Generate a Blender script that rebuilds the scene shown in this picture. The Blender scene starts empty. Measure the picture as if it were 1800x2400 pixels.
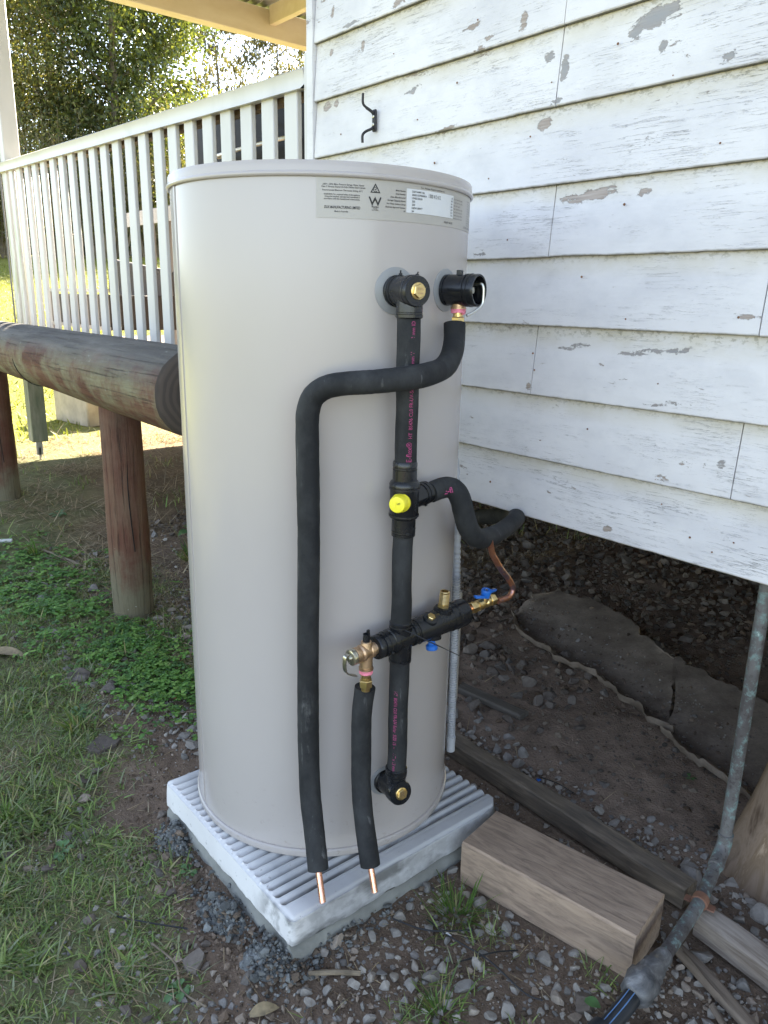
import bpy, bmesh, math, random
import numpy as np
from mathutils import Vector, Matrix

random.seed(7)
rng = np.random.default_rng(11)
SC = bpy.context.scene
COL = SC.collection
R = math.radians

# ------------------------------------------------------------------ camera, sky, sun, exposure
CAMZ = 1.245
cam = bpy.data.cameras.new('camera')
cam.sensor_fit = 'HORIZONTAL'
cam.sensor_width = 36.0
cam.lens = 36.0
cam.clip_start = 0.02
cam.clip_end = 900
cam_o = bpy.data.objects.new('camera', cam)
COL.objects.link(cam_o)
vd = Vector((772 - 900, 7700 - 1200, 1800)).normalized()     # straight down as the lens sees it
up = -vd
fw = Vector((0, 0, 1))
fh = (fw - up * fw.dot(up)).normalized()
rt = fh.cross(up)
if rt.x < 0:
    rt = -rt
TH = R(39.8)
ct, st = math.cos(TH), math.sin(TH)
FWD = Vector((-ct, st, 0)); RGT = Vector((st, ct, 0))


def cam2w(v):
    return FWD * v.dot(fh) + RGT * v.dot(rt) + Vector((0, 0, 1)) * v.dot(up)


cx, cy, cz_ = cam2w(Vector((1, 0, 0))), cam2w(Vector((0, -1, 0))), cam2w(Vector((0, 0, -1)))
mw = Matrix(((cx.x, cy.x, cz_.x), (cx.y, cy.y, cz_.y), (cx.z, cy.z, cz_.z))).to_4x4()
mw.translation = (0, 0, CAMZ)
cam_o.matrix_world = mw
SC.camera = cam_o

SUN_EL, SUN_AZ = 35.0, -34.5
world = bpy.data.worlds.new('World')
SC.world = world
world.use_nodes = True
wn = world.node_tree.nodes
sky = wn.new('ShaderNodeTexSky')
sky.sky_type = 'NISHITA'
sky.sun_disc = False
sky.sun_elevation = R(SUN_EL)
sky.sun_rotation = R(SUN_AZ)
sky.air_density = 0.9
sky.dust_density = 0.4
sky.ozone_density = 1.0
hz = wn.new('ShaderNodeHueSaturation')        # paler sky, desaturated so its light is less blue
hz.inputs['Saturation'].default_value = 0.68
world.node_tree.links.new(sky.outputs[0], hz.inputs['Color'])
world.node_tree.links.new(hz.outputs[0], wn['Background'].inputs[0])
wn['Background'].inputs[1].default_value = 0.07

sl = bpy.data.lights.new('sun', 'SUN')
sl.energy = 5.0
sl.angle = R(0.55)
sl.color = (1.0, 0.90, 0.74)
sun_o = bpy.data.objects.new('sun', sl)
COL.objects.link(sun_o)
sdir = Vector((math.sin(R(SUN_AZ)) * math.cos(R(SUN_EL)), math.cos(R(SUN_AZ)) * math.cos(R(SUN_EL)), math.sin(R(SUN_EL))))
sun_o.rotation_euler = sdir.to_track_quat('Z', 'Y').to_euler()
sun_o.location = (-10, 14, 16)

SC.view_settings.view_transform = 'Standard'
SC.view_settings.look = 'None'
SC.view_settings.gamma = 1
SC.view_settings.use_curve_mapping = False
SC.view_settings.exposure = 3.1


# ------------------------------------------------------------------ materials
def lin(c):
    return tuple(c) + (1,) if len(c) == 3 else tuple(c)


class Mat:
    """small node helper around one Principled surface"""

    def __init__(s, name, color=(0.5, 0.5, 0.5), rough=0.6, metal=0.0, spec=0.5):
        s.m = bpy.data.materials.new(name)
        s.m.use_nodes = True
        s.t = s.m.node_tree
        s.b = s.t.nodes['Principled BSDF']
        s.set('Base Color', lin(color)); s.set('Roughness', rough); s.set('Metallic', metal)
        s.set('Specular IOR Level', spec)
        s._pos = None

    def set(s, k, v):
        if isinstance(v, bpy.types.NodeSocket):
            s.t.links.new(v, s.b.inputs[k])
        else:
            s.b.inputs[k].default_value = v

    def node(s, typ, **kw):
        n = s.t.nodes.new(typ)
        for k, v in kw.items():
            if k.startswith('i_'):
                key = k[2:].replace('_', ' ')
                key = int(key) if key.isdigit() else key
                if isinstance(v, bpy.types.NodeSocket):
                    s.t.links.new(v, n.inputs[key])
                else:
                    n.inputs[key].default_value = v
            else:
                setattr(n, k, v)
        return n

    def pos(s, scale=(1, 1, 1), obj=False, rot=(0, 0, 0)):
        if obj:
            src = s.node('ShaderNodeTexCoord').outputs['Object']
        else:
            src = s.node('ShaderNodeNewGeometry').outputs['Position']
        mp = s.node('ShaderNodeMapping')
        s.t.links.new(src, mp.inputs[0])
        mp.inputs['Scale'].default_value = scale
        mp.inputs['Rotation'].default_value = rot
        return mp.outputs[0]

    def noise(s, vec, scale=5, detail=4, rough=0.55, dist=0.0):
        n = s.node('ShaderNodeTexNoise')
        s.t.links.new(vec, n.inputs['Vector'])
        n.inputs['Scale'].default_value = scale
        n.inputs['Detail'].default_value = detail
        n.inputs['Roughness'].default_value = rough
        n.inputs['Distortion'].default_value = dist
        return n.outputs['Fac']

    def ramp(s, fac, stops):
        n = s.node('ShaderNodeValToRGB')
        s.t.links.new(fac, n.inputs[0])
        e = n.color_ramp.elements
        while len(e) < len(stops):
            e.new(0.5)
        for k, (p, c) in enumerate(stops):
            e[k].position = p
            e[k].color = lin(c) if not isinstance(c, (int, float)) else (c, c, c, 1)
        return n.outputs[0]

    def step(s, fac, a, b, inv=False):
        n = s.node('ShaderNodeMapRange')
        s.t.links.new(fac, n.inputs[0])
        n.inputs[1].default_value = a; n.inputs[2].default_value = b
        n.inputs[3].default_value = 1.0 if inv else 0.0
        n.inputs[4].default_value = 0.0 if inv else 1.0
        return n.outputs[0]

    def math(s, op, a, b=0.0):
        n = s.node('ShaderNodeMath', operation=op)
        for k, v in enumerate((a, b)):
            if isinstance(v, bpy.types.NodeSocket):
                s.t.links.new(v, n.inputs[k])
            else:
                n.inputs[k].default_value = v
        return n.outputs[0]

    def mix(s, fac, a, b, blend='MIX'):
        n = s.node('ShaderNodeMix', data_type='RGBA', blend_type=blend)
        for k, v in ((0, fac), (6, a), (7, b)):
            if isinstance(v, bpy.types.NodeSocket):
                s.t.links.new(v, n.inputs[k])
            else:
                n.inputs[k].default_value = lin(v) if k else v
        return n.outputs[2]

    def attr(s, name):
        return s.node('ShaderNodeAttribute', attribute_name=name).outputs['Color']

    def sep(s, vec):
        n = s.node('ShaderNodeSeparateXYZ')
        s.t.links.new(vec, n.inputs[0])
        return n.outputs

    def bump(s, h, strength=0.4, dist=0.01):
        n = s.node('ShaderNodeBump')
        n.inputs['Strength'].default_value = strength
        n.inputs['Distance'].default_value = dist
        s.t.links.new(h, n.inputs['Height'])
        s.t.links.new(n.outputs[0], s.b.inputs['Normal'])


def mat_simple(name, color, rough=0.5, metal=0.0, spec=0.5, var=0.12, vs=30, bump=0.0):
    m = Mat(name, color, rough, metal, spec)
    p = m.pos()
    n = m.noise(p, vs, 4)
    c0 = tuple(max(0, x * (1 - var)) for x in color)
    c1 = tuple(min(1, x * (1 + var)) for x in color)
    m.set('Base Color', m.ramp(n, [(0.3, c0), (0.7, c1)]))
    m.set('Roughness', m.math('ADD', m.math('MULTIPLY', n, 0.16), rough - 0.08))
    if bump:
        m.bump(m.noise(p, vs * 4, 3), bump, 0.004)
    return m.m


M = {}


def make_materials():
    # --- flaking white paint on weatherboards (u along the board, v up the board)
    m = Mat('flaking_white_paint', (0.75, 0.76, 0.78), 0.55, spec=0.35)
    p = m.pos()
    uv = m.sep(m.node('ShaderNodeUVMap', uv_map='UVMap').outputs[0])
    pz = m.pos((1.1, 1, 7))
    big = m.noise(m.pos((1.2, 1, 2.4)), 1.9, 5, 0.6)
    grime = m.noise(m.pos((1, 1, 1.6)), 7, 6, 0.65)
    col = m.mix(m.step(big, 0.45, 0.72), (0.70, 0.685, 0.69), (0.575, 0.565, 0.585))
    col = m.mix(m.math('MULTIPLY', m.step(grime, 0.48, 0.8), 0.4), col, (0.40, 0.40, 0.425))
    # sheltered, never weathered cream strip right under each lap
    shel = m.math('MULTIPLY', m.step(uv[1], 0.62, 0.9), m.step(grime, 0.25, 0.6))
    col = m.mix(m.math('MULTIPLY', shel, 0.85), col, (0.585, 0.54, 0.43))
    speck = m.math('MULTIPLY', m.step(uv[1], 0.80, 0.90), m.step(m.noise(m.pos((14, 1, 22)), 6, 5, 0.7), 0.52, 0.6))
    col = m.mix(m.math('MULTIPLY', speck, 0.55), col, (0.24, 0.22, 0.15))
    # grain cracks: contour lines of stretched noise, only in the dry patches
    n1 = m.noise(m.pos((1.0, 1, 22)), 4.2, 6, 0.62, 0.3)
    line = m.step(m.math('ABSOLUTE', m.math('SUBTRACT', n1, 0.5)), 0.0, 0.009, True)
    n2 = m.noise(m.pos((1.6, 1, 34), rot=(0, R(1.2), 0)), 6.5, 4, 0.6, 0.2)
    line2 = m.step(m.math('ABSOLUTE', m.math('SUBTRACT', n2, 0.52)), 0.0, 0.008, True)
    dry = m.step(m.noise(m.pos((1, 1, 2.0)), 3.1, 6, 0.75), 0.505, 0.64)
    dry2 = m.step(m.noise(m.pos((1, 2, 2.2)), 4.3, 6, 0.75), 0.535, 0.67)
    cr = m.math('MAXIMUM', m.math('MULTIPLY', line, dry), m.math('MULTIPLY', line2, dry2))
    # flakes that have come away down to the old wood
    f = m.noise(m.pos((1.0, 1, 2.9)), 5.2, 10, 0.74, 0.35)
    fl = m.step(f, 0.650, 0.656)
    f2 = m.noise(m.pos((1.0, 1, 5.5)), 19, 8, 0.72, 0.5)
    fl2 = m.math('MULTIPLY', m.step(f2, 0.665, 0.68), m.step(f, 0.5, 0.6))
    ba = m.sep(m.attr('bare'))
    jag = m.noise(m.pos((1.0, 1, 2.0)), 34, 7, 0.72, 0.4)
    bm_ = m.math('ADD', ba[0], m.math('MULTIPLY', m.math('SUBTRACT', jag, 0.5), 1.9))
    b3 = m.math('MULTIPLY', m.step(bm_, 0.60, 0.65), m.step(ba[0], 0.06, 0.16))
    flake = m.math('MAXIMUM', m.math('MAXIMUM', fl, fl2), b3)
    wood = m.ramp(m.noise(m.pos((2, 1, 50)), 5, 4), [(0.3, (0.26, 0.21, 0.175)), (0.7, (0.46, 0.40, 0.36))])
    col = m.mix(m.math('MULTIPLY', cr, 0.85), col, (0.13, 0.12, 0.115))
    wood = m.mix(m.math('MULTIPLY', ba[0], m.math('SUBTRACT', 1.0, ba[1])), wood, (0.30, 0.30, 0.305))
    col = m.mix(flake, col, wood)
    e3 = m.math('MULTIPLY', m.step(m.math('ABSOLUTE', m.math('SUBTRACT', bm_, 0.60)), 0.0, 0.07, True), m.step(ba[0], 0.06, 0.16))
    col = m.mix(m.math('MULTIPLY', e3, 0.5), col, (0.13, 0.115, 0.10))
    edge = m.step(m.math('ABSOLUTE', m.math('SUBTRACT', f, 0.651)), 0.0, 0.006, True)
    col = m.mix(m.math('MULTIPLY', edge, 0.5), col, (0.12, 0.11, 0.10))
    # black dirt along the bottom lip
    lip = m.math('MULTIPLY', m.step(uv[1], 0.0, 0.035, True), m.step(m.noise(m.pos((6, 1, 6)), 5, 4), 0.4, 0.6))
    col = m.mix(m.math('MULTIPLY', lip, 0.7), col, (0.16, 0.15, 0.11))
    under = m.step(uv[1], 0.003, 0.008, True)  # lap shadow line painted into the colour of the underside
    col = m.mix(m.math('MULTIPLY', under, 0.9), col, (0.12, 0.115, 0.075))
    m.set('Base Color', col)
    h = m.math('SUBTRACT', m.math('MULTIPLY', m.noise(m.pos((1, 1, 14)), 9, 6, 0.6), 0.35), m.math('ADD', m.math('MULTIPLY', cr, 0.6), flake))
    m.bump(h, 0.55, 0.0025)
    M['boards'] = m.m

    # --- smooth white verandah paint with mildew
    m = Mat('verandah_white_paint', (0.8, 0.8, 0.77), 0.42)
    n = m.noise(m.pos((1, 1, 0.5)), 5, 5, 0.6)
    col = m.mix(m.step(n, 0.5, 0.8), (0.60, 0.585, 0.56), (0.51, 0.50, 0.465))
    px = m.sep(m.pos())
    moss = m.math('MULTIPLY', m.math('MULTIPLY', m.step(px[0], -5.42, -5.53), m.step(px[2], 1.95, 1.6)), m.step(m.noise(m.pos((9, 9, 1.4)), 3, 4), 0.47, 0.62))
    col = m.mix(m.math('MULTIPLY', moss, 0.7), col, (0.33, 0.37, 0.17))
    m.set('Base Color', col)
    M['white'] = m.m
    # --- cream beam paint
    m = Mat('cream_beam_paint', (0.72, 0.60, 0.36), 0.5)
    n = m.noise(m.pos((3, 1, 3)), 4, 5, 0.6)
    col = m.ramp(n, [(0.3, (0.60, 0.50, 0.32)), (0.7, (0.68, 0.59, 0.42))])
    col = m.mix(m.step(m.noise(m.pos(), 22, 3), 0.74, 0.77), col, (0.16, 0.11, 0.07))
    m.set('Base Color', col)
    m.set('Roughness', 0.55)
    M['cream'] = m.m
    # --- corrugated galvanised roof
    M['galv'] = mat_simple('galvanised_roof', (0.42, 0.42, 0.40), 0.45, 0.6, var=0.2, vs=9)
    # --- tank enamel
    m = Mat('tank_enamel', (0.575, 0.545, 0.50), 0.24, spec=0.5)
    m.set('Coat Weight', 0.25); m.set('Coat Roughness', 0.18)
    n = m.noise(m.pos((1, 1, 1)), 900, 2)
    wv = m.noise(m.pos((1, 1, 0.45)), 4.5, 2)
    m.bump(m.math('ADD', m.math('MULTIPLY', n, 0.02), wv), 0.10, 0.012)
    sm = m.noise(m.pos((1, 1, 0.6)), 6, 5)
    m.set('Roughness', m.math('ADD', m.math('MULTIPLY', sm, 0.10), 0.20))
    specks = m.math('MULTIPLY', m.step(m.noise(m.pos((1, 1, 0.35)), 95, 2), 0.80, 0.82), 0.6)
    m.set('Base Color', m.mix(specks, m.ramp(sm, [(0.3, (0.435, 0.398, 0.378)), (0.7, (0.45, 0.412, 0.392))]), (0.25, 0.22, 0.19)))
    zt_ = m.sep(m.pos())[2]
    spl = m.math('MULTIPLY', m.step(zt_, 0.30, 0.11), m.step(m.noise(m.pos((1, 1, 1.4)), 46, 6, 0.7), 0.60, 0.68))
    old = m.b.inputs['Base Color'].links[0].from_socket
    dust = m.math('MULTIPLY', m.step(zt_, 0.20, 0.105), m.step(sm, 0.3, 0.7))
    m.set('Base Color', m.mix(m.math('MULTIPLY', spl, 0.45), m.mix(m.math('MULTIPLY', dust, 0.30), old, (0.40, 0.37, 0.33)), (0.27, 0.23, 0.19)))
    M['tank'] = m.m
    M['sticker'] = mat_simple('sticker_film', (0.42, 0.395, 0.36), 0.32, var=0.02)
    M['flange'] = mat_simple('grey_plastic_flange', (0.27, 0.275, 0.28), 0.35, var=0.03)
    M['panel'] = mat_simple('white_print_panel', (0.66, 0.67, 0.68), 0.35, var=0.02)
    M['ink'] = mat_simple('black_ink', (0.015, 0.015, 0.016), 0.5, var=0.1)
    M['magenta'] = mat_simple('magenta_ink', (0.36, 0.05, 0.16), 0.7, var=0.35, vs=120)
    # --- foam lagging
    m = Mat('foam_lagging', (0.03, 0.032, 0.035), 0.75, spec=0.25)
    n = m.noise(m.pos((1, 1, 0.7)), 14, 7, 0.7)
    n2 = m.noise(m.pos((1, 1, 0.12)), 60, 4, 0.6)
    col = m.mix(m.step(n, 0.42, 0.75), (0.019, 0.020, 0.0215), (0.05, 0.0515, 0.053))
    col = m.mix(m.math('MULTIPLY', m.step(n2, 0.62, 0.74), m.step(n, 0.46, 0.6)), col, (0.15, 0.15, 0.15))
    m.set('Base Color', col)
    m.bump(m.noise(m.pos(), 260, 3), 0.12, 0.002)
    M['foam'] = m.m
    M['plastic'] = mat_simple('black_plastic', (0.011, 0.012, 0.014), 0.27, var=0.3, vs=25)
    M['tie'] = mat_simple('black_nylon', (0.014, 0.014, 0.015), 0.38, var=0.2)
    M['brass'] = mat_simple('brass', (0.74, 0.56, 0.26), 0.30, 1.0, var=0.12, vs=60, bump=0.05)
    M['bronze'] = mat_simple('cast_bronze', (0.58, 0.40, 0.25), 0.42, 0.9, var=0.16, vs=55, bump=0.15)
    M['copper'] = mat_simple('bright_copper', (0.86, 0.47, 0.33), 0.26, 1.0, var=0.1, vs=50)
    m = Mat('heat_marked_copper', (0.5, 0.24, 0.15), 0.36, 0.9)
    n = m.noise(m.pos(), 38, 4)
    m.set('Base Color', m.ramp(n, [(0.3, (0.30, 0.12, 0.08)), (0.5, (0.52, 0.25, 0.15)), (0.62, (0.20, 0.15, 0.20)), (0.75, (0.60, 0.36, 0.24))]))
    M['oldcopper'] = m.m
    M['steel'] = mat_simple('zinc_steel', (0.62, 0.60, 0.52), 0.32, 1.0, var=0.12, vs=60)
    M['pink'] = mat_simple('pink_thread_tape', (0.86, 0.27, 0.36), 0.6, var=0.15, vs=150)
    M['yellow'] = mat_simple('yellow_plastic', (0.90, 0.80, 0.035), 0.42, var=0.05)
    M['blue'] = mat_simple('blue_plastic', (0.015, 0.13, 0.50), 0.36, var=0.12)
    M['conduit'] = mat_simple('grey_conduit_plastic', (0.36, 0.37, 0.39), 0.5, var=0.15, vs=16)
    M['beigepipe'] = mat_simple('beige_plastic_pipe', (0.27, 0.25, 0.225), 0.45, var=0.12, vs=14)
    M['rust'] = mat_simple('rusty_iron', (0.20, 0.10, 0.055), 0.85, var=0.4, vs=120)
    M['iron'] = mat_simple('black_iron', (0.03, 0.028, 0.03), 0.55, 0.3, var=0.3)
    # --- concrete pad: chalk white with damp grey side and dark damp smudges in the grooves
    m = Mat('pad_concrete', (0.6, 0.6, 0.62), 0.8, spec=0.25)
    p = m.sep(m.pos())
    n = m.noise(m.pos(), 7, 4, 0.55)
    fine = m.noise(m.pos(), 130, 4)
    col = m.ramp(n, [(0.25, (0.42, 0.42, 0.42)), (0.5, (0.47, 0.47, 0.47)), (0.75, (0.52, 0.52, 0.515))])
    # the face cast against the mould on the near side is chalkier
    chalk = m.step(p[1], 0.70, 0.66)
    col = m.mix(m.math('MULTIPLY', chalk, 0.85), col, m.ramp(n, [(0.3, (0.68, 0.665, 0.65)), (0.6, (0.77, 0.76, 0.745))]))
    pit = m.math('MULTIPLY', m.step(m.noise(m.pos(), 85, 4, 0.6), 0.66, 0.70), 0.55)
    col = m.mix(pit, col, (0.30, 0.29, 0.27))
    gro = m.math('MULTIPLY', m.step(p[2], 0.0935, 0.0895), m.step(m.noise(m.pos(), 30, 4, 0.6), 0.42, 0.58))
    gro = m.math('MULTIPLY', gro, m.step(p[1], 0.66, 0.675))
    col = m.mix(m.math('MULTIPLY', gro, 0.35), col, (0.20, 0.195, 0.185))
    damp = m.math('MULTIPLY', m.math('MULTIPLY', m.step(p[0], -1.17, -1.09), m.step(p[2], 0.0975, 0.0945)), m.step(m.noise(m.pos((1, 0.35, 1)), 13, 5, 0.6), 0.44, 0.56))
    col = m.mix(m.math('MULTIPLY', damp, 0.75), col, (0.10, 0.10, 0.095))
    dirt = m.math('MULTIPLY', m.step(p[2], 0.049, 0.038), m.step(m.noise(m.pos(), 70, 5), 0.42, 0.6))
    col = m.mix(m.math('MULTIPLY', dirt, 0.35), col, (0.22, 0.21, 0.19))
    m.set('Base Color', col)
    m.bump(m.math('ADD', m.math('MULTIPLY', fine, 0.3), m.noise(m.pos(), 60, 6, 0.7)), 0.18, 0.003)
    M['pad'] = m.m
    M['mortar'] = mat_simple('fresh_grey_mortar', (0.25, 0.25, 0.225), 0.85, var=0.25, vs=14, bump=0.5)
    M['crumb'] = mat_simple('crumbly_mortar', (0.17, 0.178, 0.175), 0.92, var=0.45, vs=60, bump=1.0)
    M['pier'] = mat_simple('pier_concrete', (0.42, 0.36, 0.27), 0.85, var=0.2, vs=8, bump=0.3)

    # --- timbers, grain along local X
    def wood(name, a, b, c, grain=(1.5, 26, 26), rough=0.8):
        w = Mat(name, a, rough, spec=0.25)
        g = w.noise(w.pos(grain, obj=True), 3.2, 7, 0.62, 0.6)
        patch = w.noise(w.pos((1, 2, 2), obj=True), 6, 5, 0.6)
        cl = w.ramp(g, [(0.3, c), (0.5, a), (0.72, b)])
        cl = w.mix(w.math('MULTIPLY', w.step(patch, 0.5, 0.72), 0.5), cl, c)
        gr = w.noise(w.pos((0.8, 60, 60), obj=True), 3, 3)
        cl = w.mix(w.math('MULTIPLY', w.step(gr, 0.70, 0.74), 0.4), cl, tuple(x * 0.35 for x in c))
        w.set('Base Color', cl)
        w.bump(w.math('ADD', g, w.math('MULTIPLY', gr, -0.5)), 0.35, 0.004)
        return w.m
    M['block'] = wood('sawn_hardwood', (0.33, 0.245, 0.18), (0.43, 0.325, 0.24), (0.20, 0.15, 0.115), (4.5, 24, 24))
    M['sleeper'] = wood('dark_wet_timber', (0.165, 0.133, 0.10), (0.27, 0.22, 0.165), (0.085, 0.075, 0.063), (3, 26, 26))
    M['weathered'] = wood('weathered_grey_timber', (0.25, 0.21, 0.175), (0.35, 0.305, 0.265), (0.13, 0.10, 0.08), (2.5, 24, 24))
    M['splinter'] = wood('splintered_timber', (0.19, 0.15, 0.115), (0.27, 0.22, 0.17), (0.10, 0.08, 0.06))
    M['thinplank'] = wood('grey_offcut', (0.10, 0.088, 0.074), (0.14, 0.125, 0.105), (0.07, 0.06, 0.05))

    m = Mat('old_stump_wood', (0.25, 0.17, 0.11), 0.75, spec=0.25)
    g = m.noise(m.pos((9, 9, 1.1)), 2.6, 6, 0.6, 0.7)
    col = m.ramp(g, [(0.30, (0.10, 0.065, 0.042)), (0.44, (0.27, 0.20, 0.145)), (0.55, (0.20, 0.14, 0.09)), (0.64, (0.38, 0.285, 0.20)), (0.78, (0.50, 0.33, 0.17))])
    m.set('Base Color', col)
    m.bump(g, 0.4, 0.006)
    M['stump'] = m.m

    # --- round treated logs: reddish stain, green algae low and on top, grey-black weathered top
    def log(name, horiz):
        w = Mat(name, (0.14, 0.08, 0.06), 0.75, spec=0.25)
        ax = (0.5, 5, 5) if horiz else (5, 5, 0.5)
        p1 = w.pos()
        a = w.noise(w.pos(ax), 3.2, 6, 0.62, 0.4)
        b = w.noise(w.pos((1, 1, 1)), 5.5, 6, 0.65)
        f = w.noise(w.pos((3, 30, 30) if horiz else (30, 30, 3)), 3, 5, 0.6)
        cl = w.ramp(a, [(0.3, (0.060, 0.025, 0.018)), (0.5, (0.115, 0.048, 0.032)), (0.72, (0.16, 0.095, 0.06))])
        cl = w.mix(w.math('MULTIPLY', w.step(b, 0.42, 0.62), 1.0 if horiz else 0.35), cl, (0.20, 0.185, 0.115) if horiz else (0.19, 0.14, 0.095))
        if horiz:
            nz = w.sep(w.node('ShaderNodeNewGeometry').outputs['Normal'])[2]
            top = w.step(w.math('ADD', nz, w.math('MULTIPLY', b, 0.7)), 0.45, 1.05)
            cl = w.mix(top, cl, w.ramp(a, [(0.35, (0.055, 0.050, 0.046)), (0.7, (0.15, 0.14, 0.125))]))
            lich = w.math('MULTIPLY', w.step(w.noise(w.pos(), 48, 5, 0.7), 0.62, 0.68), w.step(b, 0.45, 0.6))
            cl = w.mix(w.math('MULTIPLY', lich, 0.6), cl, (0.34, 0.35, 0.30))
        else:
            z = w.sep(p1)[2]
            low = w.step(w.math('ADD', w.math('MULTIPLY', z, -1.7), w.math('ADD', w.math('MULTIPLY', b, 1.2), w.math('MULTIPLY', a, 0.5))), 0.42, 0.75)
            cl = w.mix(w.math('MULTIPLY', low, 0.8), cl, (0.15, 0.145, 0.095))
            sp = w.step(w.noise(p1, 70, 2), 0.79, 0.81)
            cl = w.mix(sp, cl, (0.5, 0.5, 0.48))
        cl = w.mix(w.math('MULTIPLY', w.step(f, 0.62, 0.7), 0.4), cl, (0.05, 0.04, 0.03))
        w.set('Base Color', cl)
        fiss = w.noise(w.pos((1.2, 34, 34) if horiz else (34, 34, 1.2)), 2.2, 5, 0.7, 0.5)
        w.set('Base Color', w.mix(w.math('MULTIPLY', w.step(fiss, 0.60, 0.66), 0.65), cl, (0.022, 0.018, 0.015)))
        w.bump(w.math('SUBTRACT', w.math('ADD', f, w.math('MULTIPLY', b, 0.6)), w.step(fiss, 0.58, 0.66)), 0.6, 0.008)
        return w.m
    M['log'] = log('weathered_round_log', True)
    M['logpost'] = log('stained_log_post', False)
    m = Mat('log_end_grain', (0.07, 0.055, 0.05), 0.85)
    w_ = m.node('ShaderNodeTexWave', wave_type='RINGS', rings_direction='X')
    m.t.links.new(m.pos(obj=True), w_.inputs[0]); w_.inputs['Scale'].default_value = 14; w_.inputs['Distortion'].default_value = 2.5; w_.inputs['Detail'].default_value = 4
    m.set('Base Color', m.ramp(w_.outputs['Fac'], [(0.2, (0.058, 0.046, 0.038)), (0.8, (0.082, 0.064, 0.051))]))
    M['logend'] = m.m
    M['crack'] = mat_simple('dark_shrinkage_crack', (0.012, 0.01, 0.008), 0.9)
    m = Mat('mossy_post_timber', (0.2, 0.21, 0.15), 0.85)
    n = m.noise(m.pos((5, 5, 1)), 4, 6, 0.65)
    m.set('Base Color', m.ramp(n, [(0.3, (0.12, 0.14, 0.085)), (0.55, (0.22, 0.225, 0.15)), (0.75, (0.33, 0.31, 0.25))]))
    M['mossy'] = m.m

    # --- verdigris copper water pipe
    m = Mat('verdigris_copper', (0.15, 0.17, 0.17), 0.7, 0.15)
    n = m.noise(m.pos(), 45, 6, 0.7)
    n2 = m.noise(m.pos((1, 1, 0.5)), 9, 4)
    col = m.ramp(n2, [(0.35, (0.06, 0.052, 0.05)), (0.6, (0.15, 0.145, 0.14))])
    col = m.mix(m.math('MULTIPLY', m.step(n, 0.50, 0.60), 0.7), col, (0.20, 0.30, 0.285))
    col = m.mix(m.step(n, 0.64, 0.68), col, (0.42, 0.50, 0.47))
    col = m.mix(m.math('MULTIPLY', m.step(n, 0.42, 0.36), 0.7), col, (0.045, 0.035, 0.032))
    m.set('Base Color', col)
    m.bump(n, 0.3, 0.003)
    M['verdigris'] = m.m
    M['clamp'] = mat_simple('dull_copper_clip', (0.26, 0.135, 0.09), 0.6, 0.3, var=0.2, vs=60)
    m = Mat('dusty_sealing_tape', (0.2, 0.2, 0.2), 0.4)
    n = m.noise(m.pos((1, 1, 1), rot=(0.5, 0.3, 0)), 26, 6, 0.7, 1.0)
    m.set('Base Color', m.ramp(n, [(0.35, (0.05, 0.052, 0.056)), (0.55, (0.13, 0.13, 0.13)), (0.75, (0.30, 0.30, 0.30))]))
    m.bump(n, 0.4, 0.004)
    M['tape'] = m.m
    M['poly'] = mat_simple('black_poly_pipe', (0.02, 0.023, 0.028), 0.42, var=0.4, vs=30)
    M['polyblue'] = mat_simple('blue_pipe_stripe', (0.10, 0.20, 0.38), 0.5)

    # --- stones
    def stone(name, src):
        w = Mat(name, (0.2, 0.2, 0.2), 0.85, spec=0.25)
        if src == 'obj':
            f = w.node('ShaderNodeObjectInfo').outputs['Random']
            base = w.ramp(f, [(0.0, (0.22, 0.21, 0.195)), (0.3, (0.34, 0.315, 0.28)), (0.55, (0.27, 0.25, 0.23)), (0.8, (0.43, 0.395, 0.345)), (1.0, (0.34, 0.275, 0.215))])
        elif src == 'dirty':
            f = w.node('ShaderNodeObjectInfo').outputs['Random']
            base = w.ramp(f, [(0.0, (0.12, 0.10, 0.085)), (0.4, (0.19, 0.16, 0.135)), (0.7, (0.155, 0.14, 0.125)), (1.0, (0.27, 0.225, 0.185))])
        else:
            base = w.attr('tint')
        n = w.noise(w.pos(), 60, 6, 0.7)
        w.set('Base Color', w.mix(w.step(n, 0.3, 0.75), base, (0.62, 0.60, 0.57), 'MULTIPLY'))
        w.bump(n, 0.5, 0.004)
        return w.m
    M['stone'] = stone('angular_stone', 'obj')
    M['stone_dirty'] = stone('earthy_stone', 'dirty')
    M['gravel'] = stone('gravel_mix', 'attr')
    m = Mat('old_cement', (0.15, 0.135, 0.12), 0.9, spec=0.2)
    n = m.noise(m.pos(), 10, 7, 0.65)
    n2 = m.noise(m.pos(), 120, 4, 0.6)
    m.set('Base Color', m.mix(m.math('MULTIPLY', m.step(n2, 0.45, 0.7), 0.25), m.ramp(n, [(0.3, (0.135, 0.105, 0.08)), (0.5, (0.205, 0.165, 0.128)), (0.72, (0.30, 0.25, 0.20))]), (0.07, 0.06, 0.055)))
    m.bump(m.math('ADD', n, m.math('MULTIPLY', n2, 0.4)), 0.4, 0.006)
    M['cement'] = m.m

    # --- ground
    m = Mat('ground_soil_and_turf', (0.1, 0.09, 0.07), 0.95, spec=0.15)
    base = m.attr('cover')
    n = m.noise(m.pos(), 14, 8, 0.7)
    n2 = m.noise(m.pos(), 160, 5, 0.65)
    col = m.mix(m.step(n, 0.3, 0.75), m.mix(1.0, base, (0.62, 0.60, 0.58), 'MULTIPLY'), m.mix(1.0, base, (1.35, 1.32, 1.28), 'MULTIPLY'))
    col = m.mix(m.math('MULTIPLY', m.step(n2, 0.5, 0.8), 0.5), col, m.mix(1.0, base, (1.9, 1.85, 1.8), 'MULTIPLY'))
    m.set('Base Color', col)
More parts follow.
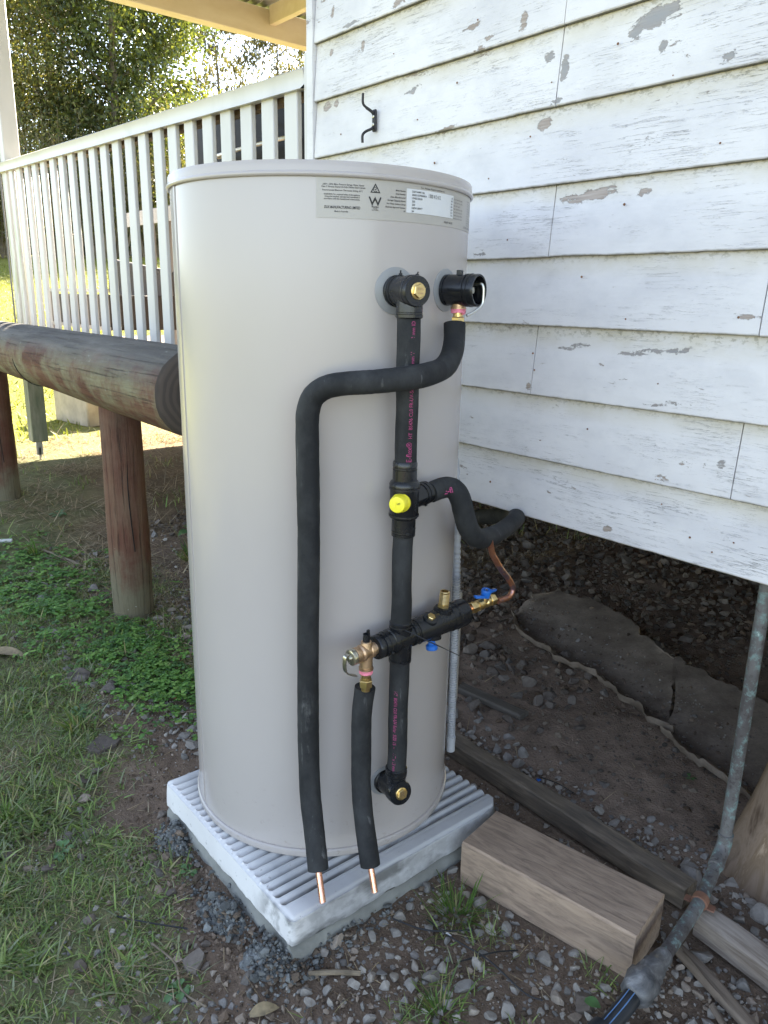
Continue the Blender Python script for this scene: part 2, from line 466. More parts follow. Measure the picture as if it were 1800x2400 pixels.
    m.bump(m.math('ADD', m.math('MULTIPLY', n, 0.6), m.math('MULTIPLY', n2, 0.35)), 0.9, 0.02)
    M['ground'] = m.m

    # --- plants: tint attribute, light passes through
    def leafm(name, trans, rough=0.55, spec=0.3):
        w = Mat(name, (0.1, 0.14, 0.05), rough, spec=spec)
        c = w.attr('tint')
        w.set('Base Color', c)
        tr = w.node('ShaderNodeBsdfTranslucent')
        w.t.links.new(w.mix(1.0, c, (1.6, 1.5, 0.55), 'MULTIPLY'), tr.inputs[0])
        mx = w.node('ShaderNodeMixShader')
        mx.inputs[0].default_value = trans
        w.t.links.new(w.b.outputs[0], mx.inputs[1]); w.t.links.new(tr.outputs[0], mx.inputs[2])
        w.t.links.new(mx.outputs[0], w.t.nodes['Material Output'].inputs[0])
        return w.m
    M['leaf'] = leafm('tree_leaves', 0.34, 0.4, 0.4)
    M['grass'] = leafm('grass_blades', 0.3)
    M['straw'] = leafm('dry_straw', 0.15, 0.8, 0.1)
    m = Mat('bark', (0.16, 0.13, 0.10), 0.9, spec=0.2)
    n = m.noise(m.pos((6, 6, 0.8)), 3, 6)
    m.set('Base Color', m.ramp(n, [(0.3, (0.08, 0.065, 0.05)), (0.7, (0.26, 0.22, 0.17))]))
    m.bump(n, 0.5, 0.02)
    M['bark'] = m.m
    M['twig'] = mat_simple('dry_twig', (0.20, 0.16, 0.11), 0.85, var=0.35, vs=40)
    # --- things behind the railing
    M['bbq'] = mat_simple('dark_enamel', (0.016, 0.015, 0.015), 0.6, spec=0.2, var=0.25)
    M['bbqpanel'] = mat_simple('pale_painted_steel', (0.33, 0.30, 0.285), 0.4, var=0.05)
    M['bbqgrey'] = mat_simple('grey_painted_steel', (0.12, 0.115, 0.11), 0.45, var=0.08)
    M['wicker'] = mat_simple('dark_brown_weave', (0.045, 0.033, 0.026), 0.7, var=0.4, vs=160, bump=0.5)
    M['deck'] = mat_simple('deck_boards', (0.18, 0.14, 0.10), 0.7, var=0.2, vs=10)
    M['rawwood'] = mat_simple('raw_brown_timber', (0.20, 0.145, 0.085), 0.8, var=0.3, vs=20)
    M['houseint'] = mat_simple('house_frame_timber', (0.12, 0.09, 0.07), 0.9, var=0.2, vs=6)
    M['brick'] = mat_simple('orange_brick', (0.42, 0.12, 0.06), 0.8, var=0.25, vs=60)
    M['deadleaf'] = mat_simple('dead_leaf', (0.26, 0.20, 0.11), 0.7, var=0.4, vs=60)
    M['weed'] = mat_simple('weed_leaf', (0.07, 0.15, 0.045), 0.5, var=0.3, vs=50)
    M['chip'] = mat_simple('white_paint_chip', (0.48, 0.48, 0.47), 0.6)


make_materials()


# ------------------------------------------------------------------ mesh helpers
class MB:
    def __init__(s):
        s.v = []; s.f = []; s.n = 0; s.mi = []

    def add(s, verts, faces, mi=0):
        s.v.extend([tuple(map(float, p)) for p in verts])
        s.f.extend([tuple(i + s.n for i in f) for f in faces])
        s.mi.extend([mi] * len(faces))
        s.n = len(s.v)
        return s

    def box(s, c, size, rot=0.0, bevel=0.0, seg=1, M4=None, mi=0):
        bm = bmesh.new()
        bmesh.ops.create_cube(bm, size=1.0)
        bmesh.ops.scale(bm, vec=size, verts=bm.verts)
        if bevel:
            bmesh.ops.bevel(bm, geom=list(bm.edges), offset=bevel, segments=seg, affect='EDGES', profile=0.5)
        mat = Matrix.Translation(c) @ (M4 if M4 is not None else Matrix.Rotation(rot, 4, 'Z'))
        bm.verts.index_update()
        s.add([mat @ v.co for v in bm.verts], [[v.index for v in f.verts] for f in bm.faces], mi)
        bm.free()
        return s

    def tube(s, pts, r, n=16, cap=True, wob=0.0, mi=0):
        P = [Vector(p) for p in pts]
        rr = r if hasattr(r, '__len__') else [r] * len(P)
        T = []
        for i in range(len(P)):
            a = P[max(i - 1, 0)]; b = P[min(i + 1, len(P) - 1)]
            T.append((b - a).normalized())
        u = T[0].orthogonal().normalized()
        verts = []
        for i, p in enumerate(P):
            if i:
                u = (u - T[i] * u.dot(T[i])).normalized()
            w = T[i].cross(u)
            for k in range(n):
                a = 2 * math.pi * k / n
                q = rr[i] * (1 + (random.uniform(-wob, wob) if wob else 0))
                verts.append(p + u * (q * math.cos(a)) + w * (q * math.sin(a)))
        faces = []
        for i in range(len(P) - 1):
            for k in range(n):
                k2 = (k + 1) % n
                faces.append((i * n + k, i * n + k2, (i + 1) * n + k2, (i + 1) * n + k))
        if cap:
            faces.append(tuple(reversed(range(n))))
            faces.append(tuple(range((len(P) - 1) * n, len(P) * n)))
        return s.add(verts, faces, mi)

    def lathe(s, prof, o, axis=(0, 0, 1), n=32, ref=None, mi=0):
        """prof = [(radius, distance along axis)]"""
        ax = Vector(axis).normalized(); o = Vector(o)
        u = Vector(ref) if ref else ax.orthogonal()
        u = (u - ax * u.dot(ax)).normalized(); w = ax.cross(u)
        verts = []; faces = []
        for (r, t) in prof:
            for k in range(n):
                a = 2 * math.pi * k / n
                verts.append(o + ax * t + u * (r * math.cos(a)) + w * (r * math.sin(a)))
        for i in range(len(prof) - 1):
            for k in range(n):
                k2 = (k + 1) % n
                faces.append((i * n + k, i * n + k2, (i + 1) * n + k2, (i + 1) * n + k))
        if prof[0][0] > 1e-6:
            faces.append(tuple(reversed(range(n))))
        if prof[-1][0] > 1e-6:
            faces.append(tuple(range((len(prof) - 1) * n, len(prof) * n)))
        return s.add(verts, faces, mi)

    def build(s, name, mat, parent=None, smooth=True, ang=38, merge=False):
        V = np.array(s.v, dtype=float)
        c = (V.min(0) + V.max(0)) / 2
        me = bpy.data.meshes.new(name)
        me.from_pydata((V - c).tolist(), [], s.f)
        mats = mat if isinstance(mat, (list, tuple)) else [mat]
        for m_ in mats:
            me.materials.append(m_)
        if len(mats) > 1:
            me.polygons.foreach_set('material_index', s.mi)
        if merge:
            bm = bmesh.new(); bm.from_mesh(me)
            bmesh.ops.remove_doubles(bm, verts=bm.verts, dist=1e-5)
            bm.to_mesh(me); bm.free()
        me.update()
        if smooth:
            me.polygons.foreach_set('use_smooth', [True] * len(me.polygons))
            me.set_sharp_from_angle(angle=R(ang))
        return link(name, me, c, parent)


def wloc(o):
    v = Vector((0, 0, 0))
    while o is not None:
        v += o.location
        o = o.parent
    return v


def link(name, me, c, parent=None):
    o = bpy.data.objects.new(name, me)
    COL.objects.link(o)
    if parent is not None:
        o.parent = parent
        o.location = Vector(c) - wloc(parent)
    else:
        o.location = Vector(c)
    return o


def tag(o, label, cat, group=None):
    o['label'] = label; o['category'] = cat
    if group:
        o['group'] = group
    return o


def thing(name, label, cat, loc, group=None):
    o = bpy.data.objects.new(name, None)
    o.empty_display_size = 0.05
    COL.objects.link(o)
    o.location = loc
    return tag(o, label, cat, group)


def kind(o, k):
    o['kind'] = k
    return o


def spline(pts, k=6):
    P = [np.array(p, float) for p in pts]
    P = [2 * P[0] - P[1]] + P + [2 * P[-1] - P[-2]]
    out = []
    for i in range(1, len(P) - 2):
        for j in range(k):
            t = j / k
            a, b, c, d = P[i - 1:i + 3]
            out.append(0.5 * ((2 * b) + (-a + c) * t + (2 * a - 5 * b + 4 * c - d) * t * t + (-a + 3 * b - 3 * c + d) * t ** 3))
    out.append(P[-2])
    return [tuple(p) for p in out]


def big_mesh(name, V, F, mat, parent=None, tint=None, smooth=False, attr='tint'):
    """V (n,3), F (m,k) arrays; tint per vertex"""
    V = np.asarray(V, np.float32)
    c = (V.min(0) + V.max(0)) / 2
    me = bpy.data.meshes.new(name)
    k = F.shape[1]
    me.vertices.add(len(V)); me.vertices.foreach_set('co', (V - c).ravel())
    me.loops.add(F.size); me.loops.foreach_set('vertex_index', F.astype(np.int32).ravel())
    me.polygons.add(len(F)); me.polygons.foreach_set('loop_start', np.arange(0, F.size, k, dtype=np.int32))
    me.polygons.foreach_set('use_smooth', np.full(len(F), bool(smooth)))
    me.update(calc_edges=True)
    me.materials.append(mat)
    if tint is not None:
        a = me.attributes.new(attr, 'FLOAT_COLOR', 'POINT')
        cc = np.ones((len(V), 4), np.float32); cc[:, :3] = tint
        a.data.foreach_set('color', cc.ravel())
    return link(name, me, c, parent)


# value noise for terrain and scattering
_perm = rng.random((256, 256))


def vnoise(x, y, s=1.0, seed=0):
    x = np.asarray(x, float) * s + 37.3 * seed; y = np.asarray(y, float) * s + 91.7 * seed
    xi = np.floor(x).astype(int); yi = np.floor(y).astype(int)
    fx = x - xi; fy = y - yi
    fx = fx * fx * (3 - 2 * fx); fy = fy * fy * (3 - 2 * fy)
    g = lambda a, b: _perm[a % 256, b % 256]
    return (g(xi, yi) * (1 - fx) + g(xi + 1, yi) * fx) * (1 - fy) + (g(xi, yi + 1) * (1 - fx) + g(xi + 1, yi + 1) * fx) * fy


def fbm(x, y, s=1.0, o=4, seed=0):
    t = 0; a = 0.5
    for i in range(o):
        t = t + a * vnoise(x, y, s * 2 ** i, seed + i); a *= 0.5
    return t


def sstep(a, b, x):
    t = np.clip((x - a) / (b - a), 0, 1)
    return t * t * (3 - 2 * t)


def ground_z(x, y):
    x = np.asarray(x, float); y = np.asarray(y, float)
    d = np.hypot(x, y)
    z = 0.10 * sstep(-3.9, -5.6, x)                                   # bank under the verandah end
    along = -x * ct + y * st
    z = z + 0.127 * np.maximum(0, np.minimum(along, 26) - 7.5)         # lawn climbs to the trees
    z = z + 0.03 * np.maximum(0, along - 26)
    rough_ = 0.028 * (fbm(x, y, 2.2, 3) - 0.45) + 0.020 * (fbm(x, y, 11, 3, 5) - 0.45)
    near = np.exp(-((x + 1.3) ** 2 + (y - 0.95) ** 2) / 0.35)
    z = z + rough_ * (1 - 0.55 * near) - 0.012
    # soil banked against the mortar bed
    ex = np.maximum(np.maximum(-1.587 - x, x + 1.026), 0); ey = np.maximum(np.maximum(0.646 - y, y - 1.23), 0)
    z = z + (0.002 + 0.020 * fbm(x, y, 16, 3, 14)) * np.exp(-((ex ** 2 + ey ** 2) / 0.045 ** 2))
    # trench side by the sleeper
    z = z - 0.035 * np.exp(-((y - 1.30) / 0.05) ** 2) * sstep(-1.35, -1.0, x) * sstep(-0.55, -0.7, x)
    return z


def turf(x, y):
    """how much of the ground is grown over near the heater, 0..1"""
    x = np.asarray(x, float); y = np.asarray(y, float)
    d = (0.60 - y) + (-1.45 - x) * 0.35
    t = sstep(-0.02, 0.30, d + 0.55 * (fbm(x, y, 4.0, 3, 9) - 0.5))
    far = sstep(-2.1, -2.6, x) * sstep(1.45, 1.1, y) * sstep(0.42, 0.62, fbm(x, y, 3.0, 3, 21) + 0.12)
    t = np.maximum(t, far)
    t = t * sstep(-0.95, -1.12, x - 0.45 * (0.6 - y))                   # gravel to the right
    return np.clip(t, 0, 1)


def lawn(x, y):
    x = np.asarray(x, float); y = np.asarray(y, float)
    n = fbm(x, y, 1.2, 3, 31) - 0.5
    return np.maximum(sstep(-6.4, -7.2, x + n * 1.5), sstep(11, 14, np.hypot(x, y)))


def underfloor(x, y):
    return sstep(1.40, 1.6, np.asarray(y, float)) * sstep(-3.0, -2.2, np.asarray(x, float))


# ------------------------------------------------------------------ the ground, one sheet to the horizon
def build_ground():
    def axis(lo, hi, step, far, grow=1.22):
        a = list(np.arange(lo, hi, step))
        s_ = step; p = lo; left = []
        while p > -far:
            s_ *= grow; p -= s_; left.append(p)
        s_ = step; p = a[-1]; right = []
        while p < far:
            s_ *= grow; p += s_; right.append(p)
        return np.array(left[::-1] + a + right)
    xs = axis(-3.6, 0.2, 0.0125, 420); ys = axis(0.0, 3.4, 0.0125, 420)
    X, Y = np.meshgrid(xs, ys, indexing='ij')
    Z = ground_z(X, Y)
    g = turf(X, Y); l = lawn(X, Y); u = underfloor(X, Y)
    n = fbm(X, Y, 5, 3, 41)
    # crusty relief on bare earth near the camera
    Z = Z + (0.010 * (fbm(X, Y, 38, 2, 3) - 0.37)) * sstep(6, 4, np.hypot(X, Y))
    soil = np.stack([0.150 + 0.07 * n, 0.114 + 0.05 * n, 0.086 + 0.036 * n], -1)
    under = np.stack([0.225 + 0.09 * n, 0.172 + 0.07 * n, 0.132 + 0.055 * n], -1)
    grs = np.stack([0.125 + 0.06 * n, 0.145 + 0.06 * n, 0.066 + 0.025 * n], -1)
    lw = np.stack([0.19 + 0.05 * n, 0.20 + 0.05 * n, 0.05 + 0 * n], -1)
    litter = np.stack([0.20 + 0.06 * n, 0.145 + 0.05 * n, 0.085 + 0.03 * n], -1)
    C = soil + (under - soil) * u[..., None]
    ver = sstep(-3.2, -4.6, X)
    C = C + (litter - C) * (ver * (1 - l))[..., None]
    C = C + (grs - C) * (g * 0.8)[..., None]
    C = C + (lw - C) * l[..., None]
    V = np.stack([X, Y, Z], -1).reshape(-1, 3)
    nx, ny = X.shape
    i = np.arange(nx * ny).reshape(nx, ny)
    F = np.stack([i[:-1, :-1], i[1:, :-1], i[1:, 1:], i[:-1, 1:]], -1).reshape(-1, 4)
    o = big_mesh('ground', V, F, M['ground'], tint=C.reshape(-1, 3), smooth=True, attr='cover')
    kind(o, 'structure')


build_ground()

# ------------------------------------------------------------------ the house wall
WY = 1.45
XC = -2.085          # the corner
house = thing('weatherboard_house', 'old white weatherboard house wall with flaking paint, raised above bare ground behind the heater', 'house', (XC, WY, 0.74))


# places where the paint has come right off: x, z, half length, half height, brown (1) or grey (0) wood
BP = np.array([(-0.951, 1.771, 0.060, 0.020, 0), (-0.996, 1.752, 0.020, 0.014, 0), (-1.067, 1.465, 0.075, 0.013, 1), (-1.128, 1.463, 0.03, 0.010, 1), (-0.94, 1.46, 0.02, 0.007, 1), (-1.994, 2.021, 0.009, 0.020, 1), (-2.028, 1.785, 0.026, 0.013, 1), (-1.986, 1.783, 0.014, 0.015, 1), (-1.211, 1.622, 0.020, 0.016, 1), (-1.279, 1.834, 0.012, 0.020, 1), (-1.65, 1.765, 0.03, 0.008, 0), (-1.387, 1.824, 0.02, 0.006, 1), (-1.437, 1.861, 0.03, 0.008, 1), (-1.7, 1.975, 0.03, 0.010, 1), (-2.007, 1.925, 0.011, 0.012, 1), (-0.93, 1.715, 0.011, 0.014, 0), (-0.792, 1.672, 0.02, 0.009, 0), (-0.911, 1.150, 0.06, 0.007, 0), (-0.827, 1.158, 0.04, 0.007, 0), (-1.084, 1.151, 0.05, 0.006, 0), (-1.196, 1.053, 0.010, 0.012, 1), (-1.373, 1.359, 0.03, 0.007, 0), (-1.202, 1.754, 0.02, 0.012, 0), (-1.858, 1.908, 0.010, 0.016, 1), (-0.703, 1.225, 0.05, 0.005, 1), (-0.942, 0.762, 0.014, 0.009, 1), (-0.708, 0.947, 0.010, 0.009, 0), (-0.839, 1.051, 0.05, 0.005, 0), (-1.25, 1.965, 0.05, 0.006, 1), (-0.85, 1.79, 0.05, 0.006, 0), (-1.16, 1.72, 0.012, 0.03, 0), (-1.17, 1.66, 0.02, 0.008, 0), (-1.5, 1.655, 0.06, 0.005, 1), (-1.9, 1.97, 0.05, 0.006, 0)])


def board(x0, x1, z0, h=0.166, amp=0.0016, y=WY):
    n = max(4, int((x1 - x0) / 0.008))
    us = np.linspace(x0, x1, n + 1)
    rows = np.array([(0.022, 0.0, 0.0), (0.0035, 0.0, 0.0), (0.001, 0.0030, 0.02)] + [(float(np.interp(t, [0.003, 0.03, 0.09, 0.166], [0.001, 0.0025, 0.0075, 0.0140])), t * h / 0.166, t / 0.166) for t in np.linspace(0.012, 0.166, 15)])
    ph = random.uniform(0, 50)
    w = fbm(us + ph, us * 0 + z0, 7, 4) - 0.47
    chip = np.maximum(0, vnoise(us + ph, us * 0 + z0, 17, 3) - 0.86) * 0.05
    k = len(rows)
    X = np.repeat(us[:, None], k, 1)
    low = (rows[:, 1] < 0.02)[None]
    Z = z0 + rows[None, :, 1] + np.where(low, (w * amp * 0.8 + chip * 0.2)[:, None], 0) + 0.0004 * np.sin(us * 1.7 + ph)[:, None]
    Y = y - 0.017 + rows[None, :, 0] + (w * 0.0015)[:, None] + 0.0006 * (fbm(X + ph, Z * 1.0, 5, 2, 4) - 0.5)
    mask = np.zeros_like(X); br = np.zeros_like(X)
    for (bx, bz, ba, bb, kd) in BP:
        if z0 - 0.03 < bz < z0 + h + 0.03:
            q = np.exp(-0.8 * (((X - bx) / ba) ** 2 + ((Z - bz - 0.10 * (X - bx)) / bb) ** 2))
            br = np.where(q > mask, kd, br); mask = np.maximum(mask, q)
    V = np.stack([X, Y, Z], -1).reshape(-1, 3)
    i_ = np.arange((n + 1) * k).reshape(n + 1, k)
    F = np.stack([i_[:-1, :-1], i_[1:, :-1], i_[1:, 1:], i_[:-1, 1:]], -1).reshape(-1, 4)
    c = (V.min(0) + V.max(0)) / 2
    me = bpy.data.meshes.new('weatherboard')
    me.from_pydata((V - c).tolist(), [], F.tolist() + [list(range(k)), [n * k + q for q in reversed(range(k))]])
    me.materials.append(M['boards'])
    me.update()
    me.polygons.foreach_set('use_smooth', [True] * len(me.polygons)); me.set_sharp_from_angle(angle=R(25))
    o = link('weatherboard', me, c, house)
    ul = me.uv_layers.new(name='UVMap')
    vi = np.zeros(len(me.loops), np.int32); me.loops.foreach_get('vertex_index', vi)
    UV = np.stack([X, np.repeat(rows[None, :, 2], n + 1, 0)], -1).reshape(-1, 2).astype(np.float32)
    ul.data.foreach_set('uv', UV[vi].ravel())
    at_ = me.attributes.new('bare', 'FLOAT_COLOR', 'POINT')
    cc = np.ones((len(V), 4), np.float32); cc[:, 0] = mask.ravel(); cc[:, 1] = br.ravel(); cc[:, 2] = 0
    at_.data.foreach_set('color', cc.ravel())
    return o


ZB = [0.736, 0.884, 1.034, 1.1925, 1.3425, 1.4935, 1.650, 1.8035, 1.957, 2.11, 2.262, 2.415, 2.567, 2.72, 2.872, 3.02]
JO = {0: None, 1: -0.678, 2: -1.188, 3: -0.669, 4: -1.164, 5: None, 6: -1.174, 7: -1.166, 8: -0.7}
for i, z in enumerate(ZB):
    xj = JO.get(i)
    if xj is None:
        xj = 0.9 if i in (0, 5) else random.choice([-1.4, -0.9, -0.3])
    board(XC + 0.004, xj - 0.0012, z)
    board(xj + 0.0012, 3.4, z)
# corner stop, split and peeling
cb = MB()
zs = np.arange(0.70, 3.2, 0.03)
for (xa, xb, ya, yb) in ((XC - 0.030, XC + 0.001, WY - 0.020, WY + 0.03),):
    V = []; 
    for z in zs:
        w = 0.0016 * (float(vnoise(z, 3, 14)) - 0.5); w2 = 0.003 * (float(vnoise(z, 9, 21)) - 0.5)
        V += [(xa + w, ya, z), (xb + w2, ya + w, z), (xb, yb, z), (xa, yb, z)]
    F = []
    for i in range(len(zs) - 1):
        for j in range(4):
            a = i * 4 + j; b = i * 4 + (j + 1) % 4
            F.append((a, b, b + 4, a + 4))
    cb.add(V, F)
o = cb.build('corner_board', M['boards'], house, smooth=False)
ul = o.data.uv_layers.new(name='UVMap')
ul.data.foreach_set('uv', np.full(2 * len(o.data.loops), 0.4, np.float32))
# floor, inner wall and eave roof of the house
MB().box((2.6, 6.0, 0.765), (9.3, 9.0, 0.05)).build('floor', M['houseint'], house, smooth=False)
MB().box((2.6, 1.50, 1.98), (9.3, 0.05, 2.38)).build('wall_frame', M['houseint'], house, smooth=False)
MB().box((XC + 0.03, 6.0, 1.98), (0.05, 8.9, 2.38)).build('side_wall', M['white'], house, smooth=False)
rf = MB()
xs_ = np.arange(XC - 0.08, 7.3, 0.019)
V = []; 
for x in xs_:
    zc = 0.009 * math.cos(2 * math.pi * x / 0.076)
    V += [(x, 1.12, 3.22 + zc), (x, 5.9, 4.7 + zc), (x, 10.6, 3.25 + zc)]
F = []
for i in range(len(xs_) - 1):
    for j in range(2):
        F.append((i * 3 + j, (i + 1) * 3 + j, (i + 1) * 3 + j + 1, i * 3 + j + 1))
rf.add(V, F).build('roof', M['galv'], house)
# nail heads with rust
for (x, z) in ((-0.95, 1.215), (-0.712, 1.225), (-1.19, 1.13), (-1.182, 1.092), (-1.30, 0.80), (-0.70, 0.772), (-0.66, 0.802), (-0.82, 0.845), (-1.07, 1.30), (-1.19, 1.70), (-1.36, 1.525), (-1.24, 1.60), (-1.62, 1.69), (-1.42, 1.87), (-0.75, 0.79), (-1.15, 0.93), (-1.02, 0.975), (-0.86, 1.09), (-1.29, 1.385), (-0.98, 1.44), (-0.79, 1.53), (-1.55, 1.58), (-1.72, 1.86), (-1.95, 1.70), (-1.48, 1.75), (-1.03, 1.74), (-0.90, 1.66)):
    r_ = random.uniform(0.0010, 0.0024)
    MB().lathe([(r_ * 1.25, 0), (r_, 0.0016), (0.0, 0.0022)], (x, WY - 0.0155 + 0.0012, z), (0, -1, 0), 9).build('nail_head', M['rust'], house)

# cleat hook on the wall
cl = thing('cleat_hook', 'black iron cleat with two curved horns screwed to the white boards', 'hook', (-1.79, WY - 0.02, 1.71))
cy_ = WY - 0.018
MB().tube(spline([(-1.800, cy_ - 0.034, 1.775), (-1.800, cy_ - 0.034, 1.752), (-1.797, cy_ - 0.026, 1.742), (-1.788, cy_ - 0.012, 1.731), (-1.788, cy_ - 0.004, 1.722)]), [0.0033] * 13 + [0.004] * 12, 10).build('horn', M['iron'], cl)
MB().tube(spline([(-1.788, cy_ - 0.004, 1.700), (-1.788, cy_ - 0.012, 1.690), (-1.797, cy_ - 0.026, 1.682), (-1.800, cy_ - 0.034, 1.672), (-1.800, cy_ - 0.034, 1.654)]), 0.0036, 10).build('horn', M['iron'], cl)
MB().box((-1.788, cy_ - 0.003, 1.711), (0.016, 0.008, 0.056), bevel=0.004, seg=2).build('back_plate', M['iron'], cl)
for z in (1.721, 1.701):
    MB().lathe([(0.0042, 0), (0.004, 0.0022), (0.0016, 0.003), (0.0012, 0.001), (0, 0.001)], (-1.788, cy_ - 0.0066, z), (0, -1, 0), 14).build('screw', M['steel'], cl)

# ------------------------------------------------------------------ verandah
ver = thing('verandah', 'white timber verandah end with open underside, cream roof beam and corrugated roof', 'verandah', (-4.0, 2.8, 0.95))
PX0, PX1 = -5.785, -5.685
MB().box(((PX0 + PX1) / 2, 1.562, 1.78), (PX1 - PX0, 0.10, 2.70), bevel=0.004).build('post', M['white'], ver)
MB().box((-5.735, 1.560, 0.585), (0.104, 0.104, 0.72), bevel=0.004).build('post_stump', M['mossy'], ver)
MB().box((-5.735, 1.56, 0.19), (0.012, 0.045, 0.13), bevel=0.002).box((-5.735, 1.56, 0.09), (0.012, 0.014, 0.18)).build('post_stirrup', M['galv'], ver)
MB().box((-2.219, 1.53, 1.45), (0.033, 0.06, 1.055), bevel=0.003).build('newel_post', M['white'], ver)
MB().tube([(-5.80, 1.505, 0.9), (-5.80, 1.505, 3.1)], 0.006, 8).build('drain_wire', M['bbqgrey'], ver)
MB().box((-5.55, 4.35, 3.185), (0.10, 6.1, 0.185), bevel=0.004).build('beam', M['cream'], ver)
for y in (1.62, 2.52, 3.415, 4.32, 5.2):
    MB().box((-3.8, y, 3.235), (3.395, 0.05, 0.125), bevel=0.003).build('rafter', M['cream'], ver)
rfv = MB(); V = []; F = []
ys_ = np.arange(1.25, 7.6, 0.0127)
for y in ys_:
    zc = 0.009 * math.cos(2 * math.pi * y / 0.076)
    V += [(-5.80, y, 3.292 + 0.012 + zc), (-2.0, y, 3.312 + 0.012 + zc)]
for i in range(len(ys_) - 1):
    F.append((2 * i, 2 * i + 1, 2 * i + 3, 2 * i + 2))
rfv.add(V, F).build('roof_sheet', M['galv'], ver)
for k in range(60):  # unseen deck, lengthened past the post and inwards to block sun
    y = 1.62 + k * 0.095
    MB().box((-4.15, y, 0.905), (4.2, 0.088, 0.03), bevel=0.002).build('deck_board', M['deck'], ver)
for x in (-6.15, -5.0, -3.9, -2.9):
    MB().box((x, 4.42, 0.79), (0.05, 5.7, 0.19)).build('joist', M['rawwood'], ver, smooth=False)

rail = thing('railing', 'white verandah railing of upright square slats under a broad handrail', 'railing', (-3.9, 1.5, 0.93))


def railz(x):
    return 1.940 + (x + 2.238) / (-5.511 + 2.238) * 0.106


# handrail: swept profile
prof = [(-0.012, -0.064), (0.0, -0.064), (0.004, -0.05), (0.0, -0.018), (-0.006, -0.008), (0.008, 0.0), (0.05, 0.006), (0.075, 0.003), (0.085, -0.006), (0.085, -0.022), (0.03, -0.024), (0.03, -0.06)]
V = []; F = []
k = len(prof)
xs_ = np.linspace(-6.05, -2.236, 38)
for x in xs_:
    w = 0.0018 * math.sin(x * 5.1) + 0.001 * math.sin(x * 13)
    for (py, pz) in prof:
        V.append((x, 1.497 + py + w, railz(x) + pz + w * 0.6))
for i in range(len(xs_) - 1):
    for j in range(k):
        a = i * k + j; b = i * k + (j + 1) % k
        F.append((a, b, b + k, a + k))
F.append(tuple(range(k))); F.append(tuple((len(xs_) - 1) * k + j for j in reversed(range(k))))
MB().add(V, F).build('handrail', M['white'], rail, ang=40)
V = []; F = []
SL = [-5.596, -5.428, -5.263, -5.111, -4.95, -4.782, -4.63, -4.478, -4.318, -4.162, -4.009, -3.853, -3.699, -3.547, -3.391, -3.246, -3.092, -2.936, -2.792, -2.645, -2.501, -2.356]
for x in SL:
    zt = railz(x) - 0.052
    z0 = 0.945 + random.uniform(-0.004, 0.004)
    lean = random.uniform(-0.0012, 0.0012)
    MB().box((x + 0.0385, 1.513, (zt + z0) / 2), (0.078, 0.019, zt - z0), bevel=0.003, M4=Matrix.Rotation(lean, 4, 'Y')).build('slat', M['white'], rail)
MB().box((-3.87, 1.563, 1.945), (3.25, 0.045, 0.05), M4=Matrix.Rotation(math.atan2(0.106, 3.273), 4, 'Y')).build('top_plate', M['rawwood'], rail, smooth=False)
MB().box((-3.87, 1.56, 0.985), (3.25, 0.04, 0.07), bevel=0.003).build('bottom_rail', M['white'], rail)

# barbecue seen through the slats
bq = thing('barbecue', 'dark hooded barbecue with pale side shelf and grey vented cabinet standing behind the railing', 'barbecue', (-4.2, 2.3, 0.93))
MB().box((-3.55, 2.35, 1.98), (1.35, 0.50, 0.36), bevel=0.06, seg=3).build('hood', M['bbq'], bq)
MB().tube(spline([(-3.35, 2.09, 2.10), (-3.35, 2.04, 2.10), (-3.35, 2.03, 2.07), (-3.35, 2.04, 2.02), (-3.35, 2.09, 2.02)]), 0.008, 8).tube(spline([(-3.8, 2.09, 1.93), (-3.8, 2.03, 1.93), (-3.2, 2.03, 1.93), (-3.2, 2.09, 1.93)]), 0.009, 8).build('handle', M['steel'], bq)
MB().box((-3.55, 2.35, 1.72), (1.32, 0.48, 0.15), bevel=0.01).build('fire_box', M['bbq'], bq)
MB().box((-3.55, 2.098, 1.765), (1.30, 0.012, 0.02)).build('trim_strip', M['steel'], bq)
MB().box((-4.78, 2.3, 1.745), (1.08, 0.40, 0.022), bevel=0.004).box((-4.78, 2.104, 1.705), (1.08, 0.01, 0.07)).build('side_shelf', M['bbqpanel'], bq)
MB().box((-3.72, 2.35, 1.30), (0.98, 0.44, 0.66), bevel=0.006).build('cabinet', M['bbqgrey'], bq)
MB().box((-3.72, 2.126, 1.60), (0.96, 0.012, 0.10)).build('control_panel', M['bbqpanel'], bq)
for x in (-4.05, -3.83, -3.6):
    MB().lathe([(0.022, 0), (0.02, 0.02), (0, 0.022)], (x, 2.12, 1.60), (0, -1, 0), 16).build('knob', M['bbq'], bq)
for z in (1.47, 1.02):
    for k in range(14):
        MB().box((-4.1 + k * 0.055 + (0.06 if k > 6 else 0), 2.128, z), (0.011, 0.008, 0.085)).build('vent_slot', M['ink'], bq, smooth=False)
MB().lathe([(0.042, 0), (0.042, 0.003), (0, 0.003)], (-4.02, 2.127, 1.36), (0, -1, 0), 20).build('port', M['ink'], bq)
for x in (-4.15, -3.3):
    MB().lathe([(0.045, -0.02), (0.045, 0.02)], (x, 2.2, 0.968), (0, 1, 0), 16).build('caster', M['bbq'], bq)
for x in (-5.28, -5.0):
    MB().box((x, 2.3, 1.32), (0.03, 0.03, 0.82)).build('shelf_leg', M['bbqpanel'], bq, smooth=False)

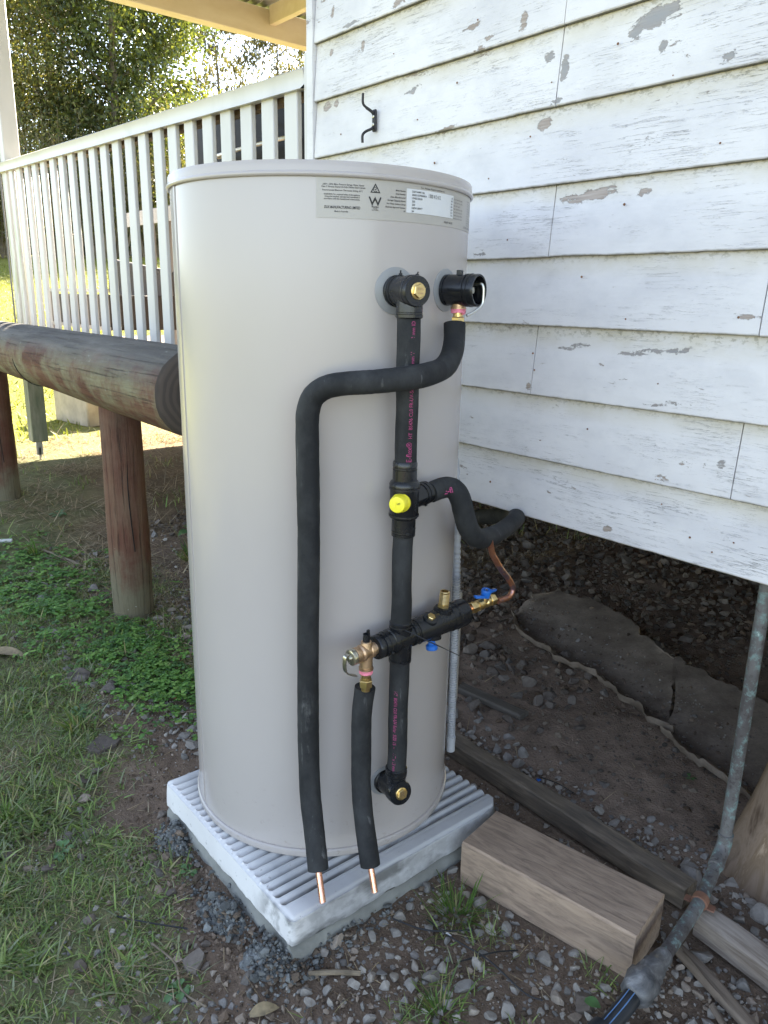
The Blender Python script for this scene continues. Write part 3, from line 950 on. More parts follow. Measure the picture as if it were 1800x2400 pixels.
st_ = thing('outdoor_seat', 'low dark woven outdoor seat with pale frame, glimpsed between the left slats', 'seat', (-5.55, 2.1, 0.93))
MB().box((-5.55, 2.1, 1.13), (1.15, 0.50, 0.22), bevel=0.01).build('seat', M['wicker'], st_)
MB().box((-5.55, 2.32, 1.32), (1.15, 0.06, 0.26), bevel=0.01, M4=Matrix.Rotation(0.10, 4, 'Y')).build('backrest', M['wicker'], st_)
for z in (1.265, 1.03):
    MB().box((-5.55, 1.845, z), (1.17, 0.02, 0.022)).build('frame_rail', M['bbqpanel'], st_, smooth=False)
for x in (-6.1, -5.0):
    MB().box((x, 1.845, 1.10), (0.03, 0.03, 0.34)).build('leg', M['bbqpanel'], st_, smooth=False)

# pier under the verandah
pr_ = MB().box((0, 0, 0.18), (0.62, 0.45, 0.40), bevel=0.012)
pr_.v = [tuple(Matrix.Rotation(R(9), 3, 'Z') @ Vector(p) + Vector((-7.30, 2.50, 0.10))) for p in pr_.v]
tag(pr_.build('concrete_pier', M['pier']), 'square tan concrete block standing on the sunlit ground beyond the log posts', 'block')

# ------------------------------------------------------------------ round log barrier
lg = thing('log_barrier', 'weathered round log resting on short round posts in front of the verandah', 'barrier', (-3.4, 1.07, 0.0))


def logmesh(p0, p1, r0, r1, n=28, seg=40, seed=0, notch=None):
    p0 = Vector(p0); p1 = Vector(p1); ax = (p1 - p0).normalized()
    u = ax.cross(Vector((0, 0, 1))) if abs(ax.z) < 0.9 else Vector((1, 0, 0))
    u.normalize(); w = ax.cross(u)
    V = []; F = []
    for i in range(seg + 1):
        t = i / seg; p = p0.lerp(p1, t); r = r0 + (r1 - r0) * t
        for k in range(n):
            a = 2 * math.pi * k / n
            q = r * (1 + 0.10 * (float(fbm(math.cos(a) * 0.8 + seed * 3 + t * 3.5, math.sin(a) * 0.8 + t * 2.2, 1.3, 3, seed)) - 0.45) + 0.022 * (float(vnoise(a * 4.2 + seed, t * 9, 1.7, seed)) - 0.5))
            pt = p + u * (q * math.cos(a)) + w * (q * math.sin(a))
            V.append(tuple(pt))
    for i in range(seg):
        for k in range(n):
            k2 = (k + 1) % n
            F.append((i * n + k, i * n + k2, (i + 1) * n + k2, (i + 1) * n + k))
    return V, F, n, seg


V, F, n, seg = logmesh((-7.6, 1.075, 0.995), (-2.185, 1.065, 0.955), 0.118, 0.136, seed=2, seg=90)
lo = MB().add(V, F).build('log', M['log'], lg, ang=60)
e0 = seg * n
ring = [Vector(v) for v in V[e0:e0 + n]]
cen = sum(ring, Vector()) / n
ev = [tuple(v) for v in ring] + [tuple(cen + (v - cen) * 0.93 + Vector((0.014, 0, 0))) for v in ring] + [tuple(cen + (v - cen) * 0.45 + Vector((0.011, 0, 0))) for v in ring] + [tuple(cen + Vector((0.012, 0, 0)))]
ef = []
for k in range(n):
    k2 = (k + 1) % n
    ef += [(k, k2, n + k2, n + k), (n + k, n + k2, 2 * n + k2, 2 * n + k), (2 * n + k, 2 * n + k2, 3 * n)]
MB().add(ev, ef).build('end_grain', M['logend'], lg, ang=60)
# shrinkage cracks round the log and down the posts
for (x, a0, a1) in ((-3.72, 20, 200), (-2.75, 150, 235)):
    pts = []
    for a in range(a0, a1, 12):
        q = 0.1335 - 0.006 * (x + 2.29) / -5.0
        pts.append((x + 0.012 * math.sin(a * 0.06), 1.07 - q * math.sin(R(a)) * 1.0, 0.962 + q * math.cos(R(a))))
    MB().tube(pts, 0.0018, 6).build('crack', M['crack'], lg)
for (x, y, r, zt, sd) in ((-2.885, 1.085, 0.078, 0.865, 4), (-4.92, 1.11, 0.092, 0.92, 7), (-6.95, 1.12, 0.09, 0.93, 9)):
    V, F, n, seg = logmesh((x, y, -0.12), (x + 0.02, y - 0.008, zt), r * 1.03, r * 0.97, seed=sd, seg=30)
    po = MB().add(V, F).build('post', M['logpost'], lg, ang=60)
    dx, dy = 0.0 - x, 0.0 - y
    dl = math.hypot(dx, dy); dx, dy = dx / dl, dy / dl
    tx, ty = -dy, dx
    pts = [(x + 0.012 + dx * r * 0.985 + tx * (0.012 + 0.006 * math.sin(z * 9)), y + dy * r * 0.985 + ty * (0.012 + 0.006 * math.sin(z * 9)), z) for z in np.arange(0.28, 0.8, 0.05)]
    MB().tube(pts, 0.0022, 5).build('crack', M['crack'], po)

# ------------------------------------------------------------------ concrete pad and its mortar bed
TX, TY = -1.379, 0.968
TR = 0.30
PB, PT = 0.036, 0.100
pad_x0, pad_x1, pad_y0, pad_y1 = TX - 0.208, TX + 0.353, TY - 0.322, TY + 0.262
bed = MB()
n = 24
V = []; F = []
lay = [(-0.03, 0.008), (0.016, 0.004), (0.033, -0.010), (0.040, -0.05)]
per = []
for i in range(n):
    per.append((pad_x0 + (pad_x1 - pad_x0) * i / n, pad_y0, 0, -1))
for i in range(n):
    per.append((pad_x1, pad_y0 + (pad_y1 - pad_y0) * i / n, 1, 0))
for i in range(n):
    per.append((pad_x1 - (pad_x1 - pad_x0) * i / n, pad_y1, 0, 1))
for i in range(n):
    per.append((pad_x0, pad_y1 - (pad_y1 - pad_y0) * i / n, -1, 0))
m_ = len(per)
for (z, off) in lay:
    for (x, y, nx, ny) in per:
        w = 0.016 * (float(fbm(x * 3, y * 3, 9, 3, 3)) - 0.5)
        V.append((x + nx * (off + w), y + ny * (off + w), z + 0.2 * w))
for r_ in range(len(lay) - 1):
    for k in range(m_):
        k2 = (k + 1) % m_
        F.append((r_ * m_ + k, r_ * m_ + k2, (r_ + 1) * m_ + k2, (r_ + 1) * m_ + k))
F.append(tuple(range((len(lay) - 1) * m_, len(lay) * m_)))
o = bed.add(V, F).build('mortar_bed', M['mortar'], ang=50)
tag(o, 'rough grey mortar bed squeezed out beneath the white concrete pad', 'mortar')

nx, ny = 23 * 10, 90
xs_ = np.linspace(pad_x0, pad_x1, nx + 1); ys_ = np.linspace(pad_y0, pad_y1, ny + 1)
V = []; F = []
cham = 0.007


def padtop(x, y):
    ex = min(x - pad_x0, pad_x1 - x); ey0 = y - pad_y0; ey1 = pad_y1 - y
    t = (x - pad_x0) / ((pad_x1 - pad_x0) / 23)
    rib = abs(math.sin(math.pi * t)) ** 0.62
    g = float(sstep(0.010, 0.014, x - pad_x0) * sstep(0.030, 0.034, pad_x1 - x) * sstep(0.009, 0.0125, ey0) * sstep(-0.001, 0.0, ey1))
    z = PT - 0.0115 * g * (1 - rib)
    e = min(ex, ey0)
    if e < cham:
        z = min(z, PT - (cham - e) * 0.75)
    z += 0.0007 * (float(fbm(x, y, 60, 3)) - 0.5)
    # corner clipped on the right
    return z


clip = 0.022
for x in xs_:
    for y in ys_:
        xx, yy = x, y
        for (cx_, cy__) in ((pad_x1, pad_y1), (pad_x0, pad_y0), (pad_x1, pad_y0)):
            c_ = clip if cy__ == pad_y1 else 0.007
            a = abs(x - cx_); b = abs(y - cy__)
            if a + b < c_:
                d = (c_ - a - b) / 2
                xx += math.copysign(d, (pad_x0 + pad_x1) / 2 - cx_); yy += math.copysign(d, (pad_y0 + pad_y1) / 2 - cy__)
        V.append((xx, yy, padtop(x, y)))
for i in range(nx):
    for j in range(ny):
        a = i * (ny + 1) + j
        F.append((a, a + ny + 1, a + ny + 2, a + 1))
# walls down to a ragged underside
loop = [(i, 0) for i in range(nx)] + [(nx, j) for j in range(ny)] + [(i, ny) for i in range(nx, 0, -1)] + [(0, j) for j in range(ny, 0, -1)]
base = len(V); m_ = len(loop)
for (fz, bulge) in ((0.9, 0.0015), (0.45, 0.004), (0.0, 0.005)):
    for (i, j) in loop:
        x, y, z = V[i * (ny + 1) + j]
        cxm, cym = (pad_x0 + pad_x1) / 2, (pad_y0 + pad_y1) / 2
        nxv = (1 if i == nx else -1 if i == 0 else 0); nyv = (1 if j == ny else -1 if j == 0 else 0)
        rg = 0.016 * (float(fbm(x * 1.0, y * 1.0, 30, 4, 8)) - 0.5) if fz < 0.1 else 0
        w = 0.0018 * (float(fbm(x, y + z, 40, 3, 4)) - 0.5)
        V.append((x + nxv * (bulge + w), y + nyv * (bulge + w), PB + 0.006 + (z - PB) * fz + rg))
idx = [i * (ny + 1) + j for (i, j) in loop]
for k in range(m_):
    k2 = (k + 1) % m_
    F.append((idx[k2], idx[k], base + k, base + k2))
    for r_ in range(2):
        F.append((base + r_ * m_ + k2, base + r_ * m_ + k, base + (r_ + 1) * m_ + k, base + (r_ + 1) * m_ + k2))
F.append(tuple(base + 2 * m_ + k for k in range(m_)))
o = MB().add(V, F).build('concrete_pad', M['pad'], ang=60)
tag(o, 'square white concrete pad with ribbed top carrying the water heater', 'slab')

# ------------------------------------------------------------------ the water heater
wh = thing('water_heater', 'tall beige cylindrical electric water heater standing on the ribbed concrete pad', 'water heater', (TX, TY, PT))
H = 1.442
A0 = (0, -1, 0)
MB().lathe([(0.27, PT + 0.006), (TR + 0.0035, PT + 0.0005), (TR + 0.0055, PT + 0.004), (TR + 0.0055, PT + 0.0155), (TR + 0.003, PT + 0.018), (TR - 0.002, PT + 0.0185)], (TX, TY, 0), (0, 0, 1), 160).build('base_rim', M['tank'], wh, ang=30)
MB().lathe([(TR, PT + 0.0185), (TR, PT + 0.30), (TR, PT + 0.75), (TR, H + 0.004)], (TX, TY, 0), (0, 0, 1), 160).build('body', M['tank'], wh)
lid = [(TR - 0.002, H + 0.001), (TR + 0.0035, H - 0.002), (TR + 0.0062, H - 0.0005), (TR + 0.0070, H + 0.0025), (TR + 0.0062, H + 0.0055), (TR + 0.0040, H + 0.0070), (TR + 0.0036, H + 0.014), (TR + 0.0034, H + 0.0200), (TR + 0.002, H + 0.0230), (TR - 0.003, H + 0.0243), (TR - 0.02, H + 0.0246), (0.14, H + 0.027), (0, H + 0.028)]
MB().lathe(lid, (TX, TY, 0), (0, 0, 1), 160).build('lid', M['tank'], wh, ang=50)


def cyl(th, off, z):
    return Vector((TX + (TR + off) * math.cos(R(th)), TY + (TR + off) * math.sin(R(th)), z))


def frame(th):
    return Vector((math.cos(R(th)), math.sin(R(th)), 0)), Vector((-math.sin(R(th)), math.cos(R(th)), 0))


def patch(th0, th1, z0, z1, off, n=24, rot=0):
    V = []; F = []
    for i in range(n + 1):
        t = th0 + (th1 - th0) * i / n
        V += [tuple(cyl(t, off, z0)), tuple(cyl(t, off, z1)), tuple(cyl(t, off - 0.0006, z0)), tuple(cyl(t, off - 0.0006, z1))]
    for i in range(n):
        a = 4 * i
        F += [(a, a + 4, a + 5, a + 1), (a + 1, a + 5, a + 7, a + 3), (a, a + 2, a + 6, a + 4)]
    F += [(0, 1, 3, 2), (4 * n, 4 * n + 2, 4 * n + 3, 4 * n + 1)]
    return MB().add(V, F)


# seam, lid tab
er, et = frame(-101)
MB().box(tuple(cyl(-101, 0.0004, (PT + H) / 2 + 0.01)), (0.0022, 0.011, H - PT - 0.022), rot=R(-101)).build('seam', M['tank'], wh, smooth=False)
MB().box((-1.60, 0.80, H + 0.029), (0.045, 0.05, 0.012), bevel=0.003).build('cable_cover', M['steel'], wh)
patch(-36.9, 62, 1.376, 1.4405, 0.0008, 60).build('rating_label', M['sticker'], wh)
wp = patch(-6.0, 18.2, 1.3915, 1.4307, 0.0016, 24).build('data_panel', M['panel'], wh)

# ---- printing on the label -------------------------------------------------
FONT = None


def text_mesh(s, size, italic=False, bold=0.0):
    cu = bpy.data.curves.new('t', 'FONT')
    cu.body = s; cu.size = size; cu.resolution_u = 3
    cu.align_x = 'LEFT'
    if italic:
        cu.shear = 0.22
    cu.offset = bold * size
    ob = bpy.data.objects.new('t', cu)
    me = ob.to_mesh()
    V = [tuple(v.co) for v in me.vertices]; F = [tuple(p.vertices) for p in me.polygons]
    ob.to_mesh_clear()
    bpy.data.objects.remove(ob); bpy.data.curves.remove(cu)
    return np.array(V) if V else np.zeros((0, 3)), F


def fit(s, w, h=None, italic=False, bold=0.0):
    """lettering scaled to a given width (metres); cap height follows unless h is given"""
    V, F = text_mesh(s, 1.0, italic, bold)
    x0, x1 = V[:, 0].min(), V[:, 0].max()
    k = w / (x1 - x0)
    V = (V - [x0, 0, 0])
    V[:, 0] *= k
    V[:, 1] *= k if h is None else h / 0.73
    return V, F


def on_tank(mb, s, th0, th1, z, h=None, italic=False, bold=0.012, off=0.0013, tilt=0.0):
    V, F = fit(s, R(th1 - th0) * TR, h, italic, bold)
    P = []
    for (x, y, _) in V:
        P.append(tuple(cyl(th0 + math.degrees(x / TR), off, z + y + tilt * x)))
    mb.add(P, F)


ink = MB()
on_tank(ink, '240V ~ 50Hz Mains Pressure Storage Water Heater', -34.9, -21.4, 1.4275, 0.0028, True)
on_tank(ink, 'Class Y Vitreous Enamel On Fully Welded Steel Cylinder', -35.3, -20.9, 1.4237, 0.0028, True)
on_tank(ink, 'Recommended Maximum Thermostat Setting: 65\u00b0C', -35.0, -21.8, 1.4185, 0.0027, True)
on_tank(ink, 'WARNING: For continued safety of this appliance,', -34.5, -22.8, 1.4120, 0.0027)
on_tank(ink, 'it must be installed, operated and maintained in', -34.2, -22.9, 1.4085, 0.0027)
on_tank(ink, "accordance with the manufacturer's instructions.", -34.5, -22.8, 1.4050, 0.0027)
on_tank(ink, 'DUX MANUFACTURING LIMITED', -34.4, -22.7, 1.3910, 0.0045, True, 0.02)
on_tank(ink, 'Made in Australia', -31.1, -26.7, 1.3853, 0.0028)
on_tank(ink, 'WaterMark', -18.9, -16.4, 1.3952, 0.0028, False, 0.02)
on_tank(ink, 'AS3498', -18.4, -16.9, 1.3926, 0.0017)
on_tank(ink, 'CL-0-1-40040', -18.8, -16.5, 1.3904, 0.0017)
on_tank(ink, 'For Advice, Repairs and Service', 0.1, 12.3, 1.4328, 0.0034, False, 0.0)
cap = ['Model Number', 'Serial Number', 'Date Manufactured', 'Storage Capacity (litres)', 'Hot Water Delivery (litres)', 'Electrical Approval Number', 'IP']
wd = [3.9, 3.9, 5.8, 6.9, 7.2, 7.6, 0.7]
for i, (c_, w) in enumerate(zip(cap, wd)):
    on_tank(ink, c_, -6.4 - w, -6.4, 1.4243 - i * 0.00545, 0.0027, True)
rc = ['Tank Test Press. (kPa)', 'Valve Test Press. (kPa)', 'Inlet Press. (kPa)', 'Max. Supply Press. (kPa)', 'Max. Rated Working (kW)', 'Heating Unit Upper (kW)', 'Heating Unit Lower (kW)']
for i, c_ in enumerate(rc):
    on_tank(ink, c_, 18.7, 26.5 if i not in (2,) else 24.0, 1.4243 - i * 0.00545, 0.0024, False, 0.0)
for i, w in enumerate((13, 14, 13, 12, 14, 11, 4, 13, 12, 14, 13)):
    on_tank(ink, ['Installation must be made by', 'a licensed plumber in line', 'with the local authority and', 'with the requirements of', 'the standard noted on the', 'front. The valve', 'must', 'be operated every half year', 'and replaced by a licensed', 'plumber at the intervals set', 'out in the owner booklet'][i], 33, 33 + w, 1.4285 - i * 0.0043, 0.0022, False, 0.0)
on_tank(ink, 'RELIEF VALVE', 12.5, 18.1, 1.3815, 0.0036, False, 0.0)
on_tank(ink, 'ELECTRICAL CONNECTION', 29, 40, 1.3795, 0.0036, False, 0.0)
ink.build('printed_text', M['ink'], wh, smooth=False)
ip = MB()
for i, c_ in enumerate(['250T1HW0 136', '2005153900954', '15/05/2020', '250', '250', 'NSW18077', '34']):
    on_tank(ip, c_, -3.9, -3.9 + [5.4, 6.4, 4.5, 1.3, 1.3, 4.6, 0.9][i], 1.4248 - i * 0.0053, 0.0032, off=0.0021)
on_tank(ip, '1300 412 612', 3.6, 9.7, 1.4195, 0.0066, bold=0.0, off=0.0021)
for i, c_ in enumerate(['0', '1000', '1000', '800', '4.8', '3.6', '3.6']):
    on_tank(ip, c_, 16.3 if i else 16.8, 17.5, 1.4240 - i * 0.0049, 0.003, off=0.0021)
ip.build('panel_text', M['ink'], wp, smooth=False)

# compliance triangle with tick, and the W mark
mk = MB()


def stroke(pts, w, closed=False, off=0.0013):
    P = [np.array(p, float) for p in pts]
    n_ = len(P); L_ = []; Rr = []
    for i in range(n_):
        a = P[i - 1] if (closed or i) else P[i]; b = P[(i + 1) % n_] if (closed or i < n_ - 1) else P[i]
        d1 = P[i] - a; d2 = b - P[i]
        d1 = d1 / (np.linalg.norm(d1) or 1); d2 = d2 / (np.linalg.norm(d2) or 1)
        nn = np.array([-(d1 + d2)[1], (d1 + d2)[0]]); ln = np.linalg.norm(nn) or 1; nn = nn / ln
        c = max(0.35, abs(nn @ np.array([-d2[1], d2[0]])) if np.linalg.norm(d2) else 1)
        L_.append(P[i] + nn * w / c); Rr.append(P[i] - nn * w / c)
    V = [tuple(cyl(p[0], off, 0) + Vector((0, 0, 0))) for p in []]
    Q = L_ + Rr
    V = [tuple(cyl(q[0], off, q[1])) for q in [(th_c + math.degrees(p[0] / TR), z_c + p[1]) for p in Q]]
    F = []
    for i in range(n_ if closed else n_ - 1):
        j = (i + 1) % n_
        F.append((i, j, n_ + j, n_ + i))
    mk.add(V, F)


th_c, z_c = -17.6, 1.4195
stroke([(-0.0078, 0), (0.0078, 0), (0, 0.0128)], 0.0008, True)
stroke([(0.0036 * math.cos(R(a)), 0.0047 + 0.0036 * math.sin(R(a))) for a in range(60, 331, 15)], 0.0005)
stroke([(-0.0014, 0.0054), (0.0002, 0.0036), (0.0034, 0.0082)], 0.0005)
th_c, z_c = -17.65, 1.3995
stroke([(-0.0105, 0.0128), (-0.0052, 0.001), (-0.0005, 0.0105)], 0.0013)
stroke([(-0.0018, 0.0062), (0.0, 0.0105), (0.0052, 0.001), (0.0105, 0.0128)], 0.0013)
mk.build('printed_mark', M['ink'], wh, smooth=False)

# ---- flow tee at the top, bend at the bottom, relief valve ------------------
RX, RY = -1.0385, 0.9135          # riser axis


def flange(th, z, r):
    er, et = frame(th)
    V = []; F = []
    n_ = 48
    for rr, dz in ((r, 0.0), (r, 0.0015), (r - 0.002, 0.0024), (r * 0.4, 0.0026)):
        for k in range(n_):
            a = 2 * math.pi * k / n_
            V.append(tuple(cyl(th + math.degrees(rr * math.cos(a) / TR), dz, z + rr * math.sin(a))))
    for i in range(3):
        for k in range(n_):
            k2 = (k + 1) % n_
            F.append((i * n_ + k, i * n_ + k2, (i + 1) * n_ + k2, (i + 1) * n_ + k))
    return MB().add(V, F).build('pipe_flange', M['flange'], wh, ang=30)


FT = -9.4
flange(FT, 1.2595, 0.041)
flange(15.4, 1.2635, 0.039)
flange(FT - 0.4, 0.262, 0.033)


def hexplug(mb, o, ax, r, h, ref=(0, 0, 1)):
    mb.lathe([(r * 1.22, 0), (r * 1.22, 0.0018), (r * 1.1, 0.0024)], o, ax, 28)
    o2 = Vector(o) + Vector(ax).normalized() * 0.0024
    mb.lathe([(r * 1.04, 0), (r * 1.04, h - 0.0012), (r * 0.94, h)], o2, ax, 6, ref=ref)


def band(mb, o, ax, r, t, w=0.0032, n=32):
    mb.lathe([(r, t - w / 2), (r + 0.0011, t - w / 2 + 0.0004), (r + 0.0011, t + w / 2 - 0.0004), (r, t + w / 2)], o, ax, n)


def tie(parent, o, ax, r, ang_ref, lock=True, tail=0.0):
    """a cable tie band with its locking head"""
    mb = MB()
    ax = Vector(ax).normalized()
    mb.lathe([(r - 0.001, -0.0017), (r + 0.0009, -0.0015), (r + 0.0009, 0.0015), (r - 0.001, 0.0017)], o, ax, 32)
    rf_ = Vector(ang_ref); rf_ = (rf_ - ax * rf_.dot(ax)).normalized()
    p = Vector(o) + rf_ * (r + 0.0018)
    q = rf_.to_track_quat('Z', 'Y').to_matrix().to_4x4()
    mb.box(tuple(p), (0.0058, 0.0046, 0.0044), M4=q, bevel=0.0006)
    if tail:
        mb.box(tuple(p + rf_ * tail / 2), (0.0028, 0.0012, tail), M4=q)
    return mb.build('cable_tie', M['tie'], parent)


def emboss(mb, s, c, xa, ya, w):
    V, F = fit(s, w, None, False, 0.01)
    V[:, 0] -= w / 2
    c = Vector(c); xa = Vector(xa).normalized(); ya = Vector(ya).normalized(); za = xa.cross(ya)
    mb.add([tuple(c + xa * x + ya * y) for (x, y, _) in V], F)


def lookdir(p):
    d = Vector((0, 0, CAMZ)) - Vector(p)
    return d.normalized()


ZUP = Vector((0, 0, 1))
er, et = frame(FT)
ft = thing('outlet_tee', 'upper black plastic tee cover with hexagonal brass plug, above the vertical riser', 'pipe fitting', tuple(cyl(FT, 0.03, 1.2595)))
b = MB()
o_ = cyl(FT, 0, 1.2595)
b.lathe([(0.0245, 0.0025), (0.0275, 0.003), (0.0275, 0.008), (0.026, 0.0085), (0.0258, 0.014), (0.0255, 0.05), (0.0272, 0.0505), (0.0272, 0.0535), (0.0258, 0.054), (0.0258, 0.057), (0.0272, 0.0575), (0.0272, 0.0605), (0.0262, 0.061), (0.0262, 0.071), (0.025, 0.0735), (0.0165, 0.0738)], o_, er, 40)
b.lathe([(0.0215, 1.2595), (0.0232, 1.24), (0.0236, 1.2245), (0.0222, 1.224), (0.0222, 1.2205), (0.0243, 1.220), (0.0243, 1.2155), (0.022, 1.2135)], (RX, RY, 0), ZUP, 36)
b.build('cover', M['plastic'], ft, ang=32)
b = MB()
hexplug(b, cyl(FT, 0.0738, 1.2595), er, 0.0118, 0.0055, ref=(0.25, 0.1, 1))
pl_ = b.build('brass_plug', M['brass'], ft, ang=25)
b = MB(); emboss(b, 'AVG', cyl(FT, 0.0826, 1.2608), et, ZUP, 0.0125); emboss(b, '15 MM', cyl(FT, 0.0826, 1.2545), et, ZUP, 0.0105)
b.build('stamped_text', M['bronze'], pl_, smooth=False)
b = MB(); c_ = Vector((RX, RY, 1.2595)) + (lookdir((RX, RY, 1.26)) * 0.0) 
emboss(b, 'AVG', cyl(FT, 0.03, 1.2595) + (-et) * 0.0263 + Vector((0, 0, -0.003)), er, ZUP, 0.014)
b.build('raised_text', M['plastic'], ft, smooth=False)
tie(ft, cyl(FT, 0.016, 1.2595), er, 0.0262, (0, 0, 1), tail=0.007)
tie(ft, cyl(FT, 0.0555, 1.2595), er, 0.0262, et * 0.35 + ZUP, tail=0.006)
tie(ft, (RX, RY, 1.2222), ZUP, 0.0225, lookdir((RX, RY, 1.22)))

fb = thing('inlet_bend', 'lower black plastic bend with brass plug near the foot of the heater', 'pipe fitting', tuple(cyl(FT - 0.4, 0.03, 0.27)))
b = MB()
er2, et2 = frame(FT - 0.4)
o_ = cyl(FT - 0.4, 0, 0.262)
axb = (er2 + Vector((0, 0, 0.16))).normalized()
b.lathe([(0.0235, 0.0025), (0.0255, 0.003), (0.0255, 0.008), (0.0225, 0.009), (0.022, 0.046), (0.0245, 0.047), (0.0245, 0.052), (0.0232, 0.0525), (0.0255, 0.054), (0.0255, 0.069), (0.0242, 0.0715), (0.0145, 0.0718)], o_, axb, 40)
b.lathe([(0.0195, 0.268), (0.0205, 0.30), (0.0222, 0.302), (0.0225, 0.308), (0.0205, 0.309), (0.0205, 0.313), (0.0225, 0.3135), (0.0225, 0.319), (0.0205, 0.3205)], (RX, RY - 0.002, 0), ZUP, 36)
b.build('cover', M['plastic'], fb, ang=32)
b = MB()
hexplug(b, o_ + axb * 0.0718, axb, 0.0108, 0.005, ref=(0.2, 0.2, 1))
pl_ = b.build('brass_plug', M['brass'], fb, ang=25)
b = MB(); emboss(b, 'R', o_ + axb * 0.0802 + Vector((0, 0, -0.004)), et2, axb.cross(et2), 0.0085)
b.build('stamped_text', M['bronze'], pl_, smooth=False)
tie(fb, (RX, RY - 0.002, 0.3108), ZUP, 0.0207, lookdir((RX, RY, 0.31)))

# relief valve
RT = 15.4
er, et = frame(RT)
rv = thing('relief_valve', 'black capped pressure relief valve with steel lever and pink tape, upper right of the heater', 'valve', tuple(cyl(RT, 0.03, 1.264)))
o_ = cyl(RT, 0, 1.264)
MB().lathe([(0.0255, 0.0025), (0.0285, 0.003), (0.0285, 0.008), (0.0268, 0.0085), (0.0268, 0.013), (0.0285, 0.0135), (0.0278, 0.046), (0.0298, 0.0465), (0.0298, 0.050), (0.0282, 0.0505), (0.0282, 0.054), (0.0302, 0.0545), (0.0302, 0.058), (0.0288, 0.0585), (0.0295, 0.070), (0.0285, 0.0725), (0.0255, 0.0722), (0.0245, 0.068), (0.0238, 0.045), (0.0, 0.045)], o_, er, 44).box(tuple(cyl(RT, 0.03, 1.2945)), (0.010, 0.010, 0.011), rot=R(RT), bevel=0.001).build('cover', M['plastic'], rv, ang=32)
b = MB(); emboss(b, 'AVG', cyl(RT, 0.027, 1.262) - et * 0.0288, er, ZUP, 0.015)
b.build('raised_text', M['plastic'], rv, smooth=False)
MB().lathe([(0.0135, 0.045), (0.0135, 0.0515), (0.011, 0.053), (0.006, 0.053), (0.0055, 0.060), (0.0, 0.0605)], o_, er, 24).build('spring_cap', M['steel'], rv)
L0 = cyl(RT, 0.056, 1.264)
MB().tube(spline([tuple(L0 + ZUP * 0.010 + et * 0.004), tuple(L0 + er * 0.020 + ZUP * 0.010 + et * 0.004), tuple(L0 + er * 0.023 - ZUP * 0.012 + et * 0.004), tuple(L0 + er * 0.022 - ZUP * 0.026 + et * 0.001), tuple(L0 + er * 0.014 - ZUP * 0.038 - et * 0.012), tuple(L0 + er * 0.006 - ZUP * 0.045 - et * 0.024)]), 0.0026, 8).build('lever', M['steel'], rv)
oz_ = cyl(RT, 0.030, 0)
MB().lathe([(0.013, 1.245), (0.0128, 1.234), (0.0150, 1.2335), (0.0150, 1.2305), (0.012, 1.230)], oz_, ZUP, 28).build('outlet', M['bronze'], rv)
MB().tube([tuple(oz_ + Vector((0.0125 * math.cos(a * 0.5), 0.0125 * math.sin(a * 0.5), 1.2225 + 0.0075 * a / 40 + random.uniform(-0.001, 0.001)))) for a in range(41)], 0.0022, 6, wob=0.35).build('thread_tape', M['pink'], rv)
b = MB(); b.lathe([(0.0095, 1.224), (0.0095, 1.2165), (0.011, 1.216)], oz_, ZUP, 24)
b.lathe([(0.0118, 1.2155), (0.0132, 1.2145), (0.0132, 1.2035), (0.0118, 1.2025)], oz_, ZUP, 6, ref=(1, 0.3, 0))
b.build('compression_nut', M['brass'], rv, ang=25)

# ---- the lagged pipes -------------------------------------------------------
S = [(-1.0611, 1.0477, 1.2035), (-1.0533, 1.041, 1.1748), (-1.0382, 1.0208, 1.1489), (-1.0195, 0.9849, 1.1285), (-1.0, 0.9296, 1.1203), (-0.994, 0.8781, 1.1163), (-1.0165, 0.8191, 1.1109), (-1.0540, 0.7867, 1.1059), (-1.0821, 0.7678, 1.0981), (-1.1014, 0.7547, 1.0816), (-1.1095, 0.7491, 1.0579), (-1.1126, 0.7485, 1.0315), (-1.1141, 0.7498, 0.9592), (-1.112, 0.7493, 0.8774), (-1.1104, 0.7481, 0.793), (-1.1095, 0.7444, 0.624), (-1.1101, 0.7437, 0.4433), (-1.1079, 0.7432, 0.3676), (-1.0985, 0.7395, 0.2955), (-1.0748, 0.7318, 0.2331), (-1.0453, 0.7210, 0.1648)]
D = [(-1.0536, 0.8389, 0.5191), (-1.0556, 0.834, 0.4736), (-1.0561, 0.8328, 0.4363), (-1.0542, 0.8321, 0.3596), (-1.0495, 0.829, 0.306), (-1.0289, 0.8205, 0.2457), (-0.9970, 0.8133, 0.1588)]
L = [(-1.0459, 0.958, 0.8883), (-1.0459, 0.987, 0.8883), (-1.045, 1.012, 0.893), (-1.0385, 1.027, 0.8945), (-1.028, 1.037, 0.8887), (-1.0212, 1.045, 0.8703), (-1.0181, 1.052, 0.8448), (-1.0158, 1.062, 0.8158), (-1.0211, 1.085, 0.791), (-1.0403, 1.13, 0.77), (-1.0727, 1.2, 0.7552), (-1.117, 1.29, 0.7444), (-1.1472, 1.35, 0.7401), (-1.1728, 1.395, 0.7373), (-1.2017, 1.43, 0.7292), (-1.2448, 1.468, 0.7182), (-1.2974, 1.49, 0.7024), (-1.3719, 1.51, 0.6785), (-1.4507, 1.53, 0.6552), (-1.5289, 1.55, 0.6319), (-1.70, 1.60, 0.59)]


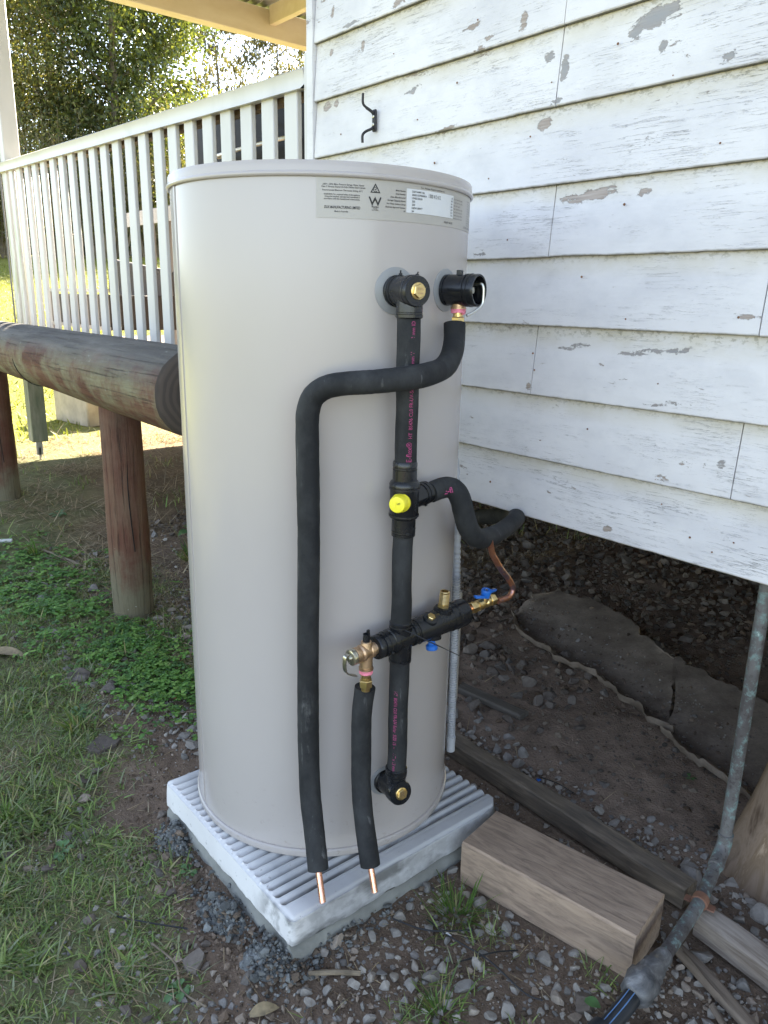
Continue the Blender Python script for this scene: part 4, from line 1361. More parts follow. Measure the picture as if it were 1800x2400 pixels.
def foam(pts, r, k=6, endbevel=True, sd=0):
    P = spline(pts, k)
    rr = []
    acc = 0
    for i, p in enumerate(P):
        acc += 0 if i == 0 else (Vector(p) - Vector(P[i - 1])).length
        q = r * (1 + 0.055 * (float(vnoise(acc, sd, 14)) - 0.5) + 0.03 * (float(vnoise(acc, sd, 70)) - 0.5))
        if 1 < i < len(P) - 2:
            d1 = Vector(p) - Vector(P[i - 2]); d2 = Vector(P[i + 2]) - Vector(p)
            if d1.length > 1e-5 and d2.length > 1e-5:
                kv = d1.angle(d2)
                q *= 1 - 0.05 * min(1, kv) + 0.035 * min(1, kv * 1.5) * math.sin(acc * 520)
        rr.append(q)
    mb = MB()
    mb.tube(P, rr, 28)
    return mb, P


def pipe_thing(name, label, cat, pts):
    return thing(name, label, cat, pts)


hp = thing('lagged_pipe', 'black foam lagged pipe crossing the riser then dropping left, ending in bare copper', 'insulated pipe', S[0])
mb, P = foam(S, 0.0208, 9, sd=3)
mb.build('foam_sleeve', M['foam'], hp, ang=50)
MB().tube([S[-1], (-1.0158, 0.7106, 0.1134)], 0.0064, 18).build('copper_end', M['copper'], hp)
dp = thing('lagged_pipe', 'short black foam lagged drain pipe below the bronze valve, ending in bare copper', 'insulated pipe', D[0])
mb, P = foam(D, 0.0200, 8, sd=5)
mb.build('foam_sleeve', M['foam'], dp, ang=50)
MB().tube([D[-1], (-0.9746, 0.8075, 0.1130)], 0.0064, 18).build('copper_end', M['copper'], dp)
MB().tube([(-1.0536, 0.8389, 0.54), (-1.0540, 0.838, 0.51)], 0.0064, 14).build('copper_stub', M['copper'], dp)

ri = thing('riser_pipe', 'straight vertical black lagged riser with magenta lettering up the front of the heater', 'insulated pipe', (RX, RY, 0.31))
for (z0, z1, sd) in ((0.958, 1.2165, 1), (0.6425, 0.823, 2), (0.318, 0.562, 3)):
    mb, P = foam([(RX + random.uniform(-0.001, 0.001), RY + random.uniform(-0.001, 0.001), z) for z in np.linspace(z0, z1, 6)], 0.0208 if z0 > 0.9 else 0.0198, 4, sd=sd)
    sl_ = mb.build('foam_sleeve', M['foam'], ri, ang=50)
    if z0 < 0.6 or z0 > 0.9:
        # lettering runs along the pipe, wrapped on its surface
        s_ = 'E-flex\u00ae  HT  BS476 CL0 FR-UV-Solar  SIZE 15 mm WT x 13 mm ID'
        up_ = z0 > 0.9
        ln = (z1 - z0) - 0.008
        Vt, Ft = fit(s_, ln - 0.03, 0.0072, False, 0.012)
        Vb, Fb = fit('E-flex\u00ae', 0.036, 0.0105, False, 0.004)
        rr_ = (0.0208 if up_ else 0.0198) * 1.028
        vw = lookdir((RX, RY, (z0 + z1) / 2)); a0 = math.atan2(vw.y, vw.x)
        for (VV, FF, shift) in ((Vt, Ft, 0.03), (Vb, Fb, 0.0)):
            if VV is Vt:
                Vq, Fq = fit(s_[8:], ln - 0.046, 0.0072, False, 0.004)
                VV, FF, shift = Vq, Fq, 0.043
            mt = MB(); Pn = []
            for (x, y, _) in VV:
                if up_:
                    a = a0 + R(8) + (-(y - 0.005)) / rr_ * 1.0 + R(10)
                    z = z0 + 0.004 + shift + x
                else:
                    a = a0 - R(14) + (y - 0.005) / rr_
                    z = z1 - 0.018 - shift - x
                Pn.append((RX + rr_ * math.cos(a), RY + rr_ * math.sin(a), z))
            mt.add(Pn, FF).build('printed_text', M['magenta'], sl_, smooth=False)

lp = thing('lagged_pipe', 'black foam lagged pipe looping right from the yellow capped tee back beneath the house', 'insulated pipe', L[2])
mb, P = foam(L[1:], 0.0208, 9, sd=8)
mb.build('foam_sleeve', M['foam'], lp, ang=50)
mt = MB()
Vq, Fq = fit('E-fl', 0.017, 0.011, False, 0.02)
c_ = Vector((-1.041, 1.026, 0.894)); vw = lookdir(c_)
xa = Vector((0.1, 1, 0.1)).normalized(); xa = (xa - vw * xa.dot(vw)).normalized(); ya = vw.cross(xa)
mt.add([tuple(c_ + vw * (math.sqrt(max(0, 0.0232 ** 2 - (y - 0.008) ** 2))) + xa * (x - 0.008) + ya * (y - 0.012)) for (x, y, _) in Vq], Fq).build('printed_text', M['magenta'], lp, smooth=False)

# copper tail from the lagged loop to the ball valve
CP = [(-1.034, 1.150, 0.766), (-1.035, 1.161, 0.734), (-1.035, 1.174, 0.715), (-1.035, 1.192, 0.692), (-1.035, 1.213, 0.670), (-1.035, 1.230, 0.649), (-1.035, 1.236, 0.634), (-1.035, 1.226, 0.6205), (-1.035, 1.205, 0.6185), (-1.035, 1.19, 0.618)]
ctail = MB().tube(spline(CP, 6), 0.0066, 16).build('copper_pipe', M['oldcopper'])
tag(ctail, 'thin heat marked copper pipe curving down to the blue handled ball valve', 'pipe')

# ---- tempering tee with the yellow cap --------------------------------------
mt_ = thing('tempering_tee', 'black plastic tee with yellow cap in the middle of the riser', 'pipe fitting', (RX, RY, 0.89))
b = MB()
b.lathe([(0.0205, 0.817), (0.0225, 0.818), (0.0225, 0.8235), (0.0212, 0.824), (0.0212, 0.828), (0.0225, 0.8285), (0.0225, 0.851), (0.026, 0.8535), (0.0272, 0.858), (0.0272, 0.9125), (0.0285, 0.913), (0.0285, 0.918), (0.026, 0.9225), (0.0228, 0.925), (0.0225, 0.945), (0.0212, 0.9455), (0.0212, 0.9495), (0.0228, 0.950), (0.0228, 0.9575), (0.021, 0.9605)], (RX, RY, 0), ZUP, 40)
sx = Vector((-1.0459, 0.955, 0.887)) - Vector((RX, RY, 0.883)); sx.normalize()
b.lathe([(0.021, 0.0), (0.0208, 0.048), (0.0222, 0.0485), (0.0222, 0.0525), (0.0205, 0.053), (0.0205, 0.0565), (0.0226, 0.057), (0.0226, 0.0665), (0.021, 0.068)], (RX, RY, 0.883), sx, 36)
b.build('cover', M['plastic'], mt_, ang=32)
vw = lookdir((RX, RY, 0.885))
for z, r_ in ((0.826, 0.0217), (0.858, 0.0276), (0.9095, 0.0276), (0.9475, 0.0217)):
    rd = vw + Vector((0.25, 0.25, 0))
    tie(mt_, (RX, RY, z), ZUP, r_, rd)
tie(mt_, tuple(Vector((RX, RY, 0.883)) + sx * 0.0548), sx, 0.0208, Vector((0.4, 0, -1)))
b = MB(); V_ = vw.cross(ZUP).normalized() * -1
rg_ = ZUP.cross(vw).normalized()
emboss(b, 'AVG', Vector((RX, RY, 0.874)) + (vw * 0.55 + rg_ * 0.84).normalized() * 0.0275, ZUP, Vector((0, 0, 0)) - (rg_ * 0.55 - vw * 0.84).normalized(), 0.02)
b.build('raised_text', M['tie'], mt_, smooth=False)
cx0 = Vector((-1.0263, 0.8959, 0.887)); cax = Vector((0.034, -0.056, 0.004)).normalized()
yc = MB().lathe([(0.0165, -0.004), (0.0182, 0.0), (0.0182, 0.005), (0.0168, 0.0065), (0.0162, 0.022), (0.0145, 0.0262), (0.0115, 0.0268), (0.0, 0.0268)], cx0, cax, 36).build('yellow_cap', M['yellow'], mt_, ang=30)
rg_ = Vector((0, 0, 1)).cross(cax).normalized(); u_ = cax.cross(rg_)
b = MB(); emboss(b, 'HD', cx0 + cax * 0.0276 + rg_ * 0.004 + u_ * 0.0005, rg_ + u_ * 0.25, u_ - rg_ * 0.25, 0.0065)
b.build('printed_text', M['ink'], yc, smooth=False)
pc = cx0 + cax * 0.0271 - rg_ * 0.005
MB().add([tuple(pc + rg_ * x + u_ * y + cax * d) for d in (0, 0.0006) for (x, y) in ((-0.0025, 0.0055), (0.0035, 0.0055), (0.0025, -0.0065), (-0.002, -0.0055))], [(0, 1, 2, 3), (4, 5, 6, 7), (0, 1, 5, 4), (1, 2, 6, 5), (2, 3, 7, 6), (3, 0, 4, 7)]).build('moulded_mark', M['yellow'], yc, smooth=False)

# ---- cold water manifold ----------------------------------------------------
MX, MZ = -1.0375, 0.609
mf = thing('inlet_manifold', 'black plastic inlet manifold crossing the lower riser, with brass stub and blue tap', 'manifold', (MX, RY, MZ))
YA = Vector((0, 1, 0.06)).normalized()
o_ = Vector((MX, RY, MZ))
b = MB()
b.lathe([(0.0185, 0.5575), (0.0225, 0.559), (0.0225, 0.564), (0.0208, 0.5645), (0.0208, 0.5685), (0.0225, 0.569), (0.0228, 0.632), (0.0208, 0.6325), (0.0208, 0.636), (0.0225, 0.6365), (0.0225, 0.6415), (0.019, 0.644)], (RX, RY, 0), ZUP, 36)
b.lathe([(0.0125, -0.066), (0.0225, -0.0655), (0.0238, -0.063), (0.0238, -0.056), (0.0215, -0.0555), (0.0215, -0.051), (0.0238, -0.0505), (0.0238, -0.030), (0.0255, -0.029), (0.0255, -0.020), (0.0235, -0.019), (0.0225, 0.022), (0.0255, 0.0225), (0.0255, 0.0285), (0.0235, 0.029), (0.0235, 0.0345), (0.0255, 0.035), (0.0262, 0.050), (0.0265, 0.085), (0.0272, 0.125), (0.0285, 0.1255), (0.0290, 0.166), (0.0278, 0.172), (0.012, 0.1725)], o_, YA, 40)
# shoulder under the stub, boss over the screw, boss over the tap
bq_ = (Vector((0.55, 0, 1))).normalized()
b.lathe([(0.021, 0.0), (0.0195, 0.027), (0.0165, 0.0285), (0.0165, 0.031), (0.010, 0.0315)], o_ + YA * 0.112, (Vector((0.05, -0.03, 1))).normalized(), 28)
b.lathe([(0.016, 0.010), (0.0150, 0.0285), (0.0095, 0.0295)], o_ + YA * 0.066, bq_, 24)
b.lathe([(0.018, 0.0), (0.0165, 0.030), (0.012, 0.0315)], o_ + YA * 0.085, (Vector((0.1, 0.0, -1))).normalized(), 24)
b.build('cover', M['plastic'], mf, ang=32)
b = MB(); ta = Vector((0.05, 0.03, 1)).normalized(); t0 = o_ + YA * 0.112 + Vector((0.002, -0.001, 0.0310))
b.lathe([(0.0125, 0), (0.0125, 0.006), (0.0115, 0.0065)], t0, ta, 6, ref=(1, 0.2, 0))
pr2 = [(0.0102, 0.006)]
for k in range(8):
    pr2 += [(0.0104, 0.008 + k * 0.0028), (0.0096, 0.0092 + k * 0.0028)]
pr2 += [(0.0100, 0.0325), (0.0092, 0.0338), (0.0072, 0.0338), (0.007, 0.022), (0, 0.022)]
b.lathe(pr2, t0, ta, 28)
b.build('brass_stub', M['brass'], mf, ang=25)
b = MB(); b.lathe([(0.0085, 0.0), (0.0085, 0.004), (0.0076, 0.005)], o_ + YA * 0.066 + bq_ * 0.0293, bq_, 6, ref=(0, 1, 0.2))
b.build('hex_screw', M['brass'], mf, ang=25)
da = Vector((0.12, -0.03, -1)).normalized(); d0 = o_ + YA * 0.081 + da * 0.030
b = MB(); b.lathe([(0.0075, 0.0), (0.0075, 0.010), (0.009, 0.0105), (0.0112, 0.012), (0.0122, 0.0135), (0.0122, 0.0205), (0.0112, 0.022), (0, 0.022)], d0, da, 12)
b.build('blue_tap', M['blue'], mf, ang=25)
MB().tube([tuple(o_ + YA * 0.168), tuple(o_ + YA * 0.20)], 0.0066, 16).build('copper_stub', M['copper'], mf)
tie(mf, (RX, RY, 0.6342), ZUP, 0.0212, lookdir((RX, RY, 0.63)))
tie(mf, tuple(o_ + YA * 0.0318), YA, 0.0238, Vector((0.8, 0, -0.6)))
tie(mf, tuple(o_ - YA * 0.040), YA, 0.0240, Vector((0.9, 0, -0.4)))
tie(mf, tuple(o_ + YA * 0.142), YA, 0.0286, Vector((0.9, 0, 0.5)))
zt = MB().tube(spline([(-1.0165, 0.905, 0.6335), (-0.9995, 0.915, 0.6285), (-0.9812, 0.9286, 0.6192), (-0.962, 0.960, 0.600), (-0.9499, 0.9942, 0.5778)], 5), [0.0012] * 15 + [0.0009] * 6, 6).build('tie_tail', M['tie'], mf)

# ball valve
bv = thing('ball_valve', 'small brass ball valve with blue butterfly handle', 'valve', (MX, 1.15, 0.62))
b = MB(); v0 = o_ + YA * 0.1945
b.lathe([(0.0115, 0.0), (0.0125, 0.0012), (0.0125, 0.014), (0.0115, 0.0152)], v0, YA, 6, ref=(1, 0, 0.3))
b.lathe([(0.0095, 0.015), (0.0095, 0.019), (0.0118, 0.020), (0.0118, 0.034), (0.0095, 0.036), (0.0085, 0.040), (0.0115, 0.045), (0.0115, 0.052), (0.009, 0.054), (0.009, 0.060)], v0, YA, 22)
b.lathe([(0.0112, 0.058), (0.0125, 0.0592), (0.0125, 0.071), (0.0112, 0.0722)], v0, YA, 6, ref=(1, 0, 0.3))
b.lathe([(0.0085, 0.0), (0.0075, 0.014), (0, 0.014)], v0 + YA * 0.042, (0.15, 0, 1), 16)
b.build('body', M['brass'], bv, ang=25)
hb = MB(); hc = v0 + YA * 0.043 + Vector((0.002, 0, 0.026))
hb.lathe([(0.0092, -0.014), (0.0105, -0.004), (0.0115, 0.002), (0.0105, 0.005), (0.006, 0.0055), (0.0052, 0.003), (0, 0.003)], hc, (0.15, 0, 1), 20)
for sgn in (1, -1):
    hb.box(tuple(hc + Vector((0.0, sgn * 0.019, -0.002 - 0.0035 * (sgn < 0) * 1.5))), (0.0085 + (0.003 if sgn < 0 else 0), 0.026, 0.006), M4=Matrix.Rotation((-0.10 if sgn > 0 else 0.16) * sgn, 4, 'X') @ Matrix.Rotation(0.2 * sgn, 4, 'Z'), bevel=0.002, seg=2)
hb.build('handle', M['blue'], bv, ang=35)
MB().lathe([(0.0032, 0), (0.003, 0.002), (0, 0.0024)], hc + Vector((0, 0, 0.003)), (0.15, 0, 1), 10).build('screw', M['steel'], bv)

# expansion valve on the left
ev_ = thing('expansion_valve', 'cast bronze expansion valve with black cap and lever, left of the lower riser', 'valve', (MX, 0.83, 0.61))
e0 = o_ - YA * 0.0655
b = MB()
b.lathe([(0.0125, 0.0), (0.0115, 0.006), (0.0155, 0.008), (0.0155, 0.014), (0.0138, 0.016), (0.0150, 0.027), (0.0165, 0.030), (0.0165, 0.033), (0.0140, 0.036), (0.0155, 0.040), (0.0155, 0.047), (0.012, 0.049)], e0, -YA, 28)
dn = Vector((0, 0, -1)); en = e0 - YA * 0.0205
b.lathe([(0.0135, 0.0), (0.0125, 0.020), (0.0125, 0.032), (0.0142, 0.0325), (0.0142, 0.0365), (0.012, 0.037)], en, dn, 24)
b.lathe([(0.0125, 0.008), (0.0105, 0.020), (0.0095, 0.021)], en, ZUP, 20)
b.build('body', M['bronze'], ev_, ang=30)
MB().lathe([(0.0068, 0.019), (0.0068, 0.036), (0.0058, 0.0365), (0.0055, 0.031), (0, 0.031)], en, ZUP, 12).box(tuple(en + Vector((0.0, 0.004, 0.0395))), (0.004, 0.005, 0.007)).build('black_cap', M['plastic'], ev_, ang=30)
MB().lathe([(0.0150, 0.049), (0.0155, 0.050), (0.0155, 0.053), (0.0140, 0.0535), (0.0140, 0.0545), (0.0155, 0.055), (0.0155, 0.058), (0.012, 0.0595), (0.006, 0.0595), (0.0055, 0.064), (0, 0.0645)], e0, -YA, 28).build('spring_cap', M['steel'], ev_, ang=30)
le = e0 - YA * 0.062
lv = MB()
lpt = spline([tuple(le + Vector((0.004, -0.003, 0.010))), tuple(le + Vector((0.004, -0.011, 0.008))), tuple(le + Vector((0.004, -0.0125, -0.010))), tuple(le + Vector((0.004, -0.009, -0.024))), tuple(le + Vector((0.004, 0.002, -0.032))), tuple(le + Vector((0.004, 0.014, -0.037)))])
V = []; F = []
for i, p in enumerate(lpt):
    a = Vector(lpt[max(i - 1, 0)]); c = Vector(lpt[min(i + 1, len(lpt) - 1)])
    t = (c - a).normalized(); nn = Vector((1, 0, 0)).cross(t).normalized(); p = Vector(p)
    for (sx_, sn) in ((-0.0045, -0.0012), (0.0045, -0.0012), (0.0045, 0.0012), (-0.0045, 0.0012)):
        V.append(tuple(p + Vector((sx_, 0, 0)) + nn * sn))
for i in range(len(lpt) - 1):
    for j in range(4):
        F.append((4 * i + j, 4 * i + (j + 1) % 4, 4 * i + 4 + (j + 1) % 4, 4 * i + 4 + j))
F += [(3, 2, 1, 0), tuple(4 * (len(lpt) - 1) + j for j in range(4))]
lv.add(V, F).build('lever', M['steel'], ev_, ang=40)
MB().tube([tuple(en + Vector((0.0118 * math.cos(a * 0.5), 0.0118 * math.sin(a * 0.5), -0.0375 - 0.0062 * a / 40))) for a in range(41)], 0.0019, 6, wob=0.2).build('thread_tape', M['pink'], ev_)
b = MB()
b.lathe([(0.0115, -0.0440), (0.0115, -0.0475)], en, ZUP, 6, ref=(1, 0.3, 0)) if False else b.lathe([(0.0118, 0.0442), (0.0118, 0.0475)], en, dn, 6, ref=(1, 0.3, 0))
b.lathe([(0.0092, 0.047), (0.0092, 0.0545), (0.0105, 0.055), (0.0105, 0.0585)], en, dn, 22)
b.lathe([(0.0118, 0.0585), (0.0130, 0.0597), (0.0130, 0.072), (0.0118, 0.0732)], en, dn, 6, ref=(1, 0.5, 0))
b.lathe([(0.009, 0.073), (0.009, 0.081)], en, dn, 22)
b.build('compression_nut', M['brass'], ev_, ang=25)

# ---- conduit and drain at the back right of the heater ----------------------
cd = thing('cable_conduit', 'grey corrugated conduit with rusty clip running down the back right of the heater', 'conduit', (-1.15, 1.225, 0.1))
er, et = frame(52)


def cpt(x, y, off):
    return cyl(x, off, y)


TH_C = 51.5
pr3 = []
for a in np.arange(0.20, 0.62, 0.0064):
    pr3 += [(0.0080, float(a)), (0.0101, float(a) + 0.0012), (0.0101, float(a) + 0.0040), (0.0080, float(a) + 0.0052)]
cb_ = cyl(TH_C, 0.016, 0.2)
ca_ = (cyl(54.5, 0.013, 0.62) - cb_).normalized()
cb_ = cb_ - ca_ * 0.2
MB().lathe(pr3, cb_, ca_, 20).tube(spline([tuple(cb_ + ca_ * 0.618), tuple(cyl(57, 0.013, 0.70)), tuple(cyl(63, 0.013, 0.85)), tuple(cyl(72, 0.013, 1.0))], 14), [0.0101 if q % 2 else 0.0082 for q in range(43)], 16).build('corrugated_tube', M['conduit'], cd, ang=20)
MB().lathe([(0.0085, 0.165), (0.0106, 0.167), (0.0106, 0.192), (0.0113, 0.193), (0.0113, 0.206), (0.0100, 0.207)], cb_, ca_, 20).build('end_gland', M['conduit'], cd, ang=25)
MB().lathe([(0.0106, 0.532), (0.0112, 0.533), (0.0112, 0.549), (0.0106, 0.55)], cb_, ca_, 20).build('rusty_clip', M['rust'], cd, ang=25)
bp = MB().tube([tuple(cyl(58.5, 0.022, zz)) for zz in (0.283, 0.287, 0.292, 0.40, 0.56, 0.575)], [0.004, 0.0105, 0.0125, 0.0125, 0.0125, 0.012], 18).build('plastic_pipe', M['beigepipe'])
tag(bp, 'plain beige plastic pipe tucked behind the grey conduit beside the heater', 'pipe')

# ------------------------------------------------------------------ timbers on the ground to the right
def timber(name, mat, p0, p1, w, h, z0, label, cat, seg=14, n=0.003, end0=0.0, end1=0.0, sd=0, crown=0.0):
    """a squared timber lying from p0 to p1 (its front lower edge), width w to the left of that line"""
    p0 = Vector(p0); p1 = Vector(p1); ax = (p1 - p0); ln = ax.length; ax.normalize()
    sd_ = Vector((-ax.y, ax.x, 0))
    c = 0.004
    prof_ = [(0, 0), (w, 0), (w, h - c), (w - c, h), (w * 0.66, h + crown), (w * 0.33, h + crown), (c, h), (0, h - c), (-0.001, h * 0.5)]
    V = []; F = []; k = len(prof_)
    for i in range(seg + 1):
        t = i / seg
        for (a, b) in prof_:
            u = t * ln
            if i == 0:
                u += end0 * (a / w) + n * 1.5 * float(vnoise(a * 40, b * 40, 1, sd))
            if i == seg:
                u += end1 * (a / w) - n * 1.5 * float(vnoise(a * 40, b * 40, 1, sd + 3))
            e = n * (float(fbm(u * 1.0 + a * 9, b * 9 + sd, 9, 3)) - 0.47) * 2
            V.append((u - ln / 2, a + e - w / 2, b + (e if b > 0 else 0)))
    for i in range(seg):
        for j in range(k):
            F.append((i * k + j, (i + 1) * k + j, (i + 1) * k + (j + 1) % k, i * k + (j + 1) % k))
    F.append(tuple(reversed(range(k)))); F.append(tuple(seg * k + j for j in range(k)))
    me = bpy.data.meshes.new(name)
    me.from_pydata(V, [], F); me.materials.append(mat); me.update()
    bm = bmesh.new(); bm.from_mesh(me); bmesh.ops.recalc_face_normals(bm, faces=bm.faces); bm.to_mesh(me); bm.free()
    me.polygons.foreach_set('use_smooth', [True] * len(me.polygons)); me.set_sharp_from_angle(angle=R(35))
    o = bpy.data.objects.new(name, me); COL.objects.link(o)
    m4 = Matrix((( ax.x, sd_.x, 0), (ax.y, sd_.y, 0), (0, 0, 1))).to_4x4()
    mid = (p0 + p1) / 2 + sd_ * w / 2
    m4.translation = (mid.x, mid.y, z0)
    o.matrix_world = m4
    return tag(o, label, cat)


blk = timber('timber_block', M['block'], (-0.985, 1.062, 0), (-0.594, 1.134, 0), 0.146, 0.104, -0.006, 'short thick sawn hardwood block lying against the corner of the concrete pad', 'timber', sd=2, n=0.0016)
tag(timber('sleeper', M['sleeper'], (-2.3, 1.392, 0), (-0.625, 1.380, 0), 0.052, 0.050, -0.006, 'long dark damp timber sleeper running behind the pad and block', 'timber', seg=40, sd=5, n=0.004), 'long dark damp timber sleeper running behind the pad and block', 'timber')
timber('weathered_timber', M['weathered'], (-0.585, 1.335, 0), (-0.16, 1.285, 0), 0.058, 0.048, -0.004, 'grey weathered timber length at the right edge beyond the copper clip', 'timber', seg=22, sd=8, n=0.006, end0=-0.03, crown=0.008)
tag(timber('splintered_board', M['splinter'], (-0.60, 1.262, 0), (-0.33, 1.175, 0), 0.026, 0.014, 0.001, 'thin splintered strip of timber lying in gravel beside the taped pipe joint', 'timber', seg=14, sd=11, n=0.006), 'thin splintered strip of timber lying in gravel beside the taped pipe joint', 'timber')
timber('splintered_board', M['splinter'], (-0.47, 1.195, 0), (-0.30, 1.085, 0), 0.010, 0.008, 0.003, 'narrow pale splinter of timber, nearest the right edge below the weathered timber', 'timber', seg=10, sd=13, n=0.006)
timber('wood_offcut', M['thinplank'], (-1.60, 1.655, 0), (-1.345, 1.685, 0), 0.045, 0.018, 0.0, 'small flat grey wood offcut lying in gravel behind the conduit', 'timber', seg=8, sd=17, n=0.002)

# old stump, flared at the foot
V = []; F = []; n_ = 26
for i, z in enumerate(np.linspace(-0.06, 0.80, 22)):
    sc_ = 0.155 + 0.115 * math.exp(-max(z, 0) * 3.6)
    for k in range(n_):
        a = 2 * math.pi * k / n_
        lob = 1 + 0.16 * math.cos(3 * a + 0.6) + 0.07 * math.sin(7 * a + 2 * z) + 0.05 * (float(vnoise(math.cos(a) * 3, math.sin(a) * 3 + z * 2, 2)) - 0.5)
        V.append((-0.415 + 0.02 * z + sc_ * lob * math.cos(a), 1.745 + sc_ * lob * 0.8 * math.sin(a), z))
for i in range(21):
    for k in range(n_):
        k2 = (k + 1) % n_
        F.append((i * n_ + k, i * n_ + k2, (i + 1) * n_ + k2, (i + 1) * n_ + k))
F.append(tuple(21 * n_ + k for k in range(n_)))
tag(MB().add(V, F).build('house_stump', M['stump'], ang=60), 'old brown flared timber stump under the house at the right edge', 'stump')

# ------------------------------------------------------------------ old water pipe
wp_ = thing('water_pipe', 'verdigris copper water pipe rising beside the stump and bending down across the timbers', 'pipe', (-0.613, 1.5, 0.1))
MB().tube([(-0.6135, 1.5, 0.112), (-0.613, 1.5, 0.4), (-0.612, 1.5, 0.80)], 0.0132, 22).build('upright', M['verdigris'], wp_)
bend = [(-0.6135, 1.5, 0.135), (-0.6135, 1.5, 0.112), (-0.611, 1.482, 0.094), (-0.602, 1.445, 0.0865)]
MB().tube(spline(bend, 6), 0.0155, 22).build('elbow', M['verdigris'], wp_)
run = [(-0.604, 1.452, 0.085), (-0.5790, 1.345, 0.073), (-0.560, 1.2246, 0.069), (-0.5517, 1.155, 0.066)]
MB().tube(spline(run, 5), 0.0132, 22).build('run', M['verdigris'], wp_)
for (p, ax) in (((-0.6134, 1.5, 0.134), (0, 0, 1)), ((-0.604, 1.454, 0.0875), (0.23, -0.97, -0.02))):
    MB().lathe([(0.0134, -0.003), (0.0162, -0.002), (0.0164, 0.002), (0.0134, 0.003)], p, ax, 24).build('solder_ring', M['verdigris'], wp_)
ca = Vector((0.235, -0.97, -0.02)).normalized(); cc = Vector((-0.5785, 1.343, 0.0727))
b = MB()
b.lathe([(0.0134, -0.009), (0.0165, -0.009), (0.0165, 0.009), (0.0134, 0.009)], cc, ca, 24)
sdv = Vector((ca.y, -ca.x, 0)).normalized()
for s_ in (1, -1):
    b.box(tuple(cc + sdv * s_ * 0.022 - Vector((0, 0, 0.006))), (0.016, 0.019, 0.0035), rot=math.atan2(sdv.y, sdv.x), bevel=0.001)
tag(b.build('pipe_clip', M['clamp']), 'dull copper saddle clip holding the old pipe onto the timber', 'clip')
b = MB(); jt = Vector((-0.5517, 1.155, 0.066)); je = Vector((-0.5412, 1.012, 0.052)); ja = (je - jt).normalized()
jl = (je - jt).length
prj = []
for t, r_ in ((-0.016, 0.0156), (-0.010, 0.0180), (0.004, 0.0178), (0.008, 0.0195), (0.018, 0.0190), (0.024, 0.0235), (0.034, 0.0225), (0.040, 0.0262), (0.052, 0.0250), (0.056, 0.0290), (0.072, 0.0300), (0.088, 0.0285), (0.096, 0.0275), (0.104, 0.0225), (0.107, 0.0175)):
    prj.append((r_, t))
b.lathe(prj, jt, ja, 30)
b.v = [tuple(Vector(p) + (Vector(p) - (jt + ja * ((Vector(p) - jt).dot(ja)))) * (0.34 * (float(fbm(p[0] * 1.3, p[1] + p[2] * 1.7, 55, 3)) - 0.5))) for p in b.v]
b.build('taped_joint', M['tape'], wp_, ang=60)
pp = MB().tube(spline([tuple(jt + ja * 0.09), tuple(je), (-0.5405, 0.960, 0.044), (-0.5412, 0.90, 0.038)], 5), 0.0165, 24).build('poly_pipe', M['poly'], wp_)
cup = Vector((0, 0, 1)); sdv = ja.cross(cup).normalized()
for q in (-0.35, 0.30):
    dirn = (cup * math.cos(q) + sdv * math.sin(q) * -1).normalized()
    pts = [tuple(Vector(p) + dirn * 0.0163) for p in spline([tuple(jt + ja * 0.10), tuple(je), (-0.5405, 0.960, 0.044)], 5)]
    MB().tube(pts, 0.0011, 6).build('pipe_stripe', M['polyblue'], pp)
b = MB(); fo = Vector((-0.5407, 0.968, 0.0445)); fa = Vector((-0.01, -1, -0.09)).normalized()
b.lathe([(0.0185, 0), (0.0245, 0.003), (0.0255, 0.02), (0.0245, 0.026), (0.0265, 0.030), (0.0265, 0.062), (0.024, 0.066), (0.0285, 0.070), (0.0285, 0.11), (0.0165, 0.112)], fo, fa, 30)
for k in range(10):
    a = 2 * math.pi * k / 10
    u_ = fa.orthogonal().normalized(); w_ = fa.cross(u_)
    b.box(tuple(fo + fa * 0.046 + (u_ * math.cos(a) + w_ * math.sin(a)) * 0.0268), (0.004, 0.004, 0.03), M4=fa.to_track_quat('Z', 'Y').to_matrix().to_4x4(), bevel=0.001)
b.build('coupling', M['poly'], wp_, ang=32)

# ------------------------------------------------------------------ broken cement gutter under the house
gn = [(-1.905, 2.29), (-1.8388, 2.2132), (-1.7589, 2.1465), (-1.6284, 2.1265), (-1.5305, 2.0774), (-1.3476, 2.0737), (-1.183, 2.0236), (-1.0745, 1.9708), (-0.936, 1.9004), (-0.8047, 1.8662), (-0.74, 1.8365), (-0.50, 1.76)]
gf = [(-1.93, 2.42), (-1.9119, 2.4568), (-1.893, 2.5323), (-1.83, 2.5666), (-1.7054, 2.5723), (-1.5744, 2.5583), (-1.4053, 2.4425), (-1.2998, 2.3985), (-1.20, 2.36), (-1.0973, 2.3368), (-0.98, 2.32), (-0.60, 2.24)]


def resample(P, n):
    P = np.array(P); d = np.r_[0, np.cumsum(np.linalg.norm(np.diff(P, axis=0), axis=1))]
    t = np.linspace(0, d[-1], n)
    return np.stack([np.interp(t, d, P[:, k]) for k in (0, 1)], -1)


NG = 90
gN = resample(gn, NG); gF = resample(gf, NG)


